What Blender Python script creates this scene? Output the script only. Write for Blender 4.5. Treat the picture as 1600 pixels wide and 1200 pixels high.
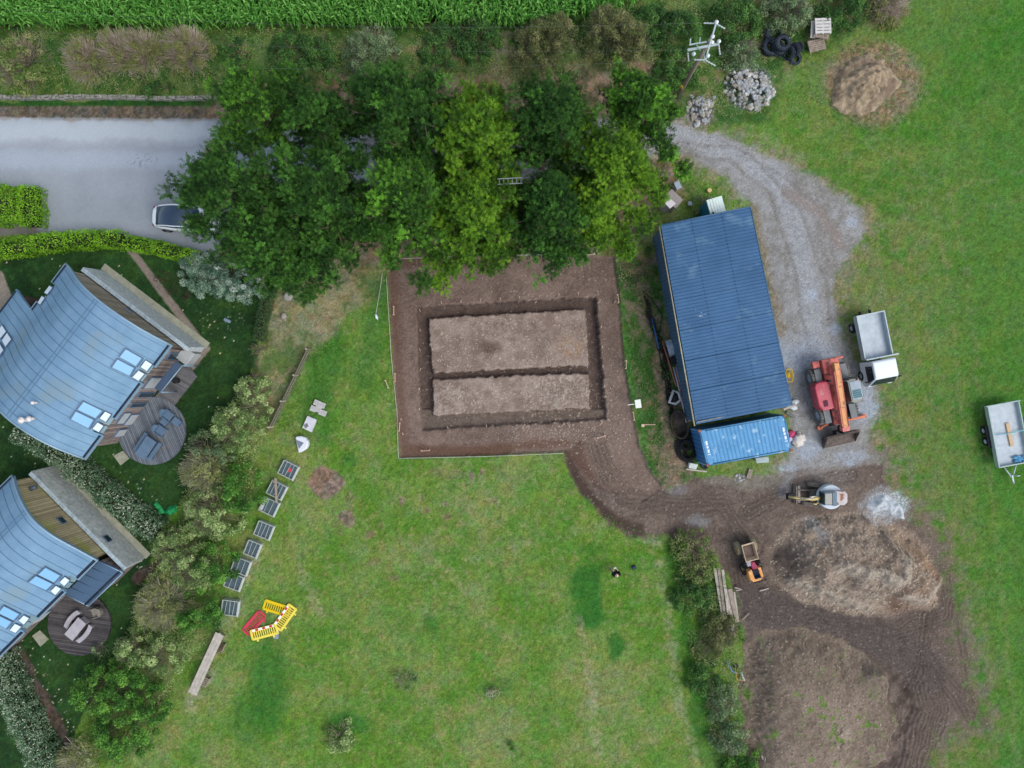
import bpy, bmesh, math, random
import numpy as np
from mathutils import Vector, Matrix
R = math.radians
PI = math.pi
scene = bpy.context.scene
for o in list(bpy.data.objects): bpy.data.objects.remove(o)
col = scene.collection

# ------------------------------------------------------------------ camera, sky, sun
HC = 50.0          # drone height
KP = 22.18         # photo pixels per metre on the ground
cam_d = bpy.data.cameras.new("drone_camera")
cam_d.sensor_width = 36.0
cam_d.lens = KP * HC / 1600.0 * 36.0
cam_d.clip_start = 1.0
cam_d.clip_end = 2000.0
cam = bpy.data.objects.new("drone_camera", cam_d)
cam.location = (0, 0, HC)
cam.rotation_euler = (0, 0, 0)
col.objects.link(cam)
scene.camera = cam
SUN_EL, SUN_AZ = R(54), R(118)      # azimuth clockwise from +Y
w = bpy.data.worlds.new("World"); scene.world = w; w.use_nodes = True
nt = w.node_tree; bg = nt.nodes["Background"]
sky = nt.nodes.new("ShaderNodeTexSky"); sky.sky_type = 'NISHITA'; sky.sun_disc = False
sky.sun_elevation = SUN_EL; sky.sun_rotation = SUN_AZ
sky.air_density = 1.0; sky.dust_density = 2.5; sky.ozone_density = 1.0
hs = nt.nodes.new('ShaderNodeHueSaturation'); hs.inputs['Saturation'].default_value = 0.62     # thin overcast greys the blue
nt.links.new(sky.outputs[0], hs.inputs['Color']); nt.links.new(hs.outputs[0], bg.inputs[0]); bg.inputs[1].default_value = 0.15
sd = bpy.data.lights.new("sun", 'SUN'); sd.energy = 0.82; sd.angle = R(36); sd.color = (1.0, 0.95, 0.88)
sun = bpy.data.objects.new("sun", sd); col.objects.link(sun)
dv = Vector((math.sin(SUN_AZ) * math.cos(SUN_EL), math.cos(SUN_AZ) * math.cos(SUN_EL), math.sin(SUN_EL)))
sun.rotation_euler = dv.to_track_quat('Z', 'Y').to_euler(); sun.location = dv * 80
scene.view_settings.view_transform = 'Standard'; scene.view_settings.look = 'None'
scene.view_settings.exposure = 0.47; scene.view_settings.gamma = 1.0
try: scene.view_settings.use_curve_mapping = False
except Exception: pass
scene.render.engine = 'CYCLES'

# ------------------------------------------------------------------ helpers
GAIN = 1.0
def lin1(v):
    v = v / 255.0
    return (v / 12.92 if v <= 0.04045 else ((v + 0.055) / 1.055) ** 2.4)
def S(r, g, b, k=1.0): return tuple(lin1(v) * k * GAIN for v in (r, g, b))
def W(px, py, z=0.0):
    s = (1 - z / HC) / KP
    return Vector(((px - 800) * s, (600 - py) * s, z))
def W0(px, py, zseen=0.0, z=0.0):
    p = W(px, py, zseen); p.z = z; return p
def rotdir(dx, dy):      # photo direction -> world angle
    return math.atan2(-dy, dx)

MATS = {}
def mat(name, c, rough=0.7, metal=0.0, var=0.15, scale=3.0, bump=0.0, c2=None, detail=6, spec=0.3, bscale=None, wear=None, transl=0.0, leafy=False, coat=0.0, pattern=None):
    if name in MATS: return MATS[name]
    m = bpy.data.materials.new(name); m.use_nodes = True
    t = m.node_tree; b = t.nodes["Principled BSDF"]
    b.inputs['Roughness'].default_value = rough; b.inputs['Metallic'].default_value = metal
    b.inputs['Specular IOR Level'].default_value = spec
    if coat: b.inputs['Coat Weight'].default_value = coat
    tc = t.nodes.new("ShaderNodeTexCoord")
    n = t.nodes.new("ShaderNodeTexNoise"); n.inputs['Scale'].default_value = scale; n.inputs['Detail'].default_value = detail
    n.inputs['Roughness'].default_value = 0.65
    t.links.new(tc.outputs['Object'], n.inputs['Vector'])
    r = t.nodes.new("ShaderNodeValToRGB")
    ca = c2 if c2 else tuple(v * (1 - var) for v in c); cb = c if c2 else tuple(min(1, v * (1 + var)) for v in c)
    r.color_ramp.elements[0].position = 0.33; r.color_ramp.elements[1].position = 0.67
    r.color_ramp.elements[0].color = (*ca, 1); r.color_ramp.elements[1].color = (*cb, 1)
    t.links.new(n.outputs['Fac'], r.inputs['Fac'])
    out = r.outputs['Color']
    if leafy:
        at = t.nodes.new("ShaderNodeAttribute"); at.attribute_name = 'leafvar'
        rr = t.nodes.new("ShaderNodeValToRGB"); e = rr.color_ramp.elements
        e[0].position = 0; e[1].position = 1
        for k, cc in enumerate(leafy):
            if k < 1: e[0].color = (*cc, 1)
            elif k == len(leafy) - 1: e[len(e) - 1].color = (*cc, 1)
            else:
                q = e.new(k / (len(leafy) - 1)); q.color = (*cc, 1)
        t.links.new(at.outputs['Fac'], rr.inputs['Fac']); out = rr.outputs['Color']
    if wear:
        n2 = t.nodes.new("ShaderNodeTexNoise"); n2.inputs['Scale'].default_value = wear[1]; n2.inputs['Detail'].default_value = 8
        t.links.new(tc.outputs['Object'], n2.inputs['Vector'])
        r2 = t.nodes.new("ShaderNodeValToRGB"); r2.color_ramp.elements[0].position = wear[2]; r2.color_ramp.elements[1].position = wear[2] + 0.08
        r2.color_ramp.elements[0].color = (0, 0, 0, 1); r2.color_ramp.elements[1].color = (1, 1, 1, 1)
        t.links.new(n2.outputs['Fac'], r2.inputs['Fac'])
        mx = t.nodes.new("ShaderNodeMixRGB"); mx.inputs[2].default_value = (*wear[0], 1)
        t.links.new(r2.outputs['Color'], mx.inputs[0]); t.links.new(out, mx.inputs[1]); out = mx.outputs[0]
    t.links.new(out, b.inputs['Base Color'])
    if bump:
        bn = t.nodes.new("ShaderNodeTexNoise"); bn.inputs['Scale'].default_value = bscale or scale * 6; bn.inputs['Detail'].default_value = 4
        t.links.new(tc.outputs['Object'], bn.inputs['Vector'])
        bp = t.nodes.new("ShaderNodeBump"); bp.inputs['Strength'].default_value = bump; bp.inputs['Distance'].default_value = 0.05
        t.links.new(bn.outputs['Fac'], bp.inputs['Height']); t.links.new(bp.outputs['Normal'], b.inputs['Normal'])
    if transl:
        tr = t.nodes.new("ShaderNodeBsdfTranslucent"); t.links.new(out, tr.inputs['Color'])
        ms = t.nodes.new("ShaderNodeMixShader"); ms.inputs[0].default_value = transl
        t.links.new(b.outputs[0], ms.inputs[1]); t.links.new(tr.outputs[0], ms.inputs[2])
        t.links.new(ms.outputs[0], t.nodes['Material Output'].inputs['Surface'])
    MATS[name] = m
    return m

def tag(o, label=None, cat=None, group=None, kind=None):
    if label: o['label'] = label
    if cat: o['category'] = cat
    if group: o['group'] = group
    if kind: o['kind'] = kind
    return o
def empty(name, loc=(0, 0, 0), rz=0.0, label=None, cat=None, group=None):
    o = bpy.data.objects.new(name, None); col.objects.link(o); o.empty_display_size = 0.3
    o.location = loc; o.rotation_euler = (0, 0, rz); tag(o, label, cat, group); return o
def copy_tree(o, parent=None):
    c = o.copy(); col.objects.link(c); c.parent = parent
    for ch in list(o.children): copy_tree(ch, c)
    return c

class MB:
    def __init__(s): s.v = []; s.f = []; s.sm = []
    def add(s, vs, fs, smooth=False, M=None):
        b = len(s.v)
        for p in vs:
            p = Vector(p); s.v.append(tuple(M @ p if M else p))
        for f in fs: s.f.append(tuple(i + b for i in f)); s.sm.append(smooth)
        return s
    def box(s, c, d, rz=0.0, M=None, ry=0.0, rx=0.0):
        x, y, z = (q / 2 for q in d)
        vs = [(-x, -y, -z), (x, -y, -z), (x, y, -z), (-x, y, -z), (-x, -y, z), (x, -y, z), (x, y, z), (-x, y, z)]
        T = Matrix.Translation(c) @ Matrix.Rotation(rz, 4, 'Z') @ Matrix.Rotation(ry, 4, 'Y') @ Matrix.Rotation(rx, 4, 'X')
        if M: T = M @ T
        return s.add(vs, [(0, 3, 2, 1), (4, 5, 6, 7), (0, 1, 5, 4), (1, 2, 6, 5), (2, 3, 7, 6), (3, 0, 4, 7)], M=T)
    def prism(s, poly, z0, z1, M=None, top=1.0):
        n = len(poly); cx = sum(p[0] for p in poly) / n; cy = sum(p[1] for p in poly) / n
        area = sum(poly[i][0] * poly[(i + 1) % n][1] - poly[(i + 1) % n][0] * poly[i][1] for i in range(n))
        if area < 0: poly = list(poly)[::-1]
        vs = [(p[0], p[1], z0) for p in poly] + [(cx + (p[0] - cx) * top, cy + (p[1] - cy) * top, z1) for p in poly]
        fs = [tuple(range(n))[::-1], tuple(range(n, 2 * n))] + [(i, (i + 1) % n, n + (i + 1) % n, n + i) for i in range(n)]
        return s.add(vs, fs, M=M)
    def xprism(s, prof, y0, y1, M=None):      # profile in x,z extruded along y
        T = Matrix(((1, 0, 0, 0), (0, 0, -1, 0), (0, 1, 0, 0), (0, 0, 0, 1)))
        Q = (M @ T) if M else T
        return s.prism([(p[0], p[1]) for p in prof], -y1, -y0, M=Q)
    def cyl(s, p0, p1, r0, r1=None, n=10, caps=True, smooth=True):
        p0 = Vector(p0); p1 = Vector(p1); r1 = r0 if r1 is None else r1
        d = p1 - p0
        if d.length < 1e-6: return s
        q = d.to_track_quat('Z', 'Y')
        vs = []
        for p, r in ((p0, r0), (p1, r1)):
            for i in range(n):
                a = 2 * PI * i / n; vs.append(p + q @ Vector((r * math.cos(a), r * math.sin(a), 0)))
        b = len(s.v); s.v += [tuple(x) for x in vs]
        for i in range(n): s.f.append((b + i, b + (i + 1) % n, b + n + (i + 1) % n, b + n + i)); s.sm.append(smooth)
        if caps:
            s.f.append(tuple(b + i for i in range(n))[::-1]); s.sm.append(False)
            s.f.append(tuple(b + n + i for i in range(n))); s.sm.append(False)
        return s
    def tube(s, pts, r, n=8, closed=False):
        m = len(pts); pts = [Vector(p) for p in pts]; b = len(s.v)
        rr = r if isinstance(r, (list, tuple)) else [r] * m
        for i, p in enumerate(pts):
            a = pts[(i - 1) % m] if (closed or i > 0) else p; c = pts[(i + 1) % m] if (closed or i < m - 1) else p
            d = (c - a).normalized() if (c - a).length > 1e-9 else Vector((0, 0, 1))
            up = Vector((0, 0, 1)) if abs(d.z) < 0.9 else Vector((1, 0, 0))
            x = d.cross(up).normalized(); y = x.cross(d)
            for k in range(n):
                t = 2 * PI * k / n; s.v.append(tuple(p + (x * math.cos(t) + y * math.sin(t)) * rr[i]))
        for i in range(m if closed else m - 1):
            j = (i + 1) % m
            for k in range(n):
                s.f.append((b + i * n + k, b + i * n + (k + 1) % n, b + j * n + (k + 1) % n, b + j * n + k)); s.sm.append(True)
        if not closed:
            s.f.append(tuple(b + k for k in range(n))[::-1]); s.sm.append(False)
            s.f.append(tuple(b + (m - 1) * n + k for k in range(n))); s.sm.append(False)
        return s
    def lathe(s, prof, n=20, M=None, closed=False, smooth=True):   # prof: (r,z)
        b = len(s.v); m = len(prof)
        for r, z in prof:
            for k in range(n):
                a = 2 * PI * k / n; p = Vector((r * math.cos(a), r * math.sin(a), z)); s.v.append(tuple(M @ p if M else p))
        for i in range(m if closed else m - 1):
            j = (i + 1) % m
            for k in range(n): s.f.append((b + i * n + k, b + i * n + (k + 1) % n, b + j * n + (k + 1) % n, b + j * n + k)); s.sm.append(smooth)
        if not closed:
            if prof[0][0] > 1e-4: s.f.append(tuple(b + k for k in range(n))[::-1]); s.sm.append(False)
            if prof[-1][0] > 1e-4: s.f.append(tuple(b + (m - 1) * n + k for k in range(n))); s.sm.append(False)
        return s
    def ball(s, c, r, sx=1, sy=1, sz=1, n=12, m=8, M=None):
        T = Matrix.Translation(c) @ Matrix.Diagonal((sx, sy, sz, 1))
        if M: T = M @ T
        prof = [(max(1e-4, r * math.sin(PI * i / m)), -r * math.cos(PI * i / m)) for i in range(m + 1)]
        return s.lathe(prof, n, T)
    def build(s, name, m, parent=None, bevel=0, loc=None, rz=None, sub=0, seg=2):
        me = bpy.data.meshes.new(name); me.from_pydata(s.v, [], s.f); me.update()
        me.polygons.foreach_set('use_smooth', s.sm); me.materials.append(m)
        o = bpy.data.objects.new(name, me); col.objects.link(o)
        if parent is not None: o.parent = parent
        if loc is not None: o.location = loc
        if rz is not None: o.rotation_euler = (0, 0, rz)
        if bevel:
            b = o.modifiers.new("bevel", 'BEVEL'); b.width = bevel; b.segments = seg; b.limit_method = 'ANGLE'; b.angle_limit = R(40)
        if sub:
            b = o.modifiers.new("sub", 'SUBSURF'); b.levels = sub; b.render_levels = sub
        return o

def np_mesh(name, V, F, m, parent=None, attrs=None, smooth=False, nvert=4, cattr=None):
    me = bpy.data.meshes.new(name)
    V = np.ascontiguousarray(V, dtype=np.float32); F = np.ascontiguousarray(F, dtype=np.int32)
    me.vertices.add(len(V)); me.vertices.foreach_set('co', V.ravel())
    me.loops.add(F.size); me.loops.foreach_set('vertex_index', F.ravel())
    me.polygons.add(len(F)); me.polygons.foreach_set('loop_start', np.arange(0, F.size, nvert, dtype=np.int32))
    try: me.polygons.foreach_set('loop_total', np.full(len(F), nvert, dtype=np.int32))
    except Exception: pass
    me.polygons.foreach_set('use_smooth', np.full(len(F), smooth, dtype=bool))
    me.update(calc_edges=True)
    if attrs:
        for k, (dom, arr) in attrs.items():
            a = me.attributes.new(k, 'FLOAT', dom); a.data.foreach_set('value', np.ascontiguousarray(arr, dtype=np.float32))
    if cattr is not None:
        a = me.attributes.new('albedo', 'FLOAT_COLOR', 'POINT')
        c4 = np.ones((len(V), 4), dtype=np.float32); c4[:, :cattr.shape[1]] = cattr; a.data.foreach_set('color', c4.ravel())
    me.materials.append(m)
    o = bpy.data.objects.new(name, me); col.objects.link(o)
    if parent is not None: o.parent = parent
    return o

# ------------------------------------------------------------------ ground (one sheet, cut into regions that meet edge to edge)
_rs = np.random.RandomState(7)
def vnoise(x, y, sc, seed):
    rs = np.random.RandomState(seed); N = 256; g = rs.rand(N, N).astype(np.float32)
    u = x / sc + 1000.37; v = y / sc + 1000.71
    i = np.floor(u).astype(int); j = np.floor(v).astype(int); fu = u - i; fv = v - j
    fu = fu * fu * (3 - 2 * fu); fv = fv * fv * (3 - 2 * fv)
    i0 = i % N; i1 = (i + 1) % N; j0 = j % N; j1 = (j + 1) % N
    return (g[j0, i0] * (1 - fu) + g[j0, i1] * fu) * (1 - fv) + (g[j1, i0] * (1 - fu) + g[j1, i1] * fu) * fv
def fbm(x, y, sc, seed, oc=4, gain=0.55):
    s = 0; a = 1; t = 0
    for k in range(oc):
        s = s + a * vnoise(x, y, sc / (2 ** k), seed + k * 13); t += a; a *= gain
    return s / t
def sstep(a, b, x):
    t = np.clip((x - a) / (b - a), 0, 1); return t * t * (3 - 2 * t)
def seg_d(PX, PY, a, b):
    dx, dy = b[0] - a[0], b[1] - a[1]; L = dx * dx + dy * dy + 1e-9
    t = np.clip(((PX - a[0]) * dx + (PY - a[1]) * dy) / L, 0, 1)
    return np.hypot(PX - a[0] - t * dx, PY - a[1] - t * dy)
def pline(PX, PY, pts):
    d = None
    for a, b in zip(pts[:-1], pts[1:]):
        q = seg_d(PX, PY, a, b); d = q if d is None else np.minimum(d, q)
    return d
def psd(PX, PY, poly):   # + inside
    d = np.full(PX.shape, 1e9, dtype=np.float32); ins = np.zeros(PX.shape, bool); n = len(poly)
    for i in range(n):
        a = poly[i]; b = poly[(i + 1) % n]
        d = np.minimum(d, seg_d(PX, PY, a, b))
        if a[1] != b[1]:
            c = ((a[1] > PY) != (b[1] > PY)) & (PX < (b[0] - a[0]) * (PY - a[1]) / (b[1] - a[1]) + a[0]); ins ^= c
    return np.where(ins, d, -d)

GS = 0.08
gx = np.arange(-38.4, 38.4 + GS / 2, GS, dtype=np.float32); gy = np.arange(-29.2, 29.2 + GS / 2, GS, dtype=np.float32)
X, Y = np.meshgrid(gx, gy); PX = 800 + X * KP; PY = 600 - Y * KP
wx = (fbm(PX, PY, 30, 1) - .5) * 14; wy = (fbm(PX, PY, 30, 2) - .5) * 14      # domain warp in photo pixels
fx = (fbm(PX, PY, 7, 3, 2) - .5) * 6; fy = (fbm(PX, PY, 7, 4, 2) - .5) * 6
QX = PX + wx + fx; QY = PY + wy + fy
n1 = fbm(PX, PY, 160, 11); n2 = fbm(PX, PY, 45, 21); n3 = fbm(PX, PY, 12, 31, 3); n4 = _rs.rand(*X.shape).astype(np.float32); n5 = fbm(PX, PY, 4.5, 41, 2, 0.8)
def C(r, g, b): return np.array(S(r, g, b), dtype=np.float32)
A = np.zeros(X.shape + (3,), np.float32)
Z = np.zeros(X.shape, np.float32)
ROUGHV = np.zeros(X.shape, np.float32)       # 1 = grassy relief
def lay(m, c): 
    global A
    A = A * (1 - m[..., None]) + c * m[..., None]
def mixc(t, a, b): t = np.clip(t, 0, 1)[..., None]; return a * (1 - t) + b * t
def cst(x, c=0.5, k=3.0): return np.clip((x - c) * k + .5, 0, 1)
# grass base
lawn = mixc(cst(n2 * .6 + n1 * .4, .5, 3.5), C(79, 120, 40), C(104, 128, 63))
lawn = mixc(cst(n3, .56, 4) * .6, lawn, C(86, 121, 44))
dry = sstep(.52, .66, n1 * .45 + n2 * .25 + n3 * .3); lawn = mixc(dry * .5, lawn, C(128, 130, 88)); lawn = mixc(sstep(.55, .75, vnoise(PX, PY, 5, 611) * .6 + n3 * .4) * .45, lawn, C(126, 130, 84))
right = sstep(1330, 1590, PX + (n1 - .5) * 260)
field = mixc(cst(n2 * .5 + n1 * .5, .46, 4), C(68, 112, 36), C(98, 120, 58)); field = mixc(sstep(.5, .7, vnoise(PX, PY, 6, 612) * .5 + n3 * .5) * .4, field, C(112, 122, 76))
field = mixc(right * .55, field, C(50, 108, 32))
for pl_ in ([(1440, 250), (1480, 420), (1500, 620), (1530, 900), (1560, 1200)], [(1470, 250), (1510, 420), (1532, 620), (1562, 900), (1590, 1200)], [(1340, 420), (1420, 330), (1500, 290), (1600, 270)], [(1360, 480), (1440, 380), (1520, 330), (1600, 310)]):
    field = mixc(sstep(7, 1, pline(QX, QY, pl_)) * .3 * cst(n3, .4, 4), field, C(116, 124, 80))
ridge = sstep(1180, 1300, PX)
A = lawn * (1 - ridge[..., None]) + field * ridge[..., None]
low = sstep(1340, 1250, np.abs(PX - 1420) + 1200)*0
dryf = sstep(150, 20, np.abs(PX - (1370 + (PY - 400) * .1)) + (n2 - .5) * 160) * sstep(230, 420, PY); lay(dryf * .6 * cst(n3, .42, 3), C(112, 116, 76))
ROUGHV[:] = 1.0
# lush dark patches on the lawn; above the lone bush, its painted shade
for (cx, cy, rx, ry, a) in ((917, 915, 26, 36, .9), (920, 960, 24, 24, .9), (962, 1012, 14, 22, .85), (925, 860, 14, 10, .6), (420, 1060, 30, 70, .75), (400, 1120, 40, 40, .6), (545, 722, 10, 16, .5), (508, 560, 30, 60, .6), (495, 640, 25, 60, .55), (545, 1128, 34, 18, .7), (780, 1072, 26, 14, .5), (620, 985, 22, 12, .3), (675, 975, 12, 14, .6), (1090, 1110, 14, 60, .7), (1073, 1000, 10, 60, .6), (1050, 880, 14, 40, .6), (1110, 1180, 16, 40, .6)):
    d = np.hypot((QX - cx) / rx, (QY - cy) / ry); lay(sstep(1.35, .6, d) * min(1, a * 1.05), mixc(n3, C(42, 96, 34), C(56, 108, 38)))
# grey dry streaks
for pl, wd, a in (([(905, 970), (925, 1080), (935, 1180)], 12, .45), ([(1030, 880), (1045, 960), (1060, 1100), (1090, 1180)], 12, .35), ([(400, 850), (350, 980), (300, 1100)], 22, .45), ([(470, 890), (500, 960)], 16, .4), ([(690, 880), (760, 960)], 10, .3), ([(905, 720), (960, 800), (1030, 850)], 14, .5), ([(720, 880), (1000, 800)], 9, .2)):
    d = pline(QX, QY, pl); lay(sstep(wd, wd * .2, d) * a * cst(n3 * .6 + n5 * .4, .45, 4), C(146, 143, 118))
# brown patches on lawn
for (cx, cy, rx, ry, a) in ((509, 752, 27, 21, .97), (508, 770, 12, 10, .8), (540, 808, 13, 13, .8), (578, 838, 8, 7, .6), (545, 780, 8, 14, .4), (628, 782, 4, 8, .7), (656, 780, 4, 10, .6), (670, 798, 5, 5, .8), (699, 786, 4, 5, .7), (699, 807, 7, 6, .6), (735, 744, 6, 12, .7), (753, 737, 4, 6, .7), (773, 780, 8, 6, .4), (612, 905, 12, 6, .4), (582, 880, 9, 6, .4), (545, 812, 10, 12, .6), (700, 740, 40, 8, .25), (822, 640, 5, 5, 0)):
    d = np.hypot((QX - cx) / rx, (QY - cy) / ry); lay(sstep(1.15, .85, d) * a, mixc(n5, C(98, 82, 70), C(140, 120, 106)))
# gardens (left): darker lawn
gard = [(-80, 380), (0, 395), (190, 378), (300, 402), (418, 430), (420, 470), (400, 590), (370, 640), (330, 720), (250, 830), (200, 1000), (90, 1190), (60, 1290), (-80, 1290)]
m = sstep(-3, 3, psd(QX, QY, gard)); lay(m, mixc(cst(n2, .5, 4), C(32, 60, 28), C(44, 74, 34))); lay(m * sstep(.6, .75, n3) * .3, C(60, 100, 45))
n7b = np.random.RandomState(77).rand(*X.shape)
# daisies and petals near white flowered hedges
for pl in (([(60, 700), (200, 850), (225, 880)]), ([(20, 1010), (90, 1140)]), ([(130, 730), (230, 790)]), ([(330, 500), (400, 470)])):
    d = pline(PX, PY, pl); q = sstep(34, 8, d) * (n4 > .955); lay(q * (.4 if pl[0][0] > 300 else .8) * (n7b > .5), C(180, 186, 160))
q = m * (n4 > .9985); lay(q, C(190, 195, 165))
# soil bed by second garden
for pl, wd in (([(20, 1010), (50, 1060), (95, 1140), (110, 1200)], 12), ([(250, 880), (215, 905)], 10)):
    lay(sstep(wd, wd * .5, pline(QX, QY, pl)), mixc(n5, C(58, 52, 46), C(96, 84, 76)))
# brown rough strip between garden and lawn
rgh = [(420, 440), (560, 425), (600, 430), (590, 470), (540, 490), (500, 545), (480, 560), (425, 665), (380, 640), (398, 590)]
m = sstep(-10, 10, psd(QX, QY, rgh)); lay(m * .85, mixc(cst(n2 * .5 + n3 * .5, .5, 5), C(88, 106, 62), C(132, 126, 98)))
lay(sstep(9, 1, pline(QX, QY, [(478, 552), (450, 600), (418, 672)])) * .6, C(70, 64, 50))  # dark soil strip left of the picket fence, with the fence's shadow painted in
lay(sstep(1.2, .5, np.hypot((QX - 500) / 40, (QY - 490) / 40)) * .5, C(142, 134, 106))
lay(sstep(24, 4, pline(QX, QY, [(600, 440), (585, 520), (570, 600)])) * .5, C(60, 104, 48))
# bank along the top
bank = [(-80, 30), (960, 20), (1020, -60), (1420, -60), (1420, 20), (1240, 90), (1200, 190), (1060, 200), (1040, 170), (370, 168), (-80, 168)]
m = sstep(-8, 8, psd(QX, QY, bank)); ROUGHV = np.maximum(ROUGHV, m)
lay(m, mixc(cst(n2 * .5 + n3 * .5, .5, 6), C(58, 92, 40), C(96, 116, 62))); lay(m * sstep(.58, .7, n3 * .5 + n1 * .5) * .7, C(122, 110, 90))
lay(sstep(50, 20, np.hypot(QX - 1000, (QY - 118) * 1.6)) * .9, C(128, 108, 92))
lay(sstep(-4, 4, psd(QX, QY, [(-80, -60), (985, -60), (900, 14), (800, 34), (-80, 40)])), C(56, 48, 36))
lay(sstep(1.25, .85, np.hypot((QX - 1364) / 72, (QY - 128) / 62)) * .9, mixc(n5, C(104, 88, 72), C(146, 128, 106)))
lay(sstep(13, 6, np.abs(QY - 56)) * (PX < 700) * .85, mixc(cst(n3, .5, 4), C(76, 112, 42), C(108, 130, 66)))
for (cx_, cy_, rx_, ry_) in ((1170, 138, 38, 36), (1094, 173, 20, 22)): lay(sstep(1.15, .8, np.hypot((QX - cx_) / rx_, (QY - cy_) / ry_)) * .95, mixc(n4, C(70, 72, 72), C(150, 152, 150)))
# verge: dark grass, leaf litter beside the road
lay(sstep(9, 5, np.abs(QY - 163)) * (PX < 420), mixc(n3, C(28, 62, 24), C(48, 92, 36)))
lay(sstep(13, 9, np.abs(PY - 177)) * (PX < 420), mixc(n5, C(72, 70, 58), C(108, 98, 86)))
# litter below the pines
lit = [(330, 150), (560, 120), (700, 130), (940, 105), (1060, 150), (1075, 300), (1030, 330), (980, 400), (600, 415), (480, 450), (430, 430), (300, 380)]
m = sstep(-20, 20, psd(QX, QY, lit)); lay(m * .92, mixc(cst(n3 * .5 + n2 * .5, .5, 5), C(84, 76, 58), C(138, 118, 100))); lay(m * sstep(.56, .66, n2) * .6, C(70, 98, 50))
# strip between plot and shed
st = [(960, 400), (1030, 400), (1060, 600), (1090, 745), (1040, 768), (1010, 735), (985, 640), (968, 480)]
m = sstep(-4, 4, psd(QX, QY, st)); lay(m, mixc(cst(n3 * .5 + n2 * .5, .5, 6), C(58, 92, 40), C(120, 108, 88)))
lay(sstep(14, 8, pline(QX, QY, [(1030, 560), (1045, 640), (1052, 700), (1055, 752)])) * .85, mixc(n5, C(104, 90, 74), C(150, 132, 114)))
lay(sstep(14, 8, pline(QX, QY, [(1000, 420), (1010, 470), (1030, 540)])) * .8, mixc(n5, C(74, 66, 52), C(120, 110, 88)))
lay(sstep(10, 4, pline(QX, QY, [(972, 480), (985, 560), (993, 640), (1008, 700), (1022, 745)])) * .85, mixc(n5, C(44, 92, 34), C(76, 118, 52)))
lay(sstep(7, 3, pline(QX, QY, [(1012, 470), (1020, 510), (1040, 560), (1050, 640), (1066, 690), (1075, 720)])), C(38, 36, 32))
HOLES = {}
# gravel track
trk = [(1000, 190), (1050, 194), (1120, 208), (1200, 243), (1290, 292), (1345, 330), (1352, 362), (1316, 410), (1300, 455), (1312, 520), (1335, 565), (1362, 600), (1358, 700), (1385, 735), (1330, 760), (1230, 745), (1236, 650), (1222, 560), (1195, 400), (1172, 318), (1135, 275), (1075, 245), (1000, 240), (900, 280), (560, 290), (560, 200), (900, 190)]
s_trk = psd(QX, QY, trk); m_trk = sstep(-7, 7, s_trk); 
gcol = mixc(cst(n2 * .4 + n3 * .6, .5, 4), C(124, 122, 118), C(144, 146, 146)); gcol = mixc((n5 - .4) * .8, gcol, C(166, 165, 160))
lay(sstep(-34, 0, s_trk + (n2 - .5) * 40) * .7 * cst(n3, .42, 4) * (PX > 1000), C(132, 122, 108)); lay(m_trk, gcol)
lay(sstep(26, 5, pline(QX, QY, [(1060, 210), (1150, 245), (1210, 280), (1240, 340), (1255, 420), (1270, 520)])) * .6, mixc(n5, C(138, 144, 150), C(168, 172, 176)))
lay(sstep(14, 4, pline(QX, QY, [(1175, 330), (1190, 400), (1220, 520)])) * .7, mixc(n5, C(104, 94, 76), C(146, 134, 114)))
lay(sstep(16, 4, pline(QX, QY, [(1230, 300), (1290, 340), (1310, 380)])) * .7, C(134, 124, 118))
for k, pl in enumerate(([(1060, 222), (1150, 232), (1230, 282), (1290, 330)], [(1060, 240), (1140, 252), (1200, 300), (1240, 420), (1260, 540)], [(1190, 262), (1250, 330), (1290, 440), (1300, 540)])):
    d = pline(PX + wx * .4, PY + wy * .4, pl); lay(sstep(5, 1, d) * .4, C(112, 108, 102)); Z -= sstep(7, 0, d) * .03
for (cx, cy, r) in ((1330, 348, 11), (1305, 517, 11), (1266, 462, 10), (1240, 560, 34), (1280, 560, 34), (1350, 640, 26), (1260, 700, 24), (1330, 720, 26), (1350, 610, 20), (1230, 740, 22)):
    lay(sstep(1.2, .3, np.hypot(QX - cx, QY - cy) / r + (n3 - .5)) * .75, mixc(n5, C(142, 152, 164), C(168, 178, 190)))
# tarmac
tar = [(-80, 183), (370, 186), (560, 196), (590, 330), (440, 340), (330, 400), (190, 374), (60, 364), (-80, 372), (-80, 352), (56, 350), (57, 292), (-80, 292)]
s_tar = psd(PX + fx * .5, PY + fy * .5, tar); m_tar = sstep(-1.2, 1.2, s_tar)
tcol = mixc(cst(n1 * .6 + n2 * .4, .5, 3), C(134, 143, 151), C(152, 161, 169)); tcol = mixc(n5 * .35, tcol, C(158, 164, 172))
lay(m_tar, tcol); lay(m_tar * sstep(30, 6, np.abs(QY - 208)) * .7, C(180, 190, 198)); lay(m_tar * sstep(22, 4, np.abs(QY - 250)) * .55, C(166, 178, 192))
lay(m_tar * sstep(12, 3, np.abs(QY - 225)) * .3, C(134, 140, 150))
lay(m_tar * sstep(1.2, .5, np.hypot((QX - 225) / 26, (QY - 250) / 14)) * (n5 > .66) * .4, C(96, 96, 98))
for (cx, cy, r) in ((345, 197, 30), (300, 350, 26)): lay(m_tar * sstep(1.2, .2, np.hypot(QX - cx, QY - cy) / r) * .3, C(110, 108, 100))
lay(m_tar * sstep(6, 1, s_tar) * .6 * (PX > 60), C(112, 112, 108))
lay(m_tar * sstep(3.5, 1, np.abs(QY - 187)) * cst(n3, .45, 6) * .5, C(138, 124, 102))
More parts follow.
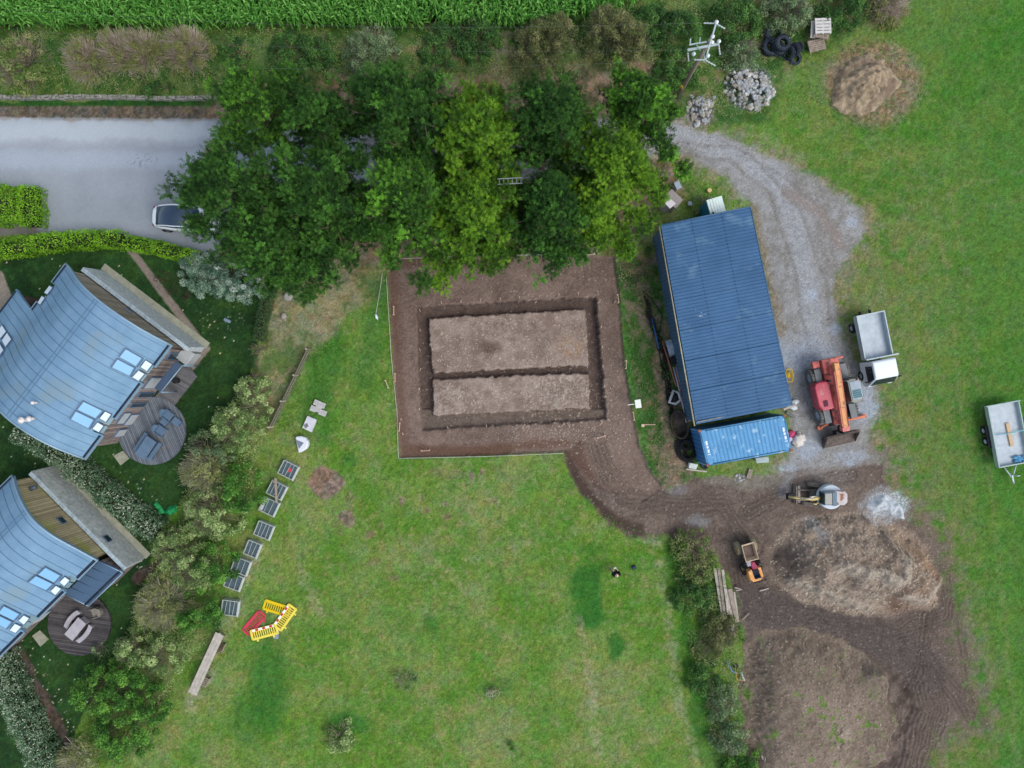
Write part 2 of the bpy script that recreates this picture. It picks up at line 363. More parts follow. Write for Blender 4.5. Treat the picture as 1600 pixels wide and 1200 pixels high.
# concrete paths in the gardens
def path(poly, c1, c2, e=1.0):
    s = psd(PX + fx * .25, PY + fy * .25, poly); mm = sstep(-e, e, s); lay(mm, mixc(n3 * .6 + n5 * .4, c1, c2)); return s
s_path = path([(196, 388), (208, 386), (329, 545), (301, 580), (285, 560), (312, 545)], C(112, 104, 94), C(146, 136, 126))
s_path = np.maximum(s_path, path([(-60, 400), (4, 425), (17, 460), (60, 478), (50, 520), (-60, 560)], C(118, 112, 100), C(150, 142, 130)))
s_path = np.maximum(s_path, path([(-60, 352), (57, 352), (60, 364), (-60, 372)], C(98, 96, 92), C(128, 124, 120)))
m_path = s_path > 0
# ---------------------------------------------------------------- building plot
plot = [(606, 402), (960, 399), (968, 460), (975, 560), (988, 640), (1000, 700), (1016, 738), (1040, 764), (1000, 790), (930, 760), (884, 706), (760, 712), (625, 716), (613, 560), (606, 430)]
s_plot = psd(PX + fx * .6, PY + fy * .6, plot); m_plot = sstep(-2, 2, s_plot)
acc = [(876, 700), (990, 680), (1002, 705), (1018, 742), (1045, 768), (1085, 745), (1150, 745), (1235, 738), (1380, 728), (1400, 790), (1470, 850), (1490, 960), (1515, 1060), (1530, 1120), (1460, 1145), (1420, 1260), (1160, 1260), (1155, 1060), (1165, 990), (1150, 930), (1120, 868), (1040, 838), (985, 836), (945, 815), (915, 780), (895, 745)]
s_acc = psd(QX, QY, acc); east = sstep(1380, 1460, PX); m_acc = sstep(-5 - 34 * east, 5 + 16 * east, s_acc + east * (n2 - .5) * 50 + east * (n3 - .5) * 40)
# grass worn beside the spoil area
lay(sstep(-60, -5, s_acc + (n2 - .5) * 50) * .5 * cst(n3, .42, 5) * (PX > 1300), C(116, 106, 92))
mud = mixc(cst(n2 * .5 + n3 * .5, .5, 4), C(89, 77, 69), C(110, 97, 87)); mud = mixc((n5 - .45) * .6, mud, C(126, 116, 108)); mud = mixc((n4 - .6) * .6, mud, C(140, 130, 120))
lay(m_acc, mud)
soil = mixc(cst(n1 * .3 + n2 * .4 + n3 * .3, .5, 4), C(102, 86, 77), C(124, 107, 97)); soil = mixc((n5 - .42) * .6, soil, C(143, 127, 115)); soil = mixc((n4 - .6) * .5, soil, C(150, 138, 128))
lay(m_plot, soil)
lay(m_plot * sstep(16, 3, np.abs(s_plot - 6)) * .6 * (PX < 800), C(96, 72, 60))
lay(m_plot * sstep(12, 2, pline(QX, QY, [(640, 702), (760, 702), (880, 690)])) * .75, C(98, 74, 60))
lay(m_plot * sstep(18, 5, pline(QX, QY, [(900, 700), (915, 740), (935, 770), (960, 800), (1010, 822), (1060, 826)])) * .8, C(78, 60, 54))
lay(m_acc * sstep(14, 4, pline(QX, QY, [(885, 712), (905, 750), (925, 785), (960, 812), (1000, 826)])) * .8, C(66, 52, 46))
lay(m_acc * sstep(20, 5, pline(QX, QY, [(900, 705), (925, 740)])) * .25, C(116, 90, 74))
lay(m_acc * sstep(30, 5, np.hypot(QX - 1090, (QY - 815) * 1.8)) * .5, C(134, 138, 140))
lay(m_acc * sstep(26, 5, np.hypot(QX - 1060, (QY - 768) * 1.8)) * .5, C(120, 122, 126))
lay(m_acc * sstep(60, 10, np.hypot(QX - 1290, (QY - 745) * 1.6)) * .7, mixc(n5, C(124, 116, 108), C(156, 154, 152)))
lay(m_acc * sstep(16, 3, pline(QX, QY, [(1235, 740), (1222, 770)])) * .5, C(160, 164, 170))
lay(m_acc * sstep(18, 4, pline(QX, QY, [(1110, 745), (1170, 755), (1230, 738)])) * .6, mixc(n5, C(104, 104, 84), C(150, 146, 138)))
lay(m_acc * sstep(26, 5, np.hypot(QX - 1275, (QY - 822) * 1.3)) * .6, mixc(n5, C(116, 120, 122), C(164, 170, 174)))
# trenches
CRX = fx * .6 + (n5 - .5) * 2.4; CRY = fy * .6 + (vnoise(PX, PY, 5, 401) - .5) * 2.4
outer = [(650, 480), (780, 471), (932, 463), (940, 560), (948, 656), (800, 664), (658, 673), (653, 580)]
padA = [(669, 497), (790, 489), (916, 482), (919, 525), (921, 571), (800, 577), (675, 583), (671, 540)]
padB = [(675, 593), (800, 587), (921, 583), (923, 638), (800, 644), (677, 650)]
tw = 1.6
s_out = psd(PX + CRX, PY + CRY, outer); s_pa = psd(PX + CRX, PY + CRY, padA); s_pb = psd(PX + CRX, PY + CRY, padB)
s_tr = np.minimum(s_out, -np.maximum(s_pa, s_pb)); m_tr = sstep(-1.0, 1.0, s_tr)
pads = sstep(-1, 2, np.maximum(s_pa, s_pb))
lay(pads, mixc(cst(n2 * .4 + n3 * .6, .5, 4), C(128, 112, 102), C(152, 137, 126)))
deb = sstep(60, 10, np.hypot((QX - 880) * .6, (QY - 605))) + sstep(50, 10, np.hypot((QX - 720) * .6, (QY - 625))) * .8 + sstep(24, 5, np.hypot(QX - 795, QY - 505)) * .6 + sstep(30, 5, np.hypot(QX - 720, QY - 560)) * .5
lay(pads * np.clip(deb, 0, 1) * sstep(.45, .75, n5) * .6, C(186, 176, 166)); lay(pads * (n4 > .985) * .7, C(190, 178, 160))
lay(pads * sstep(30, 4, np.hypot((QX - 890), (QY - 540))) * cst(n5, .5, 5) * .7, C(150, 116, 84))
lay(pads * sstep(22, 4, np.hypot((QX - 762) * .7, (QY - 540) * 1.4)) * .7, C(82, 62, 56))
lay(m_tr, mixc(n3 * .5 + n5 * .5, C(76, 64, 59), C(104, 90, 83)))
lay(m_tr * (PY > 640) * .55, mixc(n5, C(96, 84, 74), C(130, 118, 108)))
spk = (n4 > .988) & (m_plot > .5) & (PX > 780); lay(spk * .6 * (n3 > .5), C(180, 164, 146))
lay(m_plot * (n4 > .95) * sstep(50, 10, np.hypot((QX - 880) * .4, QY - 665)) * .7, C(180, 166, 150))
# tracks pressed in the mud
trd = np.zeros_like(X)
for pl, wd, fq in (([(1160, 925), (1230, 958), (1310, 985), (1390, 1012), (1440, 1055), (1455, 1110), (1435, 1170), (1420, 1230)], 40, 1.15), ([(1150, 870), (1160, 930), (1200, 955), (1300, 960), (1400, 985), (1480, 960), (1475, 900)], 22, 1.1), ([(1395, 1010), (1450, 1030), (1490, 1075), (1520, 1120)], 20, 1.0), ([(1450, 960), (1440, 1040), (1400, 1150)], 16, 1.2), ([(1180, 860), (1130, 790), (1050, 790), (980, 780), (950, 740), (930, 690)], 20, .9), ([(1500, 960), (1512, 1060), (1545, 1150)], 8, 1.1), ([(1170, 800), (1250, 760), (1330, 745)], 16, 1.1)):
    d = pline(PX + wx * .7, PY + wy * .7, pl); tt = sstep(wd, wd * .6, d)
    ph_ = n1 * 24 + n2 * 9 + n3 * 2; tt = tt * sstep(.3, .5, n2 * .5 + n3 * .5); trd += tt * np.sin(d * fq + ph_) * (.6 + .8 * n3)
    lay(tt * m_acc * .4, C(84, 73, 65)); lay(tt * sstep(.1, .9, np.sin(d * fq + ph_)) * .28 * np.maximum(m_acc, .6), C(56, 50, 47)); lay(tt * sstep(.4, 1, -np.sin(d * fq + ph_)) * .2 * np.maximum(m_acc, .5), C(116, 108, 102))
wheel = sstep(-40, 20, s_acc) * (PX > 1400)
# levels
Z -= m_plot * .22 * sstep(-2, 3, s_plot) + m_acc * .16 * (1 - m_plot) * sstep(1260, 1090, PX)
Z -= sstep(-.8, 1.6, s_tr) * (.62 - .22 * (PY > 640)) * (.85 + .3 * n3)
Z += trd * .035 * np.maximum(m_acc, .4)
# spoil heaps
h1 = [(1200, 858), (1240, 812), (1300, 800), (1350, 800), (1410, 822), (1452, 856), (1472, 905), (1462, 946), (1400, 958), (1330, 962), (1270, 948), (1215, 918)]
h2 = [(1164, 1010), (1190, 985), (1240, 980), (1295, 990), (1340, 1015), (1378, 1042), (1388, 1062), (1384, 1092), (1402, 1118), (1386, 1150), (1376, 1180), (1330, 1215), (1300, 1260), (1164, 1260)]
s_h1 = psd(QX, QY, h1); s_h2 = psd(QX, QY, h2); m_h1 = sstep(-5, 5, s_h1); m_h2 = sstep(-3, 3, s_h2)
ridg = np.abs(fbm(PX, PY, 55, 77) - .5) * 2; r2 = np.abs(fbm(PX, PY, 22, 87, 3) - .5) * 2
n6h = vnoise(PX, PY, 2.6, 495)
zh1 = sstep(0, 62, s_h1) * 1.8 * (1.05 - .6 * ridg) - m_h1 * r2 * .22
eh2 = sstep(1325, 1365, PX)
zh2 = sstep(-1, 44 - 32 * eh2, s_h2) * (.9 + .4 * eh2) + sstep(10, 90, s_h2) * .6 * (1 - ridg * .3) - m_h2 * r2 * .08 + m_h2 * (n4 - .5) * .03
dig = [(1385, 1040), (1420, 1050), (1440, 1110), (1420, 1170), (1400, 1260), (1330, 1260), (1380, 1190), (1400, 1150), (1405, 1115), (1388, 1090)]
s_dig = psd(QX, QY, dig); Z += sstep(0, 14, s_dig) * (.35 * ridg - .25)
lay(sstep(-3, 3, s_dig), mixc(cst(n3, .5, 4), C(80, 70, 64), C(108, 96, 88)))
zh1 = zh1 + m_h1 * (n4 - .5) * .05
for pl_, w_, a_ in (([(1232, 902), (1300, 925), (1352, 945)], 12, .3), ([(1296, 876), (1350, 880), (1392, 896), (1402, 866), (1380, 840)], 14, .45), ([(1398, 925), (1440, 932), (1466, 908)], 13, .4), ([(1250, 830), (1300, 815), (1360, 818)], 16, .3), ([(1420, 850), (1445, 890)], 10, .25)): zh1 = zh1 + m_h1 * sstep(w_, 0, pline(QX, QY, pl_)) * a_
Z += np.maximum(zh1, 0) + np.maximum(zh2, 0)
hc = mixc(cst(n2 * .5 + n3 * .5, .5, 4), C(118, 101, 86), C(140, 124, 108)); hc = mixc((n4 - .35) * .9, hc, C(164, 154, 140)); hc = mixc((.3 - n4) * 1.2, hc, C(84, 74, 66))
lay(m_h1, hc); lay(m_h1 * sstep(50, 12, np.hypot(QX - 1225, QY - 880)) * .8, C(92, 82, 76)); lay(m_h1 * sstep(34, 8, np.hypot(QX - 1440, (QY - 925))) * .45, C(136, 110, 90))
lay(m_h1 * sstep(60, 10, np.hypot((QX - 1310) * .5, (QY - 920))) * .2, C(150, 144, 134)); lay(m_h1 * sstep(26, 8, np.hypot((QX - 1400), (QY - 948))) * .6, C(108, 82, 70))
for pl_, w_, a_, c_ in (([(1232, 905), (1300, 930), (1352, 948)], 12, .75, C(166, 156, 140)), ([(1296, 880), (1350, 886), (1392, 900), (1402, 872)], 15, .75, C(168, 160, 146)), ([(1405, 928), (1440, 934), (1466, 912)], 11, .7, C(170, 162, 148)), ([(1385, 820), (1420, 850), (1440, 880)], 18, .4, C(140, 116, 88)),
    ([(1425, 900), (1452, 896), (1462, 890)], 4, .7, C(84, 70, 60)), ([(1380, 934), (1400, 946)], 7, .7, C(84, 68, 58)), ([(1220, 870), (1262, 890), (1275, 875)], 16, .7, C(84, 76, 70)), ([(1262, 808), (1278, 832)], 14, .7, C(142, 146, 148)), ([(1310, 905), (1370, 915), (1410, 912)], 9, .5, C(108, 92, 80)), ([(1440, 870), (1466, 905)], 8, .5, C(148, 112, 80))):
    lay(m_h1 * sstep(w_, w_ * .3, pline(QX, QY, pl_) + (n3 - .5) * 10) * a_ * (.55 + .45 * n4), c_)
lay(m_h1 * (n4 > .96) * .8, C(196, 188, 170))
hc2 = mixc(cst(n2 * .6 + n3 * .4, .5, 4), C(110, 97, 84), C(132, 118, 104)); hc2 = mixc((n4 - .55) * .7, hc2, C(150, 142, 130))
lay(sstep(46, 20, pline(QX, QY, [(1160, 950), (1230, 962), (1310, 985), (1400, 1010), (1450, 1050)])) * (1 - m_h1) * (1 - m_h2) * .7, mixc(n4, C(72, 66, 63), C(98, 90, 86)))
lay(m_h2, hc2); lay(m_h2 * sstep(30, 5, np.hypot((QX - 1300), (QY - 1135) * 1.2)) * (.4 + .6 * cst(r2, .35, 5)) * .7, C(158, 146, 130)); lay(m_h2 * sstep(34, 10, np.hypot((QX - 1302), (QY - 1138) * 1.1)) * sstep(.1, .03, r2) * .8, C(70, 60, 54)); lay(m_h2 * (n4 > .985) * .7, C(180, 168, 146))
lay(m_h2 * sstep(.66, .72, n3) * sstep(.5, .6, n2) * .8, C(96, 128, 48)); lay(m_h2 * (n3 > .64) * (n4 > .7) * .6, C(90, 120, 50))
lay(sstep(1.4, .5, np.hypot((QX - 1384) / 34, (QY - 790) / 26) + (n3 - .5) * .8) * (.35 + .65 * n4), C(176, 184, 188))
# scattered stones in mud and gravel
st_m = np.maximum(m_acc * (1 - m_h1) * .5, m_trk * .8); lay((n4 > .99) * st_m * .7, C(180, 174, 164)); lay((n4 < .008) * st_m * .8, C(78, 72, 66))
Z += ((n4 > .97) * (m_acc * .04 + m_h1 * .07 + m_h2 * .05)) 
# fine speckle of grass colour and relief
gr = np.clip(1 - m_tar - m_trk - m_acc - m_plot - m_path, 0, 1)
n6 = vnoise(PX, PY, 3.0, 95); n7 = _rs.rand(*X.shape).astype(np.float32); n8 = vnoise(PX, PY, 14, 96)
A *= (1 + gr[..., None] * ((n5[..., None] - .5) * .62 + (n4[..., None] - .5) * .5)); A *= (1 + (1 - gr[..., None]) * ((n4[..., None] - .5) * .22 + (n6[..., None] - .5) * .16) * (1 - .75 * m_tar[..., None]))
A[..., 0] *= 1 + gr * ((n6 - .5) * .3 + (n8 - .5) * .22 + (n7 - .5) * .2); A[..., 2] *= 1 + gr * ((n8 - .5) * -.25 + (n7 - .5) * .4)
A[..., 1] *= 1 + gr * (vnoise(PX, PY, 9, 90) - .5) * .12
Z += gr * ((n5 - .5) * .05 + (n3 - .5) * .08) + (1 - gr) * (n5 - .5) * .015 * (1 - m_tar) * (1 - m_path)
# hedge bank relief along the top
Z += sstep(-10, 30, psd(PX, PY, [(-80, 55), (1010, 40), (1010, 120), (560, 125), (-80, 128)])) * (.8 + .3 * n2)
edge = np.minimum.reduce([X + 38.4, 38.4 - X, Y + 29.2, 29.2 - Y]); Z *= sstep(0, .8, edge)
# white sand spill and region map
REG = np.zeros(X.shape, np.int8)
REG[s_trk > 0] = 2; REG[s_tar > 0] = 1; REG[s_path > 0] = 6; REG[s_acc > 0] = 3; REG[s_plot > 0] = 4; REG[s_h1 > 0] = 5; REG[s_h2 > 0] = 7

GRAIN = 1 - .8 * m_tar - .5 * m_path
AG = GRAIN.reshape(-1)
def ground_mat():
    m = bpy.data.materials.new("ground_cover"); m.use_nodes = True; t = m.node_tree; b = t.nodes["Principled BSDF"]
    b.inputs['Roughness'].default_value = 0.92; b.inputs['Specular IOR Level'].default_value = 0.15
    at = t.nodes.new("ShaderNodeAttribute"); at.attribute_name = 'albedo'
    tc = t.nodes.new("ShaderNodeTexCoord")
    n = t.nodes.new("ShaderNodeTexNoise"); n.inputs['Scale'].default_value = 9; n.inputs['Detail'].default_value = 5; n.inputs['Roughness'].default_value = .8
    t.links.new(tc.outputs['Object'], n.inputs['Vector'])
    mr = t.nodes.new("ShaderNodeMapRange"); mr.inputs[1].default_value = .3; mr.inputs[2].default_value = .7; mr.inputs[3].default_value = .6; mr.inputs[4].default_value = 1.4
    t.links.new(n.outputs['Fac'], mr.inputs[0])
    mx = t.nodes.new("ShaderNodeVectorMath"); mx.operation = 'SCALE'
    m1_ = t.nodes.new("ShaderNodeMath"); m1_.operation = 'SUBTRACT'; m1_.inputs[1].default_value = 1.0; t.links.new(mr.outputs[0], m1_.inputs[0])
    m2_ = t.nodes.new("ShaderNodeMath"); m2_.operation = 'MULTIPLY_ADD'; m2_.inputs[2].default_value = 1.0; t.links.new(m1_.outputs[0], m2_.inputs[0]); t.links.new(at.outputs['Alpha'], m2_.inputs[1])
    t.links.new(at.outputs['Color'], mx.inputs[0]); t.links.new(m2_.outputs[0], mx.inputs['Scale'])
    t.links.new(mx.outputs[0], b.inputs['Base Color'])
    bp = t.nodes.new("ShaderNodeBump"); bp.inputs['Strength'].default_value = .5; bp.inputs['Distance'].default_value = .04
    t.links.new(n.outputs['Fac'], bp.inputs['Height']); t.links.new(bp.outputs['Normal'], b.inputs['Normal'])
    return m
GM = ground_mat()
ny, nx = X.shape
VV = np.stack([X, Y, Z], -1).reshape(-1, 3); AA = np.concatenate([A.reshape(-1, 3), AG[:, None]], 1)
idx = np.arange(nx * ny).reshape(ny, nx)
quads = np.stack([idx[:-1, :-1], idx[:-1, 1:], idx[1:, 1:], idx[1:, :-1]], -1).reshape(-1, 4)
freg = REG[:-1, :-1].reshape(-1)
def region(k, name, **kw):
    q = quads[freg == k]; u, inv = np.unique(q, return_inverse=True)
    o = np_mesh(name, VV[u], inv.reshape(-1, 4), GM, smooth=True, cattr=AA[u]); o['kind'] = 'structure'
    for a, b in kw.items(): o[a] = b
    return o
region(0, 'ground'); region(1, 'road'); region(2, 'gravel_track'); region(3, 'mud_track'); region(4, 'excavated_ground')
region(6, 'garden_path'); region(5, 'soil_mound'); region(7, 'soil_mound')
BG = C(80, 112, 52)
for (x0, x1, y0, y1) in ((-600, 600, 29.2, 600), (-600, 600, -600, -29.2), (-600, -38.4, -29.2, 29.2), (38.4, 600, -29.2, 29.2)):
    o = np_mesh('surrounding_ground', [(x0, y0, 0), (x1, y0, 0), (x1, y1, 0), (x0, y1, 0)], [(0, 1, 2, 3)], GM, cattr=np.tile(BG, (4, 1))); o['kind'] = 'structure'
def gz(x, y):
    i = int(round((x + 38.4) / GS)); j = int(round((y + 29.2) / GS))
    if 0 <= i < nx and 0 <= j < ny: return float(Z[j, i])
    return 0.0
def gza(x, y):
    i = np.clip(np.round((x + 38.4) / GS).astype(int), 0, nx - 1); j = np.clip(np.round((y + 29.2) / GS).astype(int), 0, ny - 1)
    return Z[j, i]
# ------------------------------------------------------------------ buildings
def plank_mat(name, c1, c2, width=0.14, axis='X', gap=0.07, rough=0.85, wear=None, rot=0.0):
    m = bpy.data.materials.new(name); m.use_nodes = True; t = m.node_tree; b = t.nodes["Principled BSDF"]; N = t.nodes.new; L = t.links.new
    b.inputs['Roughness'].default_value = rough; b.inputs['Specular IOR Level'].default_value = 0.2
    tc = N("ShaderNodeTexCoord"); mp = N("ShaderNodeMapping"); mp.inputs['Rotation'].default_value = (0, 0, rot); L(tc.outputs['Object'], mp.inputs[0])
    sp = N("ShaderNodeSeparateXYZ"); L(mp.outputs[0], sp.inputs[0])
    dv_ = N("ShaderNodeMath"); dv_.operation = 'DIVIDE'; dv_.inputs[1].default_value = width; L(sp.outputs[axis], dv_.inputs[0])
    fl = N("ShaderNodeMath"); fl.operation = 'FLOOR'; L(dv_.outputs[0], fl.inputs[0])
    fr = N("ShaderNodeMath"); fr.operation = 'FRACT'; L(dv_.outputs[0], fr.inputs[0])
    wn = N("ShaderNodeTexWhiteNoise"); wn.noise_dimensions = '1D'; L(fl.outputs[0], wn.inputs['W'])
    n = N("ShaderNodeTexNoise"); n.inputs['Scale'].default_value = 3; n.inputs['Detail'].default_value = 8; L(tc.outputs['Object'], n.inputs['Vector'])
    ad = N("ShaderNodeMath"); ad.operation = 'MULTIPLY_ADD'; ad.inputs[1].default_value = .5; L(wn.outputs[0], ad.inputs[0])
    h = N("ShaderNodeMath"); h.operation = 'MULTIPLY'; h.inputs[1].default_value = .6; L(n.outputs['Fac'], h.inputs[0]); L(h.outputs[0], ad.inputs[2])
    r = N("ShaderNodeValToRGB"); r.color_ramp.elements[0].position = .2; r.color_ramp.elements[1].position = .8
    r.color_ramp.elements[0].color = (*c1, 1); r.color_ramp.elements[1].color = (*c2, 1); L(ad.outputs[0], r.inputs[0])
    g = N("ShaderNodeMath"); g.operation = 'GREATER_THAN'; g.inputs[1].default_value = gap; L(fr.outputs[0], g.inputs[0])
    out = r.outputs[0]
    if wear:
        n2 = N("ShaderNodeTexNoise"); n2.inputs['Scale'].default_value = wear[1]; n2.inputs['Detail'].default_value = 5; L(tc.outputs['Object'], n2.inputs['Vector'])
        r2 = N("ShaderNodeValToRGB"); r2.color_ramp.elements[0].position = wear[2]; r2.color_ramp.elements[1].position = wear[2] + .2; L(n2.outputs['Fac'], r2.inputs[0])
        mw = N("ShaderNodeMixRGB"); mw.inputs[2].default_value = (*wear[0], 1); L(r2.outputs[0], mw.inputs[0]); L(out, mw.inputs[1]); out = mw.outputs[0]
    mx = N("ShaderNodeMixRGB"); mx.inputs[1].default_value = (*[v * .25 for v in c1], 1); L(g.outputs[0], mx.inputs[0]); L(out, mx.inputs[2]); L(mx.outputs[0], b.inputs['Base Color'])
    bp = N("ShaderNodeBump"); bp.inputs['Strength'].default_value = .5; bp.inputs['Distance'].default_value = .02; L(g.outputs[0], bp.inputs['Height']); L(bp.outputs[0], b.inputs['Normal'])
    return m
ZINC = mat('zinc', S(102, 138, 166), rough=.62, metal=.0, c2=S(120, 154, 180), scale=.8, spec=.3, wear=(S(118, 144, 160), .3, .58))
ZSEAM = mat('zinc_seam', S(92, 124, 150), rough=.6, metal=.0, var=.1)
ZTRIM = mat('zinc_trim', S(140, 168, 186), rough=.4, metal=.25, var=.08)
GUT = mat('gutter_dark', S(34, 44, 58), rough=.5, var=.1)
GLASS = mat('roof_glass', S(120, 176, 214), rough=.08, metal=.0, var=.04, scale=.5, spec=.9, coat=1.0)
BLIND = mat('white_blind', S(206, 222, 232), rough=.4, var=.05)
WFRAME = mat('window_frame', S(86, 108, 134), rough=.5, var=.08)
TIMB = plank_mat('larch_cladding', S(122, 115, 102), S(172, 162, 146), .13, 'X', .1)
TIMBG = plank_mat('green_larch_cladding', S(146, 134, 104), S(194, 180, 144), .16, 'X', .1, wear=(S(156, 168, 60), .5, .52))
TIMBS = plank_mat('front_cladding', S(100, 90, 88), S(160, 148, 142), .14, 'Y', .12)
STONE = mat('slate_wall', S(156, 168, 172), rough=.9, c2=S(204, 212, 214), scale=5, bump=.8, bscale=12)
STONEG = mat('slate_wall_grey', S(150, 158, 158), rough=.9, c2=S(200, 206, 202), scale=4, bump=.8, bscale=12)
PAVE = mat('paving', S(136, 140, 122), rough=.9, c2=S(164, 164, 146), scale=3)
DECK1 = plank_mat('deck_boards', S(86, 94, 104), S(126, 134, 142), .12, 'X', .14, rot=R(-22), wear=(S(124, 112, 84), .5, .58))
DECK2 = plank_mat('deck_boards_dark', S(62, 60, 62), S(98, 95, 96), .12, 'Y', .14, rot=R(8))
WINDK = mat('window_glass_dark', S(40, 56, 66), rough=.1, var=.1, spec=.8)
PANEL = mat('pale_panel', S(176, 182, 184), rough=.6, var=.08, scale=2)

def catmull(pts, x):
    xs = [p[0] for p in pts]
    if x <= xs[0]:
        s = (pts[1][1] - pts[0][1]) / (pts[1][0] - pts[0][0]); return pts[0][1] + (x - xs[0]) * s * 1.05
    if x >= xs[-1]:
        s = (pts[-1][1] - pts[-2][1]) / (pts[-1][0] - pts[-2][0]); return pts[-1][1] + (x - xs[-1]) * s
    i = max(k for k in range(len(xs) - 1) if xs[k] <= x)
    p1, p2 = pts[i], pts[i + 1]; p0 = pts[i - 1] if i > 0 else (2 * p1[0] - p2[0], 2 * p1[1] - p2[1]); p3 = pts[i + 2] if i + 2 < len(pts) else (2 * p2[0] - p1[0], 2 * p2[1] - p1[1])
    t = (x - p1[0]) / (p2[0] - p1[0]); m1 = (p2[1] - p0[1]) / (p2[0] - p0[0]) * (p2[0] - p1[0]); m2 = (p3[1] - p1[1]) / (p3[0] - p1[0]) * (p2[0] - p1[0])
    return (2 * t**3 - 3 * t**2 + 1) * p1[1] + (t**3 - 2 * t**2 + t) * m1 + (-2 * t**3 + 3 * t**2) * p2[1] + (t**3 - t**2) * m2

def house(label, A_px, zA, ang, L, VW, prof, notch, ext, skyl, stone_m, timb_m, ridge_u, front_panels, seam=0.56):
    Aw = W(A_px[0], A_px[1], zA); Aw.z = 0
    root = empty('house', Aw, ang, label, 'house')
    zf = lambda u: catmull(prof, u)
    Mi = (Matrix.Translation(Aw) @ Matrix.Rotation(ang, 4, 'Z')).inverted()
    def onroof(px, py, off=0.0):
        z = 5.0
        for _ in range(25):
            p = Mi @ W(px, py, z); z = .5 * z + .5 * (zf(p.x) + off)
        p = Mi @ W(px, py, z); return Vector((p.x, p.y, zf(p.x) + off))
    # roof grid with notches
    us = sorted(set([round(v, 4) for v in np.linspace(0, L, 37)] + [round(L - .55, 4)] + [round(v, 4) for v in np.linspace(-2.6, 0, 9)]))
    vs = sorted(set([0, VW] + [q for nn in notch for q in nn[:2]] + [ext] + [round(v, 3) for v in np.arange(0, VW, .5)]))
    def inside(u, v):
        if u < 0 and v < ext: return False
        for a, b, side in notch:
            if a < v < b and ((side > 0 and u > L - .55) or (side < 0 and u < .45)): return False
        return True
    us = sorted(set(us + [.45]))
    mb = MB(); vi = {}; fs = []
    def vid(i, j):
        if (i, j) not in vi: vi[(i, j)] = len(mb.v); mb.v.append((us[i], -vs[j], zf(us[i])))
        return vi[(i, j)]
    for i in range(len(us) - 1):
        for j in range(len(vs) - 1):
            if inside((us[i] + us[i + 1]) / 2, (vs[j] + vs[j + 1]) / 2):
                mb.f.append((vid(i, j), vid(i, j + 1), vid(i + 1, j + 1), vid(i + 1, j))); mb.sm.append(False)
    roof = mb.build('roof', ZINC, root)
    sol = roof.modifiers.new('sol', 'SOLIDIFY'); sol.thickness = .22; sol.offset = -1
    # standing seams
    sb = MB(); v = seam * .55
    while v < VW:
        u = -2.6 if v > ext else 0.0; u1 = L
        for a, b, side in notch:
            if a < v < b:
                if side > 0: u1 = L - .55
                else: u = .45
        pts = []
        for k in range(29):
            q = u + (u1 - u) * k / 28; pts.append((q, zf(q)))
        for (a, za), (b, zb) in zip(pts[:-1], pts[1:]):
            sb.add([(a, -v - .012, za), (b, -v - .012, zb), (b, -v - .012, zb + .035), (a, -v - .012, za + .035), (a, -v + .012, za), (b, -v + .012, zb), (b, -v + .012, zb + .035), (a, -v + .012, za + .035)], [(0, 1, 2, 3), (4, 7, 6, 5), (3, 2, 6, 7)])
        v += seam
    for ru in ridge_u:
        sb.box((ru, -VW / 2, zf(ru) + .012), (.05, VW, .04))
    sb.build('standing_seams', ZSEAM, roof)
    # edge trims and gutters
    tr = MB(); guts = []
    for vv, ua in ((0.0, 0.0), (VW, -2.6)):
        pts = [Vector((ua + (L - ua) * k / 24, -vv, zf(ua + (L - ua) * k / 24) + .015)) for k in range(25)]
        tr.tube(pts, .07, 6)
    def edge_segments(side):
        cuts = sorted([(a, b) for a, b, s in notch if s == side]); segs = []; c = 0.0 if side > 0 else 0.0; end = VW if side > 0 else ext
        for a, b in cuts: segs.append((c, a)); c = b
        segs.append((c, end)); return segs
    for a, b in edge_segments(1):
        if b - a < .1: continue
        guts.append(((L - .17, -(a + b) / 2, zf(L - .17) + .03), (.16, b - a - .16, .05))); tr.box((L - .03, -(a + b) / 2, zf(L) + .05), (.08, b - a, .12))
    for a, b in edge_segments(-1):
        if b - a < .1: continue
        guts.append(((.12, -(a + b) / 2, zf(.12) + .06), (.1, b - a - .12, .05))); tr.box((.02, -(a + b) / 2, zf(0) + .04), (.07, b - a, .12))
    guts.append(((-2.4, -(ext + VW) / 2, zf(-2.4) + .05), (.1, VW - ext - .1, .05)))
    tr.build('roof_edge_trim', ZTRIM, roof); [MB().box(*g_).build('gutter', GUT, roof) for g_ in guts]
    for q, kind in skyl:
        P = [onroof(x, y, .04) for x, y in q]; Q = [p + Vector((0, 0, .10)) for p in P]
        c = sum(Q, Vector()) / 4; I = [c + (p - c) * .86 + Vector((0, 0, .02)) for p in Q]
        fb = MB(); fb.add(P + Q, [(4, 5, 6, 7), (0, 1, 5, 4), (1, 2, 6, 5), (2, 3, 7, 6), (3, 0, 4, 7)])
        so = fb.build('skylight', WFRAME, root)
        gb = MB(); gb.add(I + [p - Vector((0, 0, .04)) for p in I], [(0, 1, 2, 3), (7, 6, 5, 4), (0, 4, 5, 1), (1, 5, 6, 2), (2, 6, 7, 3), (3, 7, 4, 0)]); gb.build('glass', GLASS if kind == 'g' else BLIND, so)
        if kind == 'b':
            J = [c + (p - c) * .5 + Vector((0, 0, .012)) for p in I]; bb = MB(); bb.add(J, [(0, 1, 2, 3)]); 
    # north east wall: larch above a slate base wall
    wb = MB(); n = 22; v0 = .28; u0, u1 = .25, L - .45
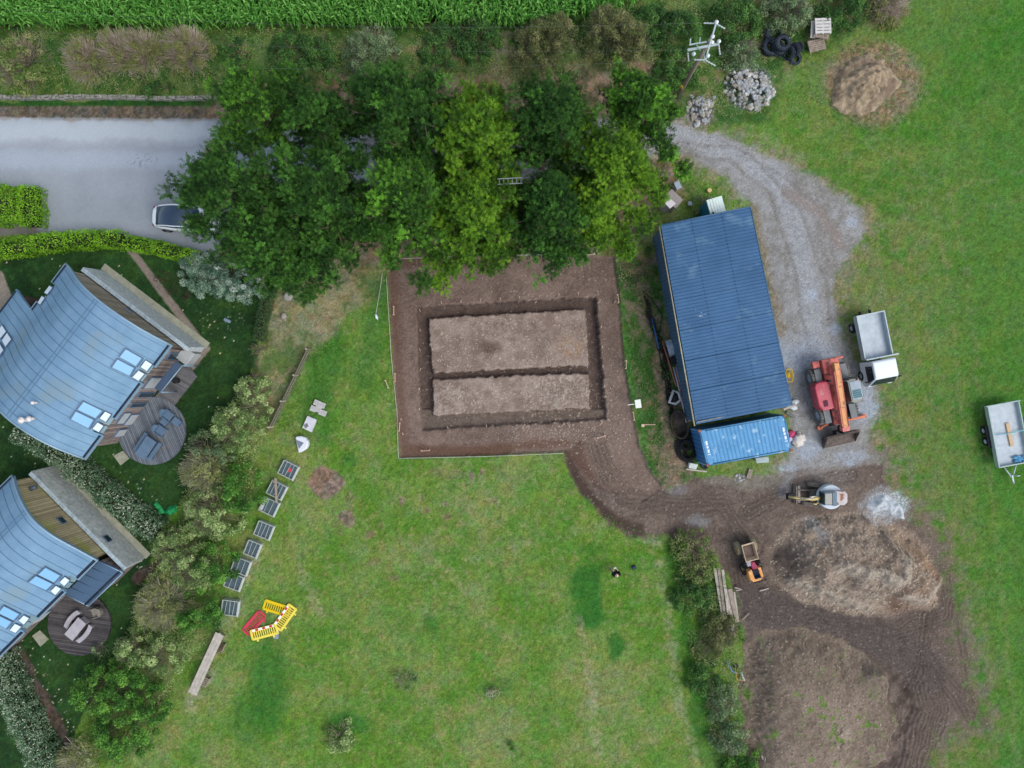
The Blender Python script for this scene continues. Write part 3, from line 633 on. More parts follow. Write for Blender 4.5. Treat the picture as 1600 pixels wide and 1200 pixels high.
    for k in range(n):
        a = u0 + (u1 - u0) * k / n; b = u0 + (u1 - u0) * (k + 1) / n
        wb.add([(a, -v0, 0), (b, -v0, 0), (b, -v0, zf(b) - .24), (a, -v0, zf(a) - .24), (a, -v0 - .25, 0), (b, -v0 - .25, 0), (b, -v0 - .25, zf(b) - .24), (a, -v0 - .25, zf(a) - .24)], [(0, 1, 2, 3), (5, 4, 7, 6)])
    wb.build('timber_wall', timb_m, root)
    st = MB(); sl = L if L > 8.5 else L + 1.15
    st.xprism([(.0, 0), (.27, 0), (.10, 2.25), (-.2, 2.25), (-.2, 0)], 0, sl + .1, M=Matrix.Rotation(R(90), 4, 'Z') @ Matrix.Diagonal((1, -1, 1, 1)))
    st.build('stone_wall', stone_m, root, bevel=.03)
    rs = random.Random(int(L * 100))
    for k in range(0): pass
    cb = MB(); u = 0.05
    while u < sl:
        wdt = rs.uniform(.18, .4); cb.box((u + wdt / 2, -.04, 2.27 + rs.uniform(0, .03)), (wdt - .015, .28, .06)); u += wdt
    cb.build('wall_coping', mat('coping_slate', S(150, 168, 178), rough=.8, c2=S(186, 202, 210), scale=4), root)
    pv = MB(); pv.box((sl / 2, .46, .03), (sl + .4, .5, .06)); pv.build('paving_strip', PAVE, root)
    # south east front
    fb = MB(); uf = L - .75; vb = VW - .3
    fb.add([(uf, -.3, 0), (uf, -vb, 0), (uf, -vb, zf(uf) - .24), (uf, -.3, zf(uf) - .24), (uf - .25, -.3, 0), (uf - .25, -vb, 0), (uf - .25, -vb, zf(uf) - .24), (uf - .25, -.3, zf(uf) - .24)], [(0, 1, 2, 3), (5, 4, 7, 6), (3, 2, 6, 7)])
    # south west and north west walls
    n = 16
    for k in range(n):
        a = -2.2 + (uf + 2.2) * k / n; b = -2.2 + (uf + 2.2) * (k + 1) / n
        fb.add([(a, -vb, 0), (b, -vb, 0), (b, -vb, zf(b) - .24), (a, -vb, zf(a) - .24)], [(0, 3, 2, 1)])
    fb.add([(.3, -.3, 0), (.3, -ext, 0), (.3, -ext, zf(.3) - .24), (.3, -.3, zf(.3) - .24)], [(0, 3, 2, 1)])
    fb.add([(-2.2, -ext - .2, 0), (-2.2, -vb, 0), (-2.2, -vb, zf(-2.2) - .24), (-2.2, -ext - .2, zf(-2.2) - .24)], [(0, 3, 2, 1)])
    fb.build('front_wall', TIMBS, root)
    for (va, vb_, za, zb, kind) in front_panels:
        f = MB(); f.box((uf + .04, -(va + vb_) / 2, (za + zb) / 2), (.1, vb_ - va, zb - za)); fo = f.build('window', WFRAME, root, bevel=.01)
        f = MB(); f.box((uf + .075, -(va + vb_) / 2, (za + zb) / 2), (.06, vb_ - va - .14, zb - za - .14)); f.build('pane', WINDK if kind == 'd' else PANEL, fo)
    # glazed slope below the notches
    for a, b, side in notch:
        if side > 0:
            for k in range(2):
                va = a + (b - a) * (k + .08) / 2; vc = a + (b - a) * (k + .92) / 2
                f = MB(); z1 = zf(L - .6) - .05; f.add([(L - .62, -va, z1), (L - .62, -vc, z1), (L - .18, -vc, z1 - .55), (L - .18, -va, z1 - .55), (L - .62, -va, z1 - .05), (L - .62, -vc, z1 - .05), (L - .18, -vc, z1 - .6), (L - .18, -va, z1 - .6)], [(0, 3, 2, 1), (4, 5, 6, 7), (2, 3, 7, 6)])
                f.build('eave_glass', mat('eave_glass', S(112, 140, 150), rough=.15, var=.1, spec=.8), root)
    return root, Mi, zf, onroof

def Q(*p): return [tuple(p[i:i + 2]) for i in range(0, 8, 2)]
ang1 = math.atan2(-5.36, 7.06)
h1_prof = [(-3, 2.1), (-2, 2.85), (-1, 3.45), (0, 4.0), (.83, 4.55), (2, 5.45), (3.06, 6.03), (4.45, 6.38), (6, 6.25), (7.3, 5.7), (8.2, 4.95), (8.86, 4.3)]
H1, M1i, zf1, roof1 = house('upper house with curved blue grey zinc roof and long slate wall beside the concrete path', (103, 412), 4.0, ang1, 8.86, 9.16, h1_prof,
    [(1.75, 3.05, 1), (5.95, 7.25, 1), (1.5, 3.05, -1)], 3.75,
    [(Q(197, 544, 225, 560, 215, 574, 186, 558), 'g'), (Q(184, 560, 213, 575, 205, 589, 174, 574), 'g'), (Q(229, 562, 240, 569, 231, 581, 220, 574), 'b'), (Q(218, 578, 228, 584, 218, 596, 207, 590), 'b'),
     (Q(131, 626, 164, 642, 152, 655, 120, 640), 'g'), (Q(119, 641, 150, 656, 141, 671, 110, 655), 'g'), (Q(166, 642, 176, 647, 167, 660, 156, 654), 'b'), (Q(154, 659, 164, 665, 156, 676, 145, 670), 'b'),
     (Q(79, 446, 84, 449, 75, 461, 70, 458), 'b'), (Q(67, 462, 72, 465, 64, 477, 60, 474), 'b'),
     (Q(5, 507, 12, 518, 2, 530, -5, 520), 'b'), (Q(13, 519, 20, 530, 10, 543, 4, 532), 'b'), (Q(0, 534, 8, 547, -1, 559, -9, 546), 'b')],
    STONE, TIMB, (4.15, 4.4), [(.9, 1.5, .2, 2.2, 'd'), (3.0, 4.0, .3, 2.3, 'p'), (4.3, 4.75, .3, 2.2, 'd'), (5.2, 5.6, .3, 2.2, 'd'), (6.0, 7.0, 1.4, 2.3, 'p'), (6.2, 7.2, .1, 1.2, 'p'), (7.5, 8.2, .1, 1.3, 'p')])
ang2 = math.atan2(-5.67, 5.6)
h2_prof = [(-3, 2.0), (-1.5, 3.0), (0, 4.0), (1, 4.68), (2.1, 5.3), (3.6, 5.75), (5, 5.5), (6.6, 4.62), (7.85, 3.9)]
H2, M2i, zf2, roof2 = house('lower house with curved zinc roof, broad mossy larch crescent and flat roofed porch', (19, 742.5), 4.0, ang2, 7.85, 10.6, h2_prof,
    [(1.75, 2.85, 1), (5.35, 6.6, 1)], 6.0,
    [(Q(72, 885, 98, 899, 87, 911, 59, 897), 'g'), (Q(57, 898, 86, 912, 75, 923, 44, 909), 'g'), (Q(103, 900, 111, 906, 102, 916, 94, 909), 'b'), (Q(89, 914, 98, 919, 88, 930, 80, 923), 'b'),
     (Q(7, 945, 34, 959, 24, 970, -3, 957), 'g'), (Q(-5, 958, 22, 971, 12, 983, -10, 970), 'g'), (Q(39, 960, 48, 965, 39, 976, 30, 969), 'b'), (Q(25, 973, 36, 978, 26, 989, 16, 984), 'b')],
    STONEG, TIMBG, (2.75, 3.0), [(3.2, 4.4, .4, 2.2, 'd'), (4.6, 5.2, .2, 2.2, 'p'), (6.8, 7.8, .3, 2.2, 'p')], seam=.62)
# chimney cowls on the upper house
for (px, py, r) in ((42, 656, .2), (54, 654, .17), (60, 629, .11)):
    p = roof1(px, py); b = MB(); b.cyl(p, p + Vector((0, 0, .5)), r * .6, n=12); b.lathe([(r * .7, .45), (r, .5), (r, .58), (.02, .68)], 14, Matrix.Translation(p))
    b.build('flue_cowl', mat('cowl_white', S(214, 208, 206), rough=.5), H1)
# slate wall slits on the lower house
for u, z, a in ((4.1, 3.2, 'd'), (6.7, 1.7, 'd')):
    b = MB(); yy = -.24 if z > 2.3 else .22; b.box((u, yy, z), (.55, .06, .55)); f = b.build('window', WFRAME, H2)
    b = MB(); b.box((u, yy + .035, z), (.42, .03, .42)); b.build('pane', WINDK, f)
b = MB(); b.cyl((1.2, -.2, 3.3), (1.35, .15, 3.2), .16, n=12); b.build('wall_lamp', mat('lamp_grey', S(80, 92, 100), rough=.5), H2)
b = MB(); b.box((4.6, -.2, 3.0), (.5, .12, .35)); b.build('wall_vent', mat('vent_grey', S(104, 116, 130)), H1, bevel=.02)
# porch of the lower house
def loc(Mi, px, py, z): return Mi @ W(px, py, z)
z = 2.75; P = [loc(M2i, *q, z) for q in ((155, 877), (192, 895), (138, 947), (100, 928))]
b = MB(); b.prism([(p.x, p.y) for p in P], z - .25, z); pr = b.build('porch_roof', mat('dark_zinc', S(82, 108, 134), rough=.45, metal=.2, var=.06, scale=1), H2)
b = MB()
e0 = P[1] - P[0]; e1 = P[3] - P[0]
for k in range(1, 5):
    a = P[0] + e1 * (k / 5); c = a + e0; a.z = c.z = z + .02; b.tube([a, c], .022, 4)
b.build('standing_seams', ZSEAM, pr)
b = MB(); a = P[1].copy(); c = P[2].copy(); a.z = c.z = z + .02; inn = (P[0] - P[1]).normalized() * .22; b.tube([a, c], .05, 4)
b.tube([P[0], P[1]], .045, 4); b.tube([P[3], P[2]], .045, 4); b.build('roof_edge_trim', ZTRIM, pr)
b = MB(); a2 = a + inn; c2 = c + inn; b.tube([a2 + Vector((0, 0, .0)), c2], .08, 4); b.build('gutter', GUT, pr)
b = MB(); b.prism([((p.x - P[0].x) * .8 + P[0].x * 1.0 + e1.x * .03, (p.y - P[0].y) * .72 + P[0].y) for p in P], 0, z - .26); b.build('porch_wall', TIMBS, H2)
# canopy over the terrace door of the upper house, terrace pieces
z = 2.5; P = [loc(M1i, *q, z) for q in ((274, 564), (285, 571), (251, 613), (241, 606))]
b = MB(); b.prism([(p.x, p.y) for p in P], z - .12, z); cn = b.build('canopy', mat('canopy_blue', S(70, 88, 112), rough=.5, var=.08), H1)
b = MB(); b.tube([P[1], P[2]], .045, 6); b.build('roof_edge_trim', ZTRIM, cn)
b = MB(); b.cyl((P[1].x, P[1].y, 0), (P[1].x, P[1].y, z - .1), .05); b.build('post', ZTRIM, cn); b = MB(); b.cyl((P[2].x, P[2].y, 0), (P[2].x, P[2].y, z - .1), .05); b.build('post', ZTRIM, cn)
b = MB(); p = loc(M1i, 296, 552, 1.0); b.box((p.x - .1, p.y - .3, .55), (.9, 1.0, 1.1)); b.build('porch_wall', PANEL, H1, bevel=.03)
def slab(name, poly, z0, z1, m, label, cat, group=None, bevel=.01):
    c = sum((W(*p) for p in poly), Vector()) / len(poly); b = MB(); b.prism([tuple((W(*p) - c)[:2]) for p in poly], z0, z1)
    o = b.build(name, m, loc=(c.x, c.y, 0), bevel=bevel); tag(o, label, cat, group); return o
def circ(cx, cy, r, n=48): return [(cx + r * math.cos(2 * PI * k / n), cy + r * math.sin(2 * PI * k / n)) for k in range(n)]
slab('terrace_deck', circ(239, 673, 53), 0, .2, DECK1, 'round weathered timber deck carrying the grey picnic table, beside the upper house', 'deck')
slab('terrace_deck', [(292, 566), (309, 588), (273, 634), (236, 628)], 0, .17, plank_mat('deck_grey', S(84, 86, 90), S(120, 120, 122), .12, 'X', .14, rot=R(-60)), 'rectangular timber deck by the upper house door under the blue canopy', 'deck')
slab('terrace_deck', circ(126, 974, 49), 0, .2, DECK2, 'round dark brown timber deck beside the lower house', 'deck')
slab('paving_slab', [(178, 712), (193, 704), (203, 716), (189, 727)], 0, .08, PAVE, 'pale square step at the corner of the upper house deck', 'paving slab')
slab('paving_slab', [(51, 993), (63, 984), (77, 998), (64, 1010)], 0, .08, PAVE, 'pale square paving slab left of the dark round deck', 'paving slab')
slab('stone_step', [(258, 506), (263, 503), (271, 510), (265, 515)], 0, .35, mat('sandstone', S(176, 156, 126), rough=.9), 'small square sandstone block against the slate wall', 'stone')

# corrugated sheets
def corr(mb, p00, p10, p11, p01, period, amp, flat=.5):   # ribs run from p00->p10 side to ..., profile varies along p00->p01
    p00, p10, p11, p01 = map(Vector, (p00, p10, p11, p01)); L = (p01 - p00).length; n = max(2, int(round(L / period)))
    nrm = (p10 - p00).cross(p01 - p00).normalized()
    if nrm.z < -1e-3: nrm = -nrm
    ks = []
    for i in range(n):
        for t, h in ((0, 0), (.3, 0), (.45, 1), (.85, 1)): ks.append(((i + t) / n, h))
    ks.append((1, 0)); base = len(mb.v)
    for t, h in ks:
        a = p00.lerp(p01, t) + nrm * amp * h; b = p10.lerp(p11, t) + nrm * amp * h; mb.v += [tuple(a), tuple(b)]
    for k in range(len(ks) - 1): mb.f.append((base + 2 * k, base + 2 * k + 1, base + 2 * k + 3, base + 2 * k + 2)); mb.sm.append(False)
zl, zr = 3.05, 3.6
TL, BL, TR, BR = W(1032.5, 352.5, zl), W(1087.6, 662.7, zl), W(1171.5, 324, zr), W(1236.5, 633.8, zr)
o0 = (TL + BL + TR + BR) / 4; o0.z = 0
shed = empty('shed', o0, 0, 'long blue corrugated metal shed with a single pitch roof', 'shed')
SHB = mat('shed_blue', S(52, 92, 130), rough=.5, metal=.0, c2=S(66, 108, 147), scale=.45, wear=(S(84, 120, 150), .7, .6), spec=.35, detail=10)
SHW = mat('shed_wall_blue', S(62, 92, 120), rough=.6, c2=S(76, 106, 134), scale=1)
b = MB(); corr(b, TL - o0, TR - o0, BR - o0, BL - o0, .225, .035); ro = b.build('roof', SHB, shed); q = ro.modifiers.new('s', 'SOLIDIFY'); q.thickness = .02
def gr_(p, zz=0): p = p - o0; p.z = zz; return p
i_ = lambda p, f=.03: Vector((p.x * (1 - f), p.y * (1 - f), p.z))
wl = MB()
a, c, d, e = [i_(p - o0, .02) for p in (TL, TR, BR, BL)]
def wall(mb, p, q, period=.25, amp=.03):
    p0 = p.copy(); q0 = q.copy(); p0.z = q0.z = 0; corr(mb, p0, p - Vector((0, 0, .08)), q - Vector((0, 0, .08)), q0, period, amp)
wall(wl, a, c); wall(wl, c, d); wall(wl, e, a); wo = wl.build('wall', SHW, shed)
b = MB(); b.box(tuple((d + e) / 2 - Vector((0, 0, .25))), ((d - e).length, .06, .35), rz=math.atan2((d - e).y, (d - e).x)); b.build('end_beam', mat('beam_grey', S(116, 116, 112), rough=.8, c2=S(160, 156, 146)), shed)
b = MB(); dl = (BL - TL).normalized(); off = Vector((-.10, -.02, -.06)); b.tube([TL - o0 + off, BL - o0 + off + dl * .1], .045, 6); b.build('gutter', mat('cream_gutter', S(196, 186, 150), rough=.6, c2=S(150, 150, 140), scale=2), shed)
b = MB(); b.tube([TR - o0 + Vector((.03, 0, .02)), BR - o0 + Vector((.03, 0, .02))], .045, 4); b.tube([TL - o0 + Vector((0, .03, .02)), TR - o0 + Vector((0, .03, .02))], .045, 4); b.build('roof_edge_trim', mat('edge_blue', S(74, 108, 140), rough=.5), shed)
b = MB()
for f_ in (.34, .68):
    p_ = (TL - o0).lerp(TR - o0, f_); q_ = (BL - o0).lerp(BR - o0, f_); b.tube([p_ + Vector((0, 0, .045)), q_ + Vector((0, 0, .045))], .014, 4)
for k in range(1, 13):
    p_ = (TL - o0).lerp(BL - o0, k / 13.2); q_ = (TR - o0).lerp(BR - o0, k / 13.2); b.tube([p_ + Vector((0, 0, .04)), q_ + Vector((0, 0, .04))], .012, 4)
b.build('sheet_laps', mat('lap_blue', S(44, 82, 116), rough=.6), ro)
# bird droppings on the roof
bb = MB(); rs = random.Random(4)
for k in range(26):
    px, py = rs.gauss(1092, 5), rs.gauss(493, 2.5)
    if k > 12: px, py = rs.uniform(1060, 1200), rs.uniform(360, 640)
    zz = zl + (zr - zl) * ((px - 1060) / 145); p = W(px, py, zz) - o0; r_ = rs.uniform(.02, .06) if k <= 12 else .018
    bb.box((p.x, p.y, p.z + .04), (r_ * 2.4, r_, .01), rz=rs.uniform(-.8, .3))
bb.build('bird_droppings', mat('droppings', S(190, 205, 215), rough=.8), ro)

# shipping container
zc = 2.59
P = [W(1092.8, 673.2, zc), W(1225.6, 649.8, zc), W(1236, 703.3, zc), W(1106, 727, zc)]
oc = sum(P, Vector()) / 4; oc.z = 0; P = [p - oc for p in P]
cont = empty('shipping_container', oc, 0, 'bright blue ribbed shipping container parked along the shed end', 'container')
CB = mat('container_blue', S(78, 140, 186), rough=.5, c2=S(96, 158, 202), scale=1.2, wear=(S(156, 192, 214), 2.6, .6))
CBD = mat('container_side_blue', S(52, 104, 160), rough=.55, c2=S(66, 120, 176), scale=1, wear=(S(96, 84, 80), 1.2, .68))
b = MB(); e = P[1] - P[0]; f = P[3] - P[0]; eu = e.normalized(); fu = f.normalized()
corr(b, P[0] + fu * .08 + eu * .35 - Vector((0, 0, .03)), P[3] - fu * .08 + eu * .35 - Vector((0, 0, .03)), P[2] - fu * .08 - eu * .35 - Vector((0, 0, .03)), P[1] + fu * .08 - eu * .35 - Vector((0, 0, .03)), .262, .028)
b.prism([tuple((P[0] + eu * .06)[:2]), tuple((P[0] + eu * .36)[:2]), tuple((P[3] + eu * .36)[:2]), tuple((P[3] + eu * .06)[:2])], zc - .12, zc - .005)
b.prism([tuple((P[1] - eu * .06)[:2]), tuple((P[1] - eu * .36)[:2]), tuple((P[2] - eu * .36)[:2]), tuple((P[2] - eu * .06)[:2])], zc - .12, zc - .005)
cr = b.build('roof', CB, cont)
b = MB()
for p, q in ((P[0], P[1]), (P[2], P[3]), (P[3], P[0]), (P[1], P[2])):
    dd = (q - p).normalized(); pp = p + dd * .08; qq = q - dd * .08; g0 = pp.copy(); g1 = qq.copy(); g0.z = g1.z = .1; corr(b, g0, pp - Vector((0, 0, .1)), qq - Vector((0, 0, .1)), g1, .3, .045)
b.build('side_wall', CBD, cont)
b = MB()
for p, q in ((P[0], P[1]), (P[2], P[3]), (P[3], P[0]), (P[1], P[2])):
    for zz in (.08, zc - .05): b.tube([Vector((p.x, p.y, zz)), Vector((q.x, q.y, zz))], .06, 4)
for p in P: b.box((p.x, p.y, zc / 2), (.12, .12, zc), rz=math.atan2(eu.y, eu.x))
b.build('frame', CB, cont)
for p in P:
    b = MB(); b.box((p.x, p.y, zc + .01), (.19, .18, .1), rz=math.atan2(eu.y, eu.x)); b.build('corner_casting', mat('rust', S(128, 84, 70), rough=.9, c2=S(160, 110, 92), scale=6), cont, bevel=.015)
for base, sg in ((P[0], 1), (P[1], -1)):
    b = MB()
    for t0, t1 in ((.32, .44), (.46, .53), (.56, .66), (.70, .72)):
        c0 = base + f * ((t0 + t1) / 2) + eu * sg * .27 + Vector((0, 0, .006))
        b.box(tuple(c0), (.13 if t1 - t0 > .05 else .2, (t1 - t0) * f.length, .008), rz=math.atan2(eu.y, eu.x))
    b.build('marking', mat('paint_white', S(225, 235, 240), rough=.6), cr)

# portable toilet and huts by the shed
tl = [W(1104, 313.3, 2.3), W(1127.7, 306.6, 2.3), W(1134.6, 330, 2.3), W(1110, 336, 2.3)]; c = sum(tl, Vector()) / 4; c.z = 0
an = math.atan2((tl[1] - tl[0]).y, (tl[1] - tl[0]).x)
t = empty('portable_toilet', c, an, 'portable toilet with a white ribbed roof and turquoise body behind the shed', 'portable toilet')
b = MB(); b.box((0, 0, 1.1), (1.02, 1.02, 2.1)); b.build('body', mat('toilet_blue', S(36, 128, 168), rough=.5, var=.08), t, bevel=.04)
b = MB()
for k in range(6): b.box((-.45 + k * .18, 0, 2.25 + .06 * math.sin((k + .5) / 6 * PI)), (.178, 1.1, .1))
b.build('roof', mat('toilet_white', S(220, 236, 232), rough=.5, var=.03), t, bevel=.03)
b = MB(); b.cyl((-.35, -.42, 2.2), (-.35, -.42, 2.5), .055); b.build('vent_pipe', mat('black_plastic', S(22, 24, 28), rough=.5), t)
b = MB(); b.box((0, -.52, 1.05), (.7, .03, 1.8)); d_ = b.build('door', mat('toilet_door', S(60, 150, 184), rough=.5), t, bevel=.01)
b = MB(); b.box((.27, -.55, 1.0), (.05, .05, .16)); b.build('handle', MATS['black_plastic'], d_)

def hut(name, quad, z, mroof, mwall, label, cat, slope=.15):
    P = [W(*q, z) for q in quad]; c = sum(P, Vector()) / 4; c.z = 0; P = [p - c for p in P]
    t = empty(name, c, 0, label, cat)
    b = MB(); T = [p + Vector((0, 0, slope if k < 2 else 0)) for k, p in enumerate(P)]; B = [p - Vector((0, 0, .06)) for p in T]
    b.add(T + B, [(0, 1, 2, 3), (7, 6, 5, 4), (0, 4, 5, 1), (1, 5, 6, 2), (2, 6, 7, 3), (3, 7, 4, 0)]); b.build('roof', mroof, t, bevel=.01)
    b = MB(); b.prism([(p.x * .88, p.y * .88) for p in P], 0, z - .06); b.build('body', mwall, t); return t
GREYW = mat('weathered_board', S(140, 136, 128), rough=.9, c2=S(172, 166, 158), scale=3)
hut('tool_store', [(1049, 296), (1066.5, 313), (1056, 326), (1037, 308)], 1.5, mat('store_roof', S(142, 134, 132), rough=.9, c2=S(170, 164, 160), scale=2), GREYW, 'low wooden store with a weathered grey lid under the tree edge', 'store')
hut('white_crate', [(1044, 307), (1056, 318), (1047, 326), (1036, 315)], 1.75, mat('white_board', S(210, 206, 212), rough=.7, var=.05), GREYW, 'white topped box leaning on the weathered wooden store', 'box', 0)
hut('water_tank', [(1053, 286), (1060.5, 281.5), (1066, 292.5), (1058, 297)], .8, mat('tank_grey', S(150, 166, 178), rough=.7, var=.06), GREYW, 'small light grey square tank lid in the rough grass', 'tank', 0)
hut('water_tank', [(1075, 315), (1081, 314), (1082, 321), (1076, 321)], .4, MATS['tank_grey'], GREYW, 'tiny grey stone coloured block between the bushes and the toilet', 'block', 0)
# ------------------------------------------------------------------ vehicles and plant
RUB = mat('rubber', S(40, 42, 46), rough=.9, var=.2, scale=8, wear=(S(110, 104, 96), 3, .55))
RUBC = mat('clean_rubber', S(26, 28, 32), rough=.8, var=.1)
RIM = mat('rim_grey', S(176, 190, 198), rough=.5, var=.1)
WHITE = mat('vehicle_white', S(222, 230, 236), rough=.35, var=.02, coat=.4)
DGL = mat('tinted_glass', S(26, 40, 52), rough=.06, var=.1, spec=.9)
BLK = mat('black_steel', S(36, 38, 42), rough=.6, var=.2, scale=4)
ALU = mat('aluminium', S(172, 186, 190), rough=.5, var=.06, scale=3, metal=.2)
BED = mat('bed_floor', S(168, 180, 188), rough=.6, c2=S(192, 202, 208), scale=2.5, wear=(S(196, 206, 212), 2, .62))
ORG = mat('orange_paint', S(200, 104, 74), rough=.5, c2=S(222, 134, 104), scale=3, wear=(S(150, 120, 104), 3.5, .56))
BOOM = mat('boom_orange', S(206, 138, 82), rough=.45, c2=S(222, 160, 104), scale=2, wear=(S(150, 112, 84), 4, .58))
RED = mat('red_paint', S(168, 52, 72), rough=.35, c2=S(190, 70, 90), scale=1.5, coat=.2, wear=(S(176, 110, 112), 2.4, .6))
def wheel(parent, x, y, r, wd, rim=RIM, rubber=RUB, tread=0, out=1):
    b = MB(); T = Matrix.Translation((x, y, r)) @ Matrix.Rotation(PI / 2, 4, 'X')
    h = wd / 2
    b.lathe([(r * .55, -h * .9), (r * .9, -h), (r, -h * .75), (r, h * .75), (r * .9, h), (r * .55, h * .9)], 28, T, closed=True)
    if tread:
        for k in range(tread):
            a = 2 * PI * k / tread
            for sg in (-1, 1):
                M = Matrix.Translation((x, y, r)) @ Matrix.Rotation(a + sg * PI / tread * .5, 4, 'Y')
                b.box((0, sg * h * .5, r + .01), (r * .09, h * 1.0, .07), rz=sg * .5, M=M)
    w_ = b.build('wheel', rubber, parent)
    b = MB(); b.lathe([(.001, h * .35), (r * .2, h * .4), (r * .25, h * .2), (r * .5, h * .25), (r * .58, h * .88), (r * .56, h * .5), (r * .5, -h * .3), (.001, -h * .3)], 24, T @ Matrix.Diagonal((1, 1, -out, 1)) if out else T)
    b.build('rim', rim, w_); return w_
def at(px, py, z, dx, dy): return W0(px, py, z), rotdir(dx, dy)

# tipper truck: x forward (to the cab), right side (-y) faces the photo centre
P4 = [W(1338.6, 494.7, 1.45), W(1381.6, 485.7, 1.45), W(1396, 553.7, 1.45), W(1351, 561.6, 1.45)]
c = sum(P4, Vector()) / 4; c.z = 0
dirv = ((P4[3] + P4[2]) - (P4[0] + P4[1])).normalized(); BL_ = ((P4[3] + P4[2]) / 2 - (P4[0] + P4[1]) / 2).length; BW = ((P4[0] - P4[1]).length + (P4[3] - P4[2]).length) / 2
tk = empty('tipper_truck', c, math.atan2(dirv.y, dirv.x), 'small white tipper truck with an empty aluminium bed, parked on the grass', 'truck')
b = MB(); b.box((0, 0, 1.02), (BL_, BW, .08)); bd = b.build('bed', BED, tk)
for y in (-1, 1):
    b = MB(); b.box((0, y * (BW / 2 - .03), 1.26), (BL_, .05, .42)); b.box((0, y * (BW / 2 - .03), 1.46), (BL_, .08, .04)); b.build('side_board', ALU, tk, bevel=.01)
b = MB(); b.box((-BL_ / 2, 0, 1.26), (.05, BW + .05, .42)); b.box((-BL_ / 2, 0, 1.46), (.08, BW + .06, .04)); b.build('tail_board', ALU, tk, bevel=.01)
b = MB(); b.box((BL_ / 2 + .02, 0, 1.32), (.06, BW, .62)); b.box((BL_ / 2 + .03, .12, 1.68), (.09, BW + .3, .06)); b.build('head_board', ALU, tk, bevel=.01)
b = MB(); b.box((.4, .35, .72), (4.4, .1, .18)); b.box((.4, -.35, .72), (4.4, .1, .18)); b.box((.2, 0, .8), (1.2, .9, .3)); b.build('chassis', BLK, tk)
x0 = BL_ / 2 + .2; cw = .96
b = MB(); cp = [(x0, .45), (x0 + 1.62, .45), (x0 + 1.72, .75), (x0 + 1.66, 1.15), (x0 + 1.25, 1.95), (x0 + 1.1, 2.04), (x0 + .08, 2.04), (x0, 1.9)]
cwz = lambda z_: cw if z_ < 1.16 else cw * (1 - .17 * (z_ - 1.15) / .89)
b.add([(x_, -cwz(z_), z_) for x_, z_ in cp] + [(x_, cwz(z_), z_) for x_, z_ in cp], [tuple(range(8)), tuple(range(8, 16))[::-1]] + [(k, 8 + k, 8 + (k + 1) % 8, (k + 1) % 8) for k in range(8)])
cabn = b.build('cab', WHITE, tk, bevel=.07, seg=3)
b = MB(); b.add([(x0 + 1.67, -cw + .1, 1.2), (x0 + 1.67, cw - .1, 1.2), (x0 + 1.3, cw - .24, 1.92), (x0 + 1.3, -cw + .24, 1.92)], [(0, 1, 2, 3)]); b.build('windscreen', DGL, cabn)
for y in (-1, 1):
    b = MB(); yy = y * (cwz(1.2) + .012); y2_ = y * (cwz(1.88) + .012); b.add([(x0 + .3, yy, 1.2), (x0 + 1.5, yy, 1.2), (x0 + 1.2, y2_, 1.88), (x0 + .3, y2_, 1.88)], [(0, 1, 2, 3) if y < 0 else (3, 2, 1, 0)]); b.build('side_window', DGL, cabn)
    b = MB(); b.box((x0 + 1.35, y * (cw + .16), 1.45), (.08, .2, .3)); b.build('mirror', BLK, cabn, bevel=.02)
    b = MB(); b.box((x0 + 1.72, y * .7, .78), (.06, .28, .16)); b.build('headlight', mat('lamp_glass', S(200, 210, 216), rough=.1), cabn, bevel=.02)
for x in (-.75, x0 + .95):
    for y in (-1, 1): wheel(tk, x, y * .86, .35, .24, out=y)
# trailer
P4 = [W(1543, 633.7, 1.0), W(1592.5, 627.7, 1.0), W(1610, 723, 1.0), W(1561, 729, 1.0)]
c = sum(P4, Vector()) / 4; c.z = 0; dirv = ((P4[3] + P4[2]) - (P4[0] + P4[1])).normalized(); TL_ = ((P4[3] + P4[2]) / 2 - (P4[0] + P4[1]) / 2).length; TW = ((P4[0] - P4[1]).length + (P4[3] - P4[2]).length) / 2
tr_ = empty('flatbed_trailer', c, math.atan2(dirv.y, dirv.x), 'grey twin axle trailer with low sides at the right edge of the field', 'trailer')
TRS = mat('trailer_side', S(160, 180, 176), rough=.5, var=.06, scale=2)
b = MB(); b.box((0, 0, .66), (TL_, TW, .08)); b.build('bed', BED, tr_)
for y in (-1, 1):
    b = MB(); b.box((0, y * (TW / 2 - .02), .84), (TL_, .04, .34)); b.box((0, y * (TW / 2 - .02), 1.0), (TL_, .08, .03)); b.build('side_board', TRS, tr_, bevel=.01)
    for x in (-.42, .36): wheel(tr_, x, y * (TW / 2 + .1), .3, .2, rubber=RUBC, out=y)
    b = MB(); b.box((0, y * (TW / 2 + .1), .64), (1.6, .22, .03)); b.build('mudguard', BLK, tr_)
for x in (-1, 1):
    b = MB(); b.box((x * TL_ / 2, 0, .84), (.04, TW + (.1 if x < 0 else 0), .34)); b.box((x * TL_ / 2, 0, 1.0), (.08, TW + (.2 if x < 0 else 0), .03)); b.build('tail_board' if x < 0 else 'head_board', TRS, tr_, bevel=.01)
b = MB(); b.tube([(TL_ / 2, .5, .5), (TL_ / 2 + .95, .04, .5)], .05, 6); b.tube([(TL_ / 2, -.5, .5), (TL_ / 2 + .95, -.04, .5)], .05, 6); b.box((TL_ / 2 + 1.05, 0, .52), (.5, .1, .1)); b.ball((TL_ / 2 + 1.32, 0, .54), .07)
b.build('drawbar', ALU, tr_)
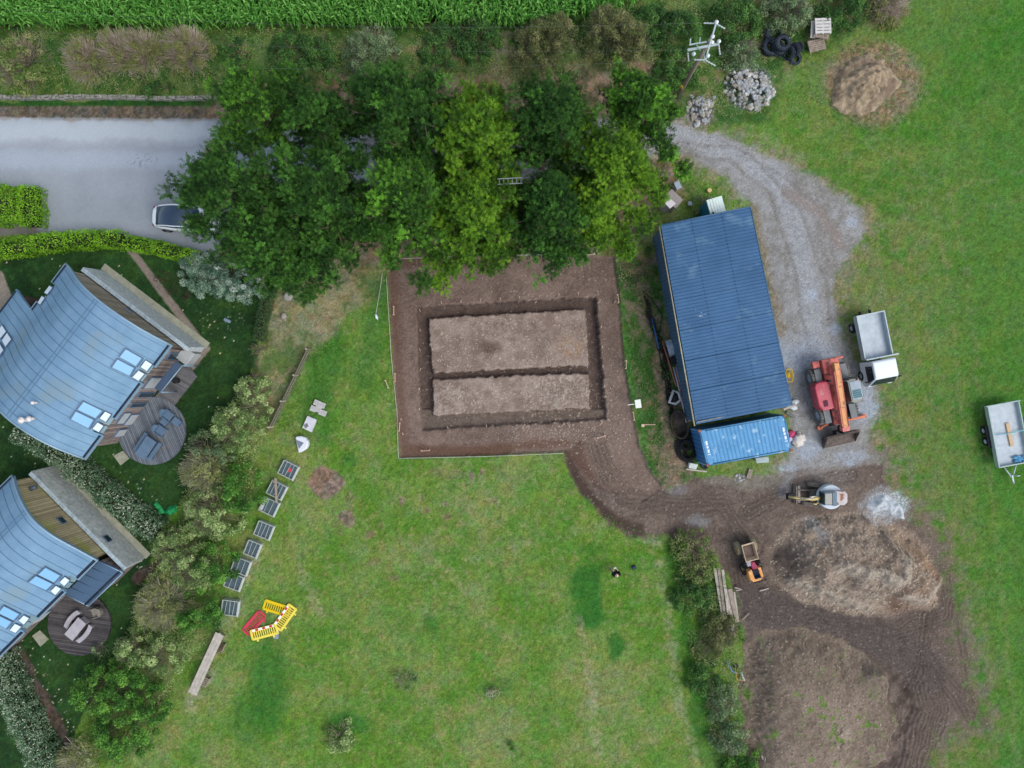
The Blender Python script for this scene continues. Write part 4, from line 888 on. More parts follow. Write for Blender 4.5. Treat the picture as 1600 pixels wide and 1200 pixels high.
b = MB(); b.cyl((TL_ / 2 + .85, .16, .1), (TL_ / 2 + .85, .16, .85), .035); b.box((TL_ / 2 + .85, .22, .86), (.05, .22, .04)); b.cyl((TL_ / 2 + .85, .16, .06), (TL_ / 2 + .85, .24, .06), .09); b.build('jockey_wheel', ALU, tr_)
def onT(px, py, z): return W(px, py, z)
t = MB(); a_ = W(1573.5, 661, .76); b_ = W(1581, 697, .76); t.box((0, 0, 0), ((b_ - a_).length, .24, .12)); o = t.build('timber_beam', mat('fresh_timber', S(200, 172, 136), rough=.8, var=.1, scale=6), bevel=.01)
o.location = (a_ + b_) / 2; o.rotation_euler = (0, 0, math.atan2((b_ - a_).y, (b_ - a_).x)); tag(o, 'pale timber beam strapped to the trailer floor', 'timber')
t = MB(); a_ = W(1556, 679, .98); m1 = W(1573, 678, .84); m2 = W(1582, 676, .84); b_ = W(1600, 672, .98); t.tube([a_, m1, m2, b_], .035, 4); o = t.build('ratchet_strap', mat('strap_blue', S(130, 196, 206), rough=.7)); tag(o, 'light blue ratchet strap stretched over the timber on the trailer', 'strap')
t = MB(); rs = random.Random(3)
for k in range(26):
    px, py = 1593 + rs.gauss(0, 4), 718 + rs.gauss(0, 2.4); p = W(px, py, .78 + rs.random() * .1); t.ball(tuple(p), rs.uniform(.06, .14), 1.3, .8, .6, n=6, m=4)
o = t.build('blue_netting', mat('netting_blue', S(62, 132, 176), rough=.8, c2=S(110, 176, 210), scale=14, bump=.5)); tag(o, 'crumpled blue netting in the front corner of the trailer', 'netting')

# telehandler: x forward = down the photo, +y = east (cab), -y = west (engine hood)
c, a = at(1301, 614, .8, .218, .976)
th = empty('telehandler', c, a, 'red and orange telehandler with a wide bucket on its lowered boom', 'telehandler')
b = MB(); b.box((0, 0, .95), (4.3, 1.0, .5)); b.box((-1.95, -.05, 1.3), (.95, 1.15, .7)); b.box((-1.6, 0, 1.75), (.7, .7, .4)); b.box((-2.35, .35, 1.5), (.14, 1.1, .28)); b.box((-2.2, -.95, 1.25), (.45, .5, .35)); b.build('chassis', mat('chassis_red', S(184, 84, 74), rough=.5, c2=S(216, 120, 110), scale=3, wear=(S(120, 92, 84), 3, .55)), th, bevel=.05)
b = MB(); b.box((1.75, -.5, .7), (.9, .3, .5)); b.box((1.5, 0, .8), (.7, 1.6, .3)); b.build('front_axle', BLK, th)
b = MB(); b.prism([(-1.0, -1.38), (-.75, -1.5), (.6, -1.5), (.98, -1.3), (1.05, -.95), (1.0, -.38), (-1.05, -.38), (-1.05, -1.1)], .75, 1.62, top=.95); hd = b.build('engine_hood', RED, th, bevel=.09, seg=3)
b = MB(); b.box((.5, -.98, 1.63), (.42, .3, .03)); b.build('vent_grille', mat('grille', S(90, 40, 58), rough=.7), hd)
b = MB(); b.cyl((-.95, -.5, 1.5), (-.95, -.5, 1.95), .09); b.build('exhaust', BLK, hd)
b = MB(); b.prism([(-.78, .42), (-.9, .62), (-.86, 1.2), (-.62, 1.38), (.45, 1.38), (.85, 1.2), (.9, .62), (.75, .42)], .7, 2.32, top=.93); cb_ = b.build('cab', mat('cab_glass', S(48, 64, 58), rough=.12, var=.1, spec=.8), th, bevel=.03)
b = MB(); b.prism([(-.62, .55), (-.66, 1.18), (-.5, 1.3), (.42, 1.3), (.62, 1.1), (.62, .55)], 2.3, 2.37); rf = b.build('cab_roof', mat('cab_roof_grey', S(140, 154, 164), rough=.4, c2=S(160, 174, 182), scale=2), cb_, bevel=.03)
b = MB()
for k in range(4): b.box((.02 + .14 * k, .92, 2.39), (.1, .55, .03))
b.build('roof_grille', mat('roof_teal', S(66, 116, 124), rough=.5), rf)
b = MB()
for p, q in (((-.78, .42), (-.74, .46)), ((-.62, 1.38), (-.58, 1.32)), ((.85, 1.2), (.78, 1.15)), ((.75, .42), (.7, .46)), ((-.86, 1.2), (-.78, 1.16)), ((.9, .62), (.83, .62))): b.tube([(p[0], p[1], .7), (q[0], q[1], 2.34)], .045, 5)
b.build('cab_frame', mat('cab_frame', S(104, 120, 112), rough=.5), cb_)
b = MB(); b.ball((-.72, 1.15, 2.42), .07, n=8, m=5); b.build('beacon', ORG, cb_)
b = MB(); b.box((0, 0, 0), (4.6, .34, .34)); bo = b.build('boom', BOOM, th, bevel=.04); bo.location = (.15, -.04, 1.95); bo.rotation_euler = (0, R(9), 0)
b = MB(); b.box((.2, -.21, .0), (3.9, .06, .30)); b.box((.2, .21, 0), (3.9, .06, .26)); b.box((2.35, 0, -.05), (.3, .5, .45)); b.build('boom_side_plate', mat('boom_pink', S(196, 96, 88), rough=.5, c2=S(214, 140, 128), scale=5), bo, bevel=.01)
b = MB(); b.tube([(-1.8, .2, .26), (0, .22, .24), (2.1, .15, .24)], .02, 4); b.build('hose', BLK, bo)
b = MB(); b.box((2.55, -.02, 1.15), (.55, .35, .8)); b.box((2.75, -.02, .75), (.25, .9, .6)); b.build('carriage', BLK, th, bevel=.03)
pr_ = [(2.85, 1.0), (3.0, 1.06), (3.02, .98), (2.95, .5), (3.15, .22), (3.75, .1), (3.75, .05), (3.1, .1), (2.86, .45)]
b = MB(); b.xprism(pr_, -1.15, 1.15)
for y in (-1.15, 1.11): b.xprism([(2.88, 1.02), (3.05, 1.02), (3.75, .12), (3.7, .05), (3.1, .08), (2.88, .45)], y, y + .04)
b.build('bucket', mat('bucket_steel', S(74, 66, 62), rough=.7, c2=S(110, 98, 90), scale=4, wear=(S(40, 46, 52), 2, .6)), th, bevel=.008)
for x in (-1.32, 1.38):
    for y in (-1, 1): wheel(th, x, y * 1.12, .6, .42, rubber=mat('dusty_rubber', S(96, 94, 90), rough=.95, c2=S(130, 128, 122), scale=6), tread=20, out=y)
for x in (-1.32, 1.38):
    for y in (-1, 1): b = MB(); b.prism([(x - .55, y * .9 - .22), (x + .55, y * .9 - .22), (x + .55, y * .9 + .22), (x - .55, y * .9 + .22)], 1.22, 1.27); b.build('mudguard', mat('mudguard_grey', S(122, 128, 130), rough=.8, var=.12), th, bevel=.02)
for y, y2 in ((-1, -1.15), (1, 2.0)):
    b = MB(); b.tube([(2.0, y * .45, .65), (2.1, y * .9, .55), (2.12 if y > 0 else 2.25, y2, .3)], .09, 6); b.box((2.12 if y > 0 else 2.25, y2, .2), (.26, .34, .2)); b.build('stabiliser', ORG, th, bevel=.02)

# mini excavator: x forward = left in the photo
c, a = at(1296, 776, .9, -1, .0)
ex = empty('mini_excavator', c, a, 'white mini excavator with a rusty engine cover and yellow folded boom', 'excavator')
TRK = mat('track_mud', S(104, 98, 90), rough=.95, c2=S(140, 132, 122), scale=8, bump=.6)
for y, x0_, rz_ in ((-.70, .5, R(-8)), (.66, .85, R(-8))):
    b = MB(); M = Matrix.Translation((x0_, y, 0)) @ Matrix.Rotation(rz_, 4, 'Z'); n = 40
    pr = [(-.78, .22), (-.74, .06), (-.6, .0), (.6, .0), (.74, .06), (.78, .22), (.72, .38), (.6, .42), (-.6, .42), (-.72, .38)]
    b.xprism(pr, -.14, .14, M=M)
    for k in range(22): b.box((-.74 + k * .07, 0, .43), (.035, .29, .03), M=M)
    b.build('track', TRK, ex)
b = MB(); b.box((.65, 0, .38), (1.0, .9, .2)); b.cyl((.0, 0, .45), (0, 0, .62), .4, n=20); b.build('undercarriage', mat('machine_grey', S(86, 84, 78), rough=.8, var=.2, scale=5), ex, bevel=.03)
for xx, yy, s in ((1.72, .05, 1),):
    b = MB(); b.xprism([(2.02, .05), (2.1, .05), (2.12, .45), (2.04, .45)], -.62, .62); b.box((1.55, -.35, .25), (1.0, .08, .1)); b.box((1.55, .35, .25), (1.0, .08, .1)); b.build('dozer_blade', mat('blade_steel', S(112, 104, 92), rough=.7, c2=S(150, 140, 128), scale=5), ex)
EXW = mat('excavator_white', S(186, 200, 212), rough=.45, c2=S(206, 218, 226), scale=1.5, wear=(S(160, 158, 150), 3, .6))
b = MB(); b.cyl((-.02, .0, .62), (-.02, 0, 1.15), .86, .83, n=40); b.build('upper_body', EXW, ex, bevel=.04)
b = MB(); b.prism([(-.02, -.48), (.82, -.42), (.82, .42), (-.02, .46)], 1.1, 1.95, top=.93); q = b.build('cab', mat('excavator_glass', S(22, 54, 48), rough=.1, var=.2, spec=.8), ex, bevel=.02)
b = MB(); b.prism([(-.02, -.46), (.26, -.46), (.26, .46), (-.02, .46)], 1.93, 2.0); 
for x, y in ((.8, -.4), (.8, .4)): b.tube([(x, y, 1.1), (x - .03, y, 1.95)], .035, 5)
b.tube([(.2, -.4, 1.97), (.77, -.38, 1.95), (.77, .38, 1.95), (.2, .4, 1.97)], .03, 5); b.build('cab_frame', mat('panel_blue_grey', S(96, 122, 138), rough=.5), q)
b = MB(); b.prism([(-.04, -.5), (-.04, .5), (-.75, .5), (-.95, .3), (-.95, -.3), (-.75, -.5)], 1.0, 1.6, top=.95); b.build('engine_cover', mat('rusty_white', S(186, 180, 178), rough=.7, c2=S(206, 198, 194), scale=2, wear=(S(150, 98, 74), 2.6, .54)), ex, bevel=.06, seg=3)
YEL = mat('boom_yellow', S(198, 172, 96), rough=.5, c2=S(226, 206, 140), scale=3)
b = MB(); b.tube([(.7, .0, .9), (.95, .02, 1.4), (1.5, .02, 1.85), (2.1, .02, 1.75)], [.13, .12, .1, .09], 6); bo = b.build('boom', YEL, ex)
b = MB(); b.tube([(2.0, .0, 1.8), (2.55, -.02, 1.55), (2.9, -.02, 1.1)], [.07, .08, .06], 6); b.build('dipper_arm', YEL, bo)
b = MB(); b.tube([(.95, -.14, 1.5), (1.8, -.14, 2.0)], .05, 6); b.tube([(1.6, -.02, 2.05), (2.4, -.02, 1.8)], .045, 6); b.build('hydraulic_ram', mat('ram_chrome', S(190, 190, 180), rough=.3, metal=.5), bo)
b = MB(); b.xprism([(2.3, .75), (2.85, .95), (2.9, .6), (2.6, .42), (2.35, .5)], -.2, .2); b.build('bucket', BLK, ex, bevel=.01)
b = MB(); b.tube([(.62, .35, .7), (1.0, .5, 1.05), (1.15, .46, 1.0)], .06, 6); b.build('lever', YEL, ex)
def plank(px0, py0, px1, py1, wd, th_, z, m, name='plank', label=None, cat='plank', group=None, zr=0):
    a = W(px0, py0, z); q = W(px1, py1, z); c = (a + q) / 2; b = MB(); b.box((0, 0, 0), ((q - a).length, wd, th_)); o = b.build(name, m, bevel=.006)
    o.location = (c.x, c.y, z + zr); o.rotation_euler = (0, 0, math.atan2((q - a).y, (q - a).x)); tag(o, label, cat, group); return o
OLDW = mat('old_timber', S(134, 122, 110), rough=.9, c2=S(168, 156, 142), scale=5)
PALEW = mat('pale_old_timber', S(166, 156, 146), rough=.9, c2=S(192, 184, 174), scale=4)
zz = gz(*W(1244, 772)[:2])
plank(1242, 759, 1242.5, 786, .2, .12, zz + .1, OLDW, 'timber_sleeper', 'short timber sleeper lying left of the two by the excavator blade', 'timber')
plank(1248, 759, 1248.5, 785, .16, .12, zz + .1, PALEW, 'timber_sleeper', 'pale timber sleeper next to the excavator blade, right of its darker twin', 'timber')

# site dumper: x forward = up the photo (skip end)
c, a = at(1173, 876, .8, -.26, -.966)
dm = empty('site_dumper', c, a, 'small orange site dumper with a dirty cream skip', 'dumper')
SKP = mat('skip_cream', S(176, 156, 130), rough=.8, c2=S(202, 184, 160), scale=5)
sk = MB(); z1, z0 = 1.25, .65; L2, W2 = .62, .46
top = [(.72 - L2, -W2, z1), (.72 + L2, -W2, z1), (.72 + L2, W2, z1), (.72 - L2, W2, z1)]; bot = [(.72 - L2 * .7, -W2 * .8, z0), (.72 + L2 * .55, -W2 * .8, z0), (.72 + L2 * .55, W2 * .8, z0), (.72 - L2 * .7, W2 * .8, z0)]
def inn(v, k, dz): return (.72 + (v[0] - .72) * k, v[1] * k, v[2] + dz)
ti = [inn(v, .91, 0) for v in top]; bi = [inn(v, .92, .05) for v in bot]
V8 = top + bot + ti + bi
fc = []
for k in range(4):
    j = (k + 1) % 4; fc += [(k, j, 4 + j, 4 + k)[::-1], (k, 8 + k, 8 + j, j)[::-1], (8 + k, 12 + k, 12 + j, 8 + j)[::-1]]
fc += [(4, 5, 6, 7)[::-1], (12, 13, 14, 15)]
sk.add(V8, fc); s_ = sk.build('skip', SKP, dm, bevel=.01)
b = MB(); b.add([(p[0], p[1], p[2] + .2) for p in [inn(v, .93, 0) for v in bot]], [(0, 1, 2, 3)]); b.build('mud_load', mat('skip_mud', S(96, 82, 74), rough=.95, c2=S(120, 106, 98), scale=6), s_)
DO = mat('dumper_orange', S(216, 146, 66), rough=.5, c2=S(232, 172, 106), scale=2, wear=(S(158, 122, 86), 4, .56))
for x, r in ((.95, .42), (-.55, .4)):
    for y in (-1, 1): wheel(dm, x, y * (.56 if x > 0 else .52), r, .3, rim=mat('rim_yellow', S(190, 168, 60), rough=.6), rubber=mat('mud_tyre', S(130, 124, 100), rough=.95, c2=S(160, 152, 126), scale=6) if x > 0 else RUB, tread=16, out=y)
b = MB(); b.box((-.1, 0, .55), (1.9, .5, .3)); b.build('chassis', BLK, dm, bevel=.02)
b = MB(); b.prism([(-.45, .48), (-.45, .18), (-1.35, .1), (-1.38, .4), (-1.2, .5)], .6, 1.2, top=.9); b.prism([(-.45, -.48), (-.45, -.22), (-1.3, -.3), (-1.32, -.42), (-1.15, -.5)], .6, 1.15, top=.92); b.prism([(-1.25, .45), (-1.25, -.45), (-1.45, -.3), (-1.45, .3)], .6, .95); b.build('body', DO, dm, bevel=.05, seg=3)
b = MB(); b.box((-.05, .25, 1.0), (.4, .3, .3)); b.build('battery_box', mat('grey_box', S(150, 146, 150), rough=.6), dm, bevel=.03)
b = MB(); b.prism([(.05, .12), (.05, -.15), (-.55, -.34), (-.6, .1), (-.3, .2)], .95, 1.2, top=.8); b.build('cowl', mat('maroon_cowl', S(142, 44, 74), rough=.5, c2=S(160, 60, 90), scale=5), dm, bevel=.05, seg=3)
b = MB(); b.box((-.85, -.08, .95), (.5, .42, .14)); b.box((-1.12, -.08, 1.12), (.1, .42, .4)); b.build('seat', mat('navy_seat', S(34, 50, 76), rough=.8), dm, bevel=.04)
b = MB(); b.lathe([(.16, 0), (.175, .012), (.16, .024), (.15, .012)], 18, Matrix.Translation((-.62, -.08, 1.26)) @ Matrix.Rotation(R(-20), 4, 'Y'), closed=True); b.build('steering_wheel', BLK, dm)
b = MB(); b.tube([(-1.2, -.42, .8), (-1.22, -.42, 1.7), (-1.22, .42, 1.7), (-1.2, .42, .8)], .03, 6); b.build('roll_bar', BLK, dm)

# white car, rear to the left
c, a = at(291, 341, .75, .999, .06)
car = empty('parked_car', c, a, 'white electric hatchback with a black glass roof, parked half under the pines', 'car')
c0 = MB(); n = 30; Lc = 4.7; hw = .93
def prof(t):     # half width, belt z at station t 0..1 rear->front
    x = -Lc / 2 + Lc * t; e = min(1, (t * (1 - t) * 4) ** .38 if 0 < t < 1 else 0); wdt = hw * (.55 + .45 * e)
    return x, wdt
secs = []
for k in range(n + 1):
    t = k / n; x, wd_ = prof(t); zb = .95 - .22 * max(0, (t - .68) / .32) ** 1.3 + .05 * (1 - abs(t - .2)); zl_ = .28 + .12 * (abs(t - .5) * 2) ** 4
    if t < .04: zb -= .1
    secs.append([(x, -wd_ * .93, zl_), (x, -wd_, .5), (x, -wd_ * .985, zb - .12), (x, -wd_ * .86, zb), (x, 0, zb + .04), (x, wd_ * .86, zb), (x, wd_ * .985, zb - .12), (x, wd_, .5), (x, wd_ * .93, zl_)])
vs = [p for s in secs for p in s]; fs = []
for k in range(n):
    for j in range(8): fs.append((k * 9 + j, k * 9 + j + 1, (k + 1) * 9 + j + 1, (k + 1) * 9 + j)[::-1])
fs += [tuple(range(9)), tuple(n * 9 + j for j in range(9))[::-1]]
c0.add(vs, fs, True); c0.build('body', WHITE, car, sub=1)
g = MB(); secs = []; n2 = 22
for k in range(n2 + 1):
    t = k / n2; x = -2.02 + 3.0 * t; h = .95 + .56 * (math.sin(PI * min(1, t * .5 / .48)) ** .8 if t < .48 else math.cos((t - .48) / .52 * PI / 2) ** .9); h = max(h, .96); wd_ = .8 * (1 - .12 * abs(t - .5) * 2) ; ww = .60 + .08 * (1 - abs(t - .5) * 2)
    secs.append([(x, -wd_, .93), (x, -ww * 1.08, h - .07), (x, -ww * .9, h), (x, 0, h + .03), (x, ww * .9, h), (x, ww * 1.08, h - .07), (x, wd_, .93)])
vs = [p for s in secs for p in s]; fs = []
for k in range(n2):
    for j in range(6): fs.append((k * 7 + j, k * 7 + j + 1, (k + 1) * 7 + j + 1, (k + 1) * 7 + j)[::-1])
g.add(vs, fs, True); g.build('glass_roof', mat('car_glass', S(38, 62, 84), rough=.08, var=.1, spec=.9), car)
for y in (-1, 1):
    b = MB(); b.tube([(secs[k][1 if y < 0 else 5][0], secs[k][1 if y < 0 else 5][1] * 1.015, secs[k][1][2] + .015) for k in range(1, n2)], .045, 6); b.build('roof_rail', WHITE, car)
    for x in (-1.45, 1.45): wheel(car, x, y * .8, .34, .24, rubber=RUBC, out=y)
    b = MB(); b.ball((.6, y * 1.0, 1.0), .1, 1.2, 1.0, .7, n=8, m=6); b.build('mirror', WHITE, car)
    b = MB(); b.box((-2.2, y * .5, .82), (.1, .4, .1)); b.build('tail_light', mat('tail_red', S(120, 20, 24), rough=.2), car, bevel=.02)
# ------------------------------------------------------------------ vegetation
def leaf_quads(Cn, Nn, L, Wd, rs, twist=1.0):
    n = len(Cn); Nn = Nn / (np.linalg.norm(Nn, axis=1, keepdims=True) + 1e-9)
    r = rs.normal(size=(n, 3)); T = np.cross(Nn, r); T /= (np.linalg.norm(T, axis=1, keepdims=True) + 1e-9); B = np.cross(Nn, T)
    T = T * (L / 2)[:, None]; B = B * (Wd / 2)[:, None]
    V = np.stack([Cn - T, Cn - B * .9 + Nn * .01, Cn + T, Cn + B * .9 + Nn * .01], 1).reshape(-1, 3)
    return V, np.arange(4 * n).reshape(-1, 4)
def sticks(P0, P1, r0, r1):
    n = len(P0); d = P1 - P0; up = np.tile(np.array([[.3, .2, 1.0]]), (n, 1)); a = np.cross(d, up); a /= (np.linalg.norm(a, axis=1, keepdims=True) + 1e-9); b = np.cross(d, a); b /= (np.linalg.norm(b, axis=1, keepdims=True) + 1e-9)
    V = []; 
    for k in range(3):
        t = 2 * PI * k / 3; o = a * math.cos(t) + b * math.sin(t); V += [P0 + o * np.asarray(r0).reshape(-1, 1), P1 + o * np.asarray(r1).reshape(-1, 1)]
    V = np.stack(V, 1); F = []
    for k in range(3):
        j = (k + 1) % 3; F.append(np.stack([np.arange(n) * 6 + 2 * k, np.arange(n) * 6 + 2 * j, np.arange(n) * 6 + 2 * j + 1, np.arange(n) * 6 + 2 * k + 1], 1))
    return V.reshape(-1, 3), np.concatenate(F)
BARK = mat('bark', S(92, 78, 68), rough=.95, c2=S(128, 112, 100), scale=6, bump=.6)
def leafmat(name, cols, transl=.3, k=1.5):
    cols = [tuple(min(.85, v * k) for v in c_) for c_ in cols]; return mat(name, cols[0], rough=.7, spec=.25, leafy=cols, transl=transl)
PD = [S(20, 44, 18), S(36, 68, 24), S(54, 90, 34), S(78, 126, 46)]
PM = [S(26, 52, 20), S(44, 78, 26), S(64, 102, 34), S(98, 148, 46)]
PL = [S(34, 62, 20), S(56, 90, 26), S(88, 128, 30), S(114, 148, 42)]
PINE = {'dark': leafmat('pine_needles_dark', PD, k=1.8), 'mid': leafmat('pine_needles', PM, k=1.85), 'light': leafmat('pine_needles_light', PL, k=1.6)}
def pine(cx, cy, rpx, h, kind, seed, label, lean=(0, 0), ell=(1, 1), dens=1.0, tips=0.0, extra=()):
    rs = np.random.RandomState(seed); zc = h * .78
    top = W(cx, cy, zc); base = Vector((top.x * 1.0 + lean[0], top.y + lean[1], 0)); gzv = gz(base.x, base.y)
    Rm = rpx * (1 - zc / HC) / KP
    t = empty('pine_tree', (base.x, base.y, gzv), 0, label, 'tree', 'pine trees between the road and the building plot')
    off = Vector((top.x - base.x, top.y - base.y, 0))
    def tr_at(f): return np.array([off.x * f ** 1.3, off.y * f ** 1.3, h * f])
    b = MB(); b.tube([tuple(tr_at(f)) for f in np.linspace(0, .97, 9)], [.26 * (1 - f * .85) for f in np.linspace(0, .97, 9)], 8); b.build('trunk', BARK, t)
    puffs = []; l0 = []; l1 = []; ra = []; rb = []
    nb = int(42 * dens)
    for i in range(nb):
        f = .42 + .56 * (i + rs.rand()) / nb; a = i * 2.399 + rs.rand() * .8; env = math.sin(min(1, (1.02 - f) / .42) * PI / 2) ** .7
        ln = Rm * env * rs.uniform(.72, 1.08); p0 = tr_at(f); d = np.array([math.cos(a) * ell[0], math.sin(a) * ell[1], rs.uniform(.05, .3)])
        p1 = p0 + d * ln; pm = (p0 + p1) / 2 + np.array([0, 0, -.1 * ln]); l0 += [p0, pm]; l1 += [pm, p1]; ra += [.08, .05]; rb += [.05, .02]
        k = max(2, int(ln / .42 * 1.7))
        for j in range(k):
            s = rs.uniform(.18, 1.0) ** .75; c = p0 + (p1 - p0) * s; side = rs.normal(size=3) * np.array([.34, .34, .12]) * (ln * .5); cc = c + side * s
            l0.append(c); l1.append(cc); ra.append(.025); rb.append(.012)
            puffs.append((cc, rs.uniform(.24, .46)))
    for j in range(int(14 * dens)): 
        a = rs.rand() * 6.28; q = rs.rand() * Rm * .5; puffs.append((tr_at(.97) + np.array([math.cos(a) * q, math.sin(a) * q, rs.uniform(-.8, .3)]), rs.uniform(.3, .5)))
    for (ex, ey, er) in extra:
        p = W(ex, ey, zc) ; pc = np.array([p.x - base.x, p.y - base.y, zc - .6]); l0.append(tr_at(.68)); l1.append(pc); ra.append(.07); rb.append(.02)
        for j in range(int(5 + er * er / 60)): puffs.append((pc + rs.normal(size=3) * np.array([er, er, er * .4]) / KP * .36, rs.uniform(.28, .5)))
    V, F = sticks(np.array(l0), np.array(l1), np.array(ra), np.array(rb)); np_mesh('limbs', V, F, BARK, t)
    Cs = []; Ns = []; lv = []
    Vs = []
    for c, r in puffs:      # a puff is a handful of needle rosettes, each a burst of flat needle sprays
        k_ = max(6, int(17 * (r / .4) ** 2)); q = rs.normal(size=(k_, 3)); q[:, 2] = np.abs(q[:, 2]) * .8 - .1; q /= np.linalg.norm(q, axis=1, keepdims=True)
        O = c + np.array([0, 0, .22]) + q * r * rs.uniform(.35, .95, (k_, 1)) * np.array([1, 1, .7]); tone0 = rs.uniform(.05, .72) + (.3 if rs.rand() < tips else 0)
        m = 32; ax = q * .7 + np.array([0, 0, .9]); ax /= np.linalg.norm(ax, axis=1, keepdims=True); ax = np.repeat(ax, m, 0); O = np.repeat(O, m, 0); n_ = k_ * m; O = O + ax * rs.uniform(-.06, .30, (n_, 1))
        dd = rs.normal(size=(n_, 3)); dd = dd - ax * (dd * ax).sum(1, keepdims=True); dd /= np.linalg.norm(dd, axis=1, keepdims=True); dd = dd + ax * rs.uniform(.2, 1.0, (n_, 1)); dd /= np.linalg.norm(dd, axis=1, keepdims=True)
        ln = rs.uniform(.08, .17, (n_, 1)); sd_ = np.cross(dd, ax + .01); sd_ /= (np.linalg.norm(sd_, axis=1, keepdims=True) + 1e-9); wd_ = rs.uniform(.009, .016, (n_, 1))
        Vs.append(np.stack([O - sd_ * wd_ * .4, O + dd * ln * .6 - sd_ * wd_, O + dd * ln, O + dd * ln * .6 + sd_ * wd_], 1).reshape(-1, 3))
        lv.append(np.clip(np.repeat(np.clip(tone0 + rs.uniform(-.16, .26, k_), 0, 1), m) + rs.normal(size=n_) * .1, 0, 1))
    V = np.concatenate(Vs); lv = np.concatenate(lv); n = len(lv); F = np.arange(4 * n).reshape(-1, 4)
    np_mesh('crown', V, F, PINE[kind], t, attrs={'leafvar': ('FACE', lv)}); return t
PT = [
 (395, 165, 68, 10, 'mid', 'open topped pine at the far left of the group, above the road', .9, .1, [(365, 215, 22), (440, 120, 20), (380, 130, 16)]),
 (365, 305, 92, 11, 'dark', 'broad dark pine overhanging the white car', 1.1, .1, [(290, 300, 22), (300, 350, 18), (345, 240, 16)]),
 (425, 390, 72, 10, 'dark', 'dark pine beside the pale flowering shrub, nearest the gardens', 1.1, .15, [(478, 460, 10), (450, 435, 22)]),
 (500, 185, 66, 10, 'dark', 'dark pine between the road end and the tallest pine', .9, .1, [(455, 120, 16)]),
 (505, 315, 88, 11, 'dark', 'wide dark pine in the lower left middle of the group', 1.1, .1, [(500, 420, 26), (540, 400, 16), (445, 245, 26), (490, 235, 24), (520, 250, 22), (560, 245, 20)]),
 (625, 175, 86, 12, 'dark', 'tallest dark pine whose tip reaches furthest into the hedge bank', 1.2, .05, [(615, 110, 18), (560, 130, 14), (660, 150, 20)]),
 (630, 310, 86, 11, 'mid', 'dense pine with a bright tuft, above the left corner of the plot', 1.1, .2, [(605, 380, 24), (570, 360, 18), (655, 440, 14), (610, 410, 12)]),
 (745, 215, 76, 11, 'light', 'yellow green pine with a bright yellow tip, in the middle of the group', 1.1, .3, [(735, 145, 14), (780, 150, 14), (770, 170, 16)]),
 (745, 335, 80, 10, 'light', 'light green pine over the top edge of the bare plot', 1.1, .2, [(700, 410, 20), (680, 400, 14), (780, 380, 22), (685, 440, 12)]),
 (855, 190, 72, 11, 'dark', 'very dark upright pine right of the yellow tipped pine', 1.1, .05, [(830, 140, 18), (890, 150, 18)]),
 (860, 330, 72, 10, 'dark', 'dark pine hanging over the top right of the plot', 1.2, .05, [(870, 405, 26), (905, 395, 14), (830, 380, 20)]),
 (1000, 165, 58, 10, 'mid', 'pine nearest the utility pole with a bare gap in its crown', .85, .3, [(970, 115, 12), (1040, 170, 18), (1030, 220, 20), (1070, 265, 10), (1045, 240, 14)]),
 (955, 265, 84, 10, 'light', 'light green pine at the right end beside the shed corner', 1.0, .4, [(890, 350, 22), (1000, 350, 24), (1030, 300, 18), (985, 395, 12), (940, 370, 22), (895, 235, 12)]),
 (925, 330, 46, 9, 'light', 'small yellowish pine in front of the dark pine by the plot corner', 1.0, .5, [(900, 375, 14), (975, 380, 14)]),
]
for k, (cx, cy, r, h, kind, lab, de, ti, ex_) in enumerate(PT): pine(cx, cy, r, h, kind, 100 + k, lab, dens=de, tips=ti, extra=ex_)
p = W(740, 160, 9.4); rs_ = np.random.RandomState(5); n = 260; d = rs_.normal(size=(n, 3)); d /= np.linalg.norm(d, axis=1, keepdims=True)
yt = [o for o in bpy.data.objects if o.name.startswith('pine_tree') and 'yellow tip' in o.get('label', '')][0]
V, F = leaf_quads(d * rs_.uniform(.1, .38, (n, 1)) + np.array([p.x - yt.location.x, p.y - yt.location.y, 9.4]), d, np.full(n, .2), np.full(n, .08), rs_)
np_mesh('yellow_branch_tip', V, F, leafmat('yellow_needles', [S(140, 140, 20), S(180, 176, 26)]), yt, attrs={'leafvar': ('FACE', rs_.rand(n))})

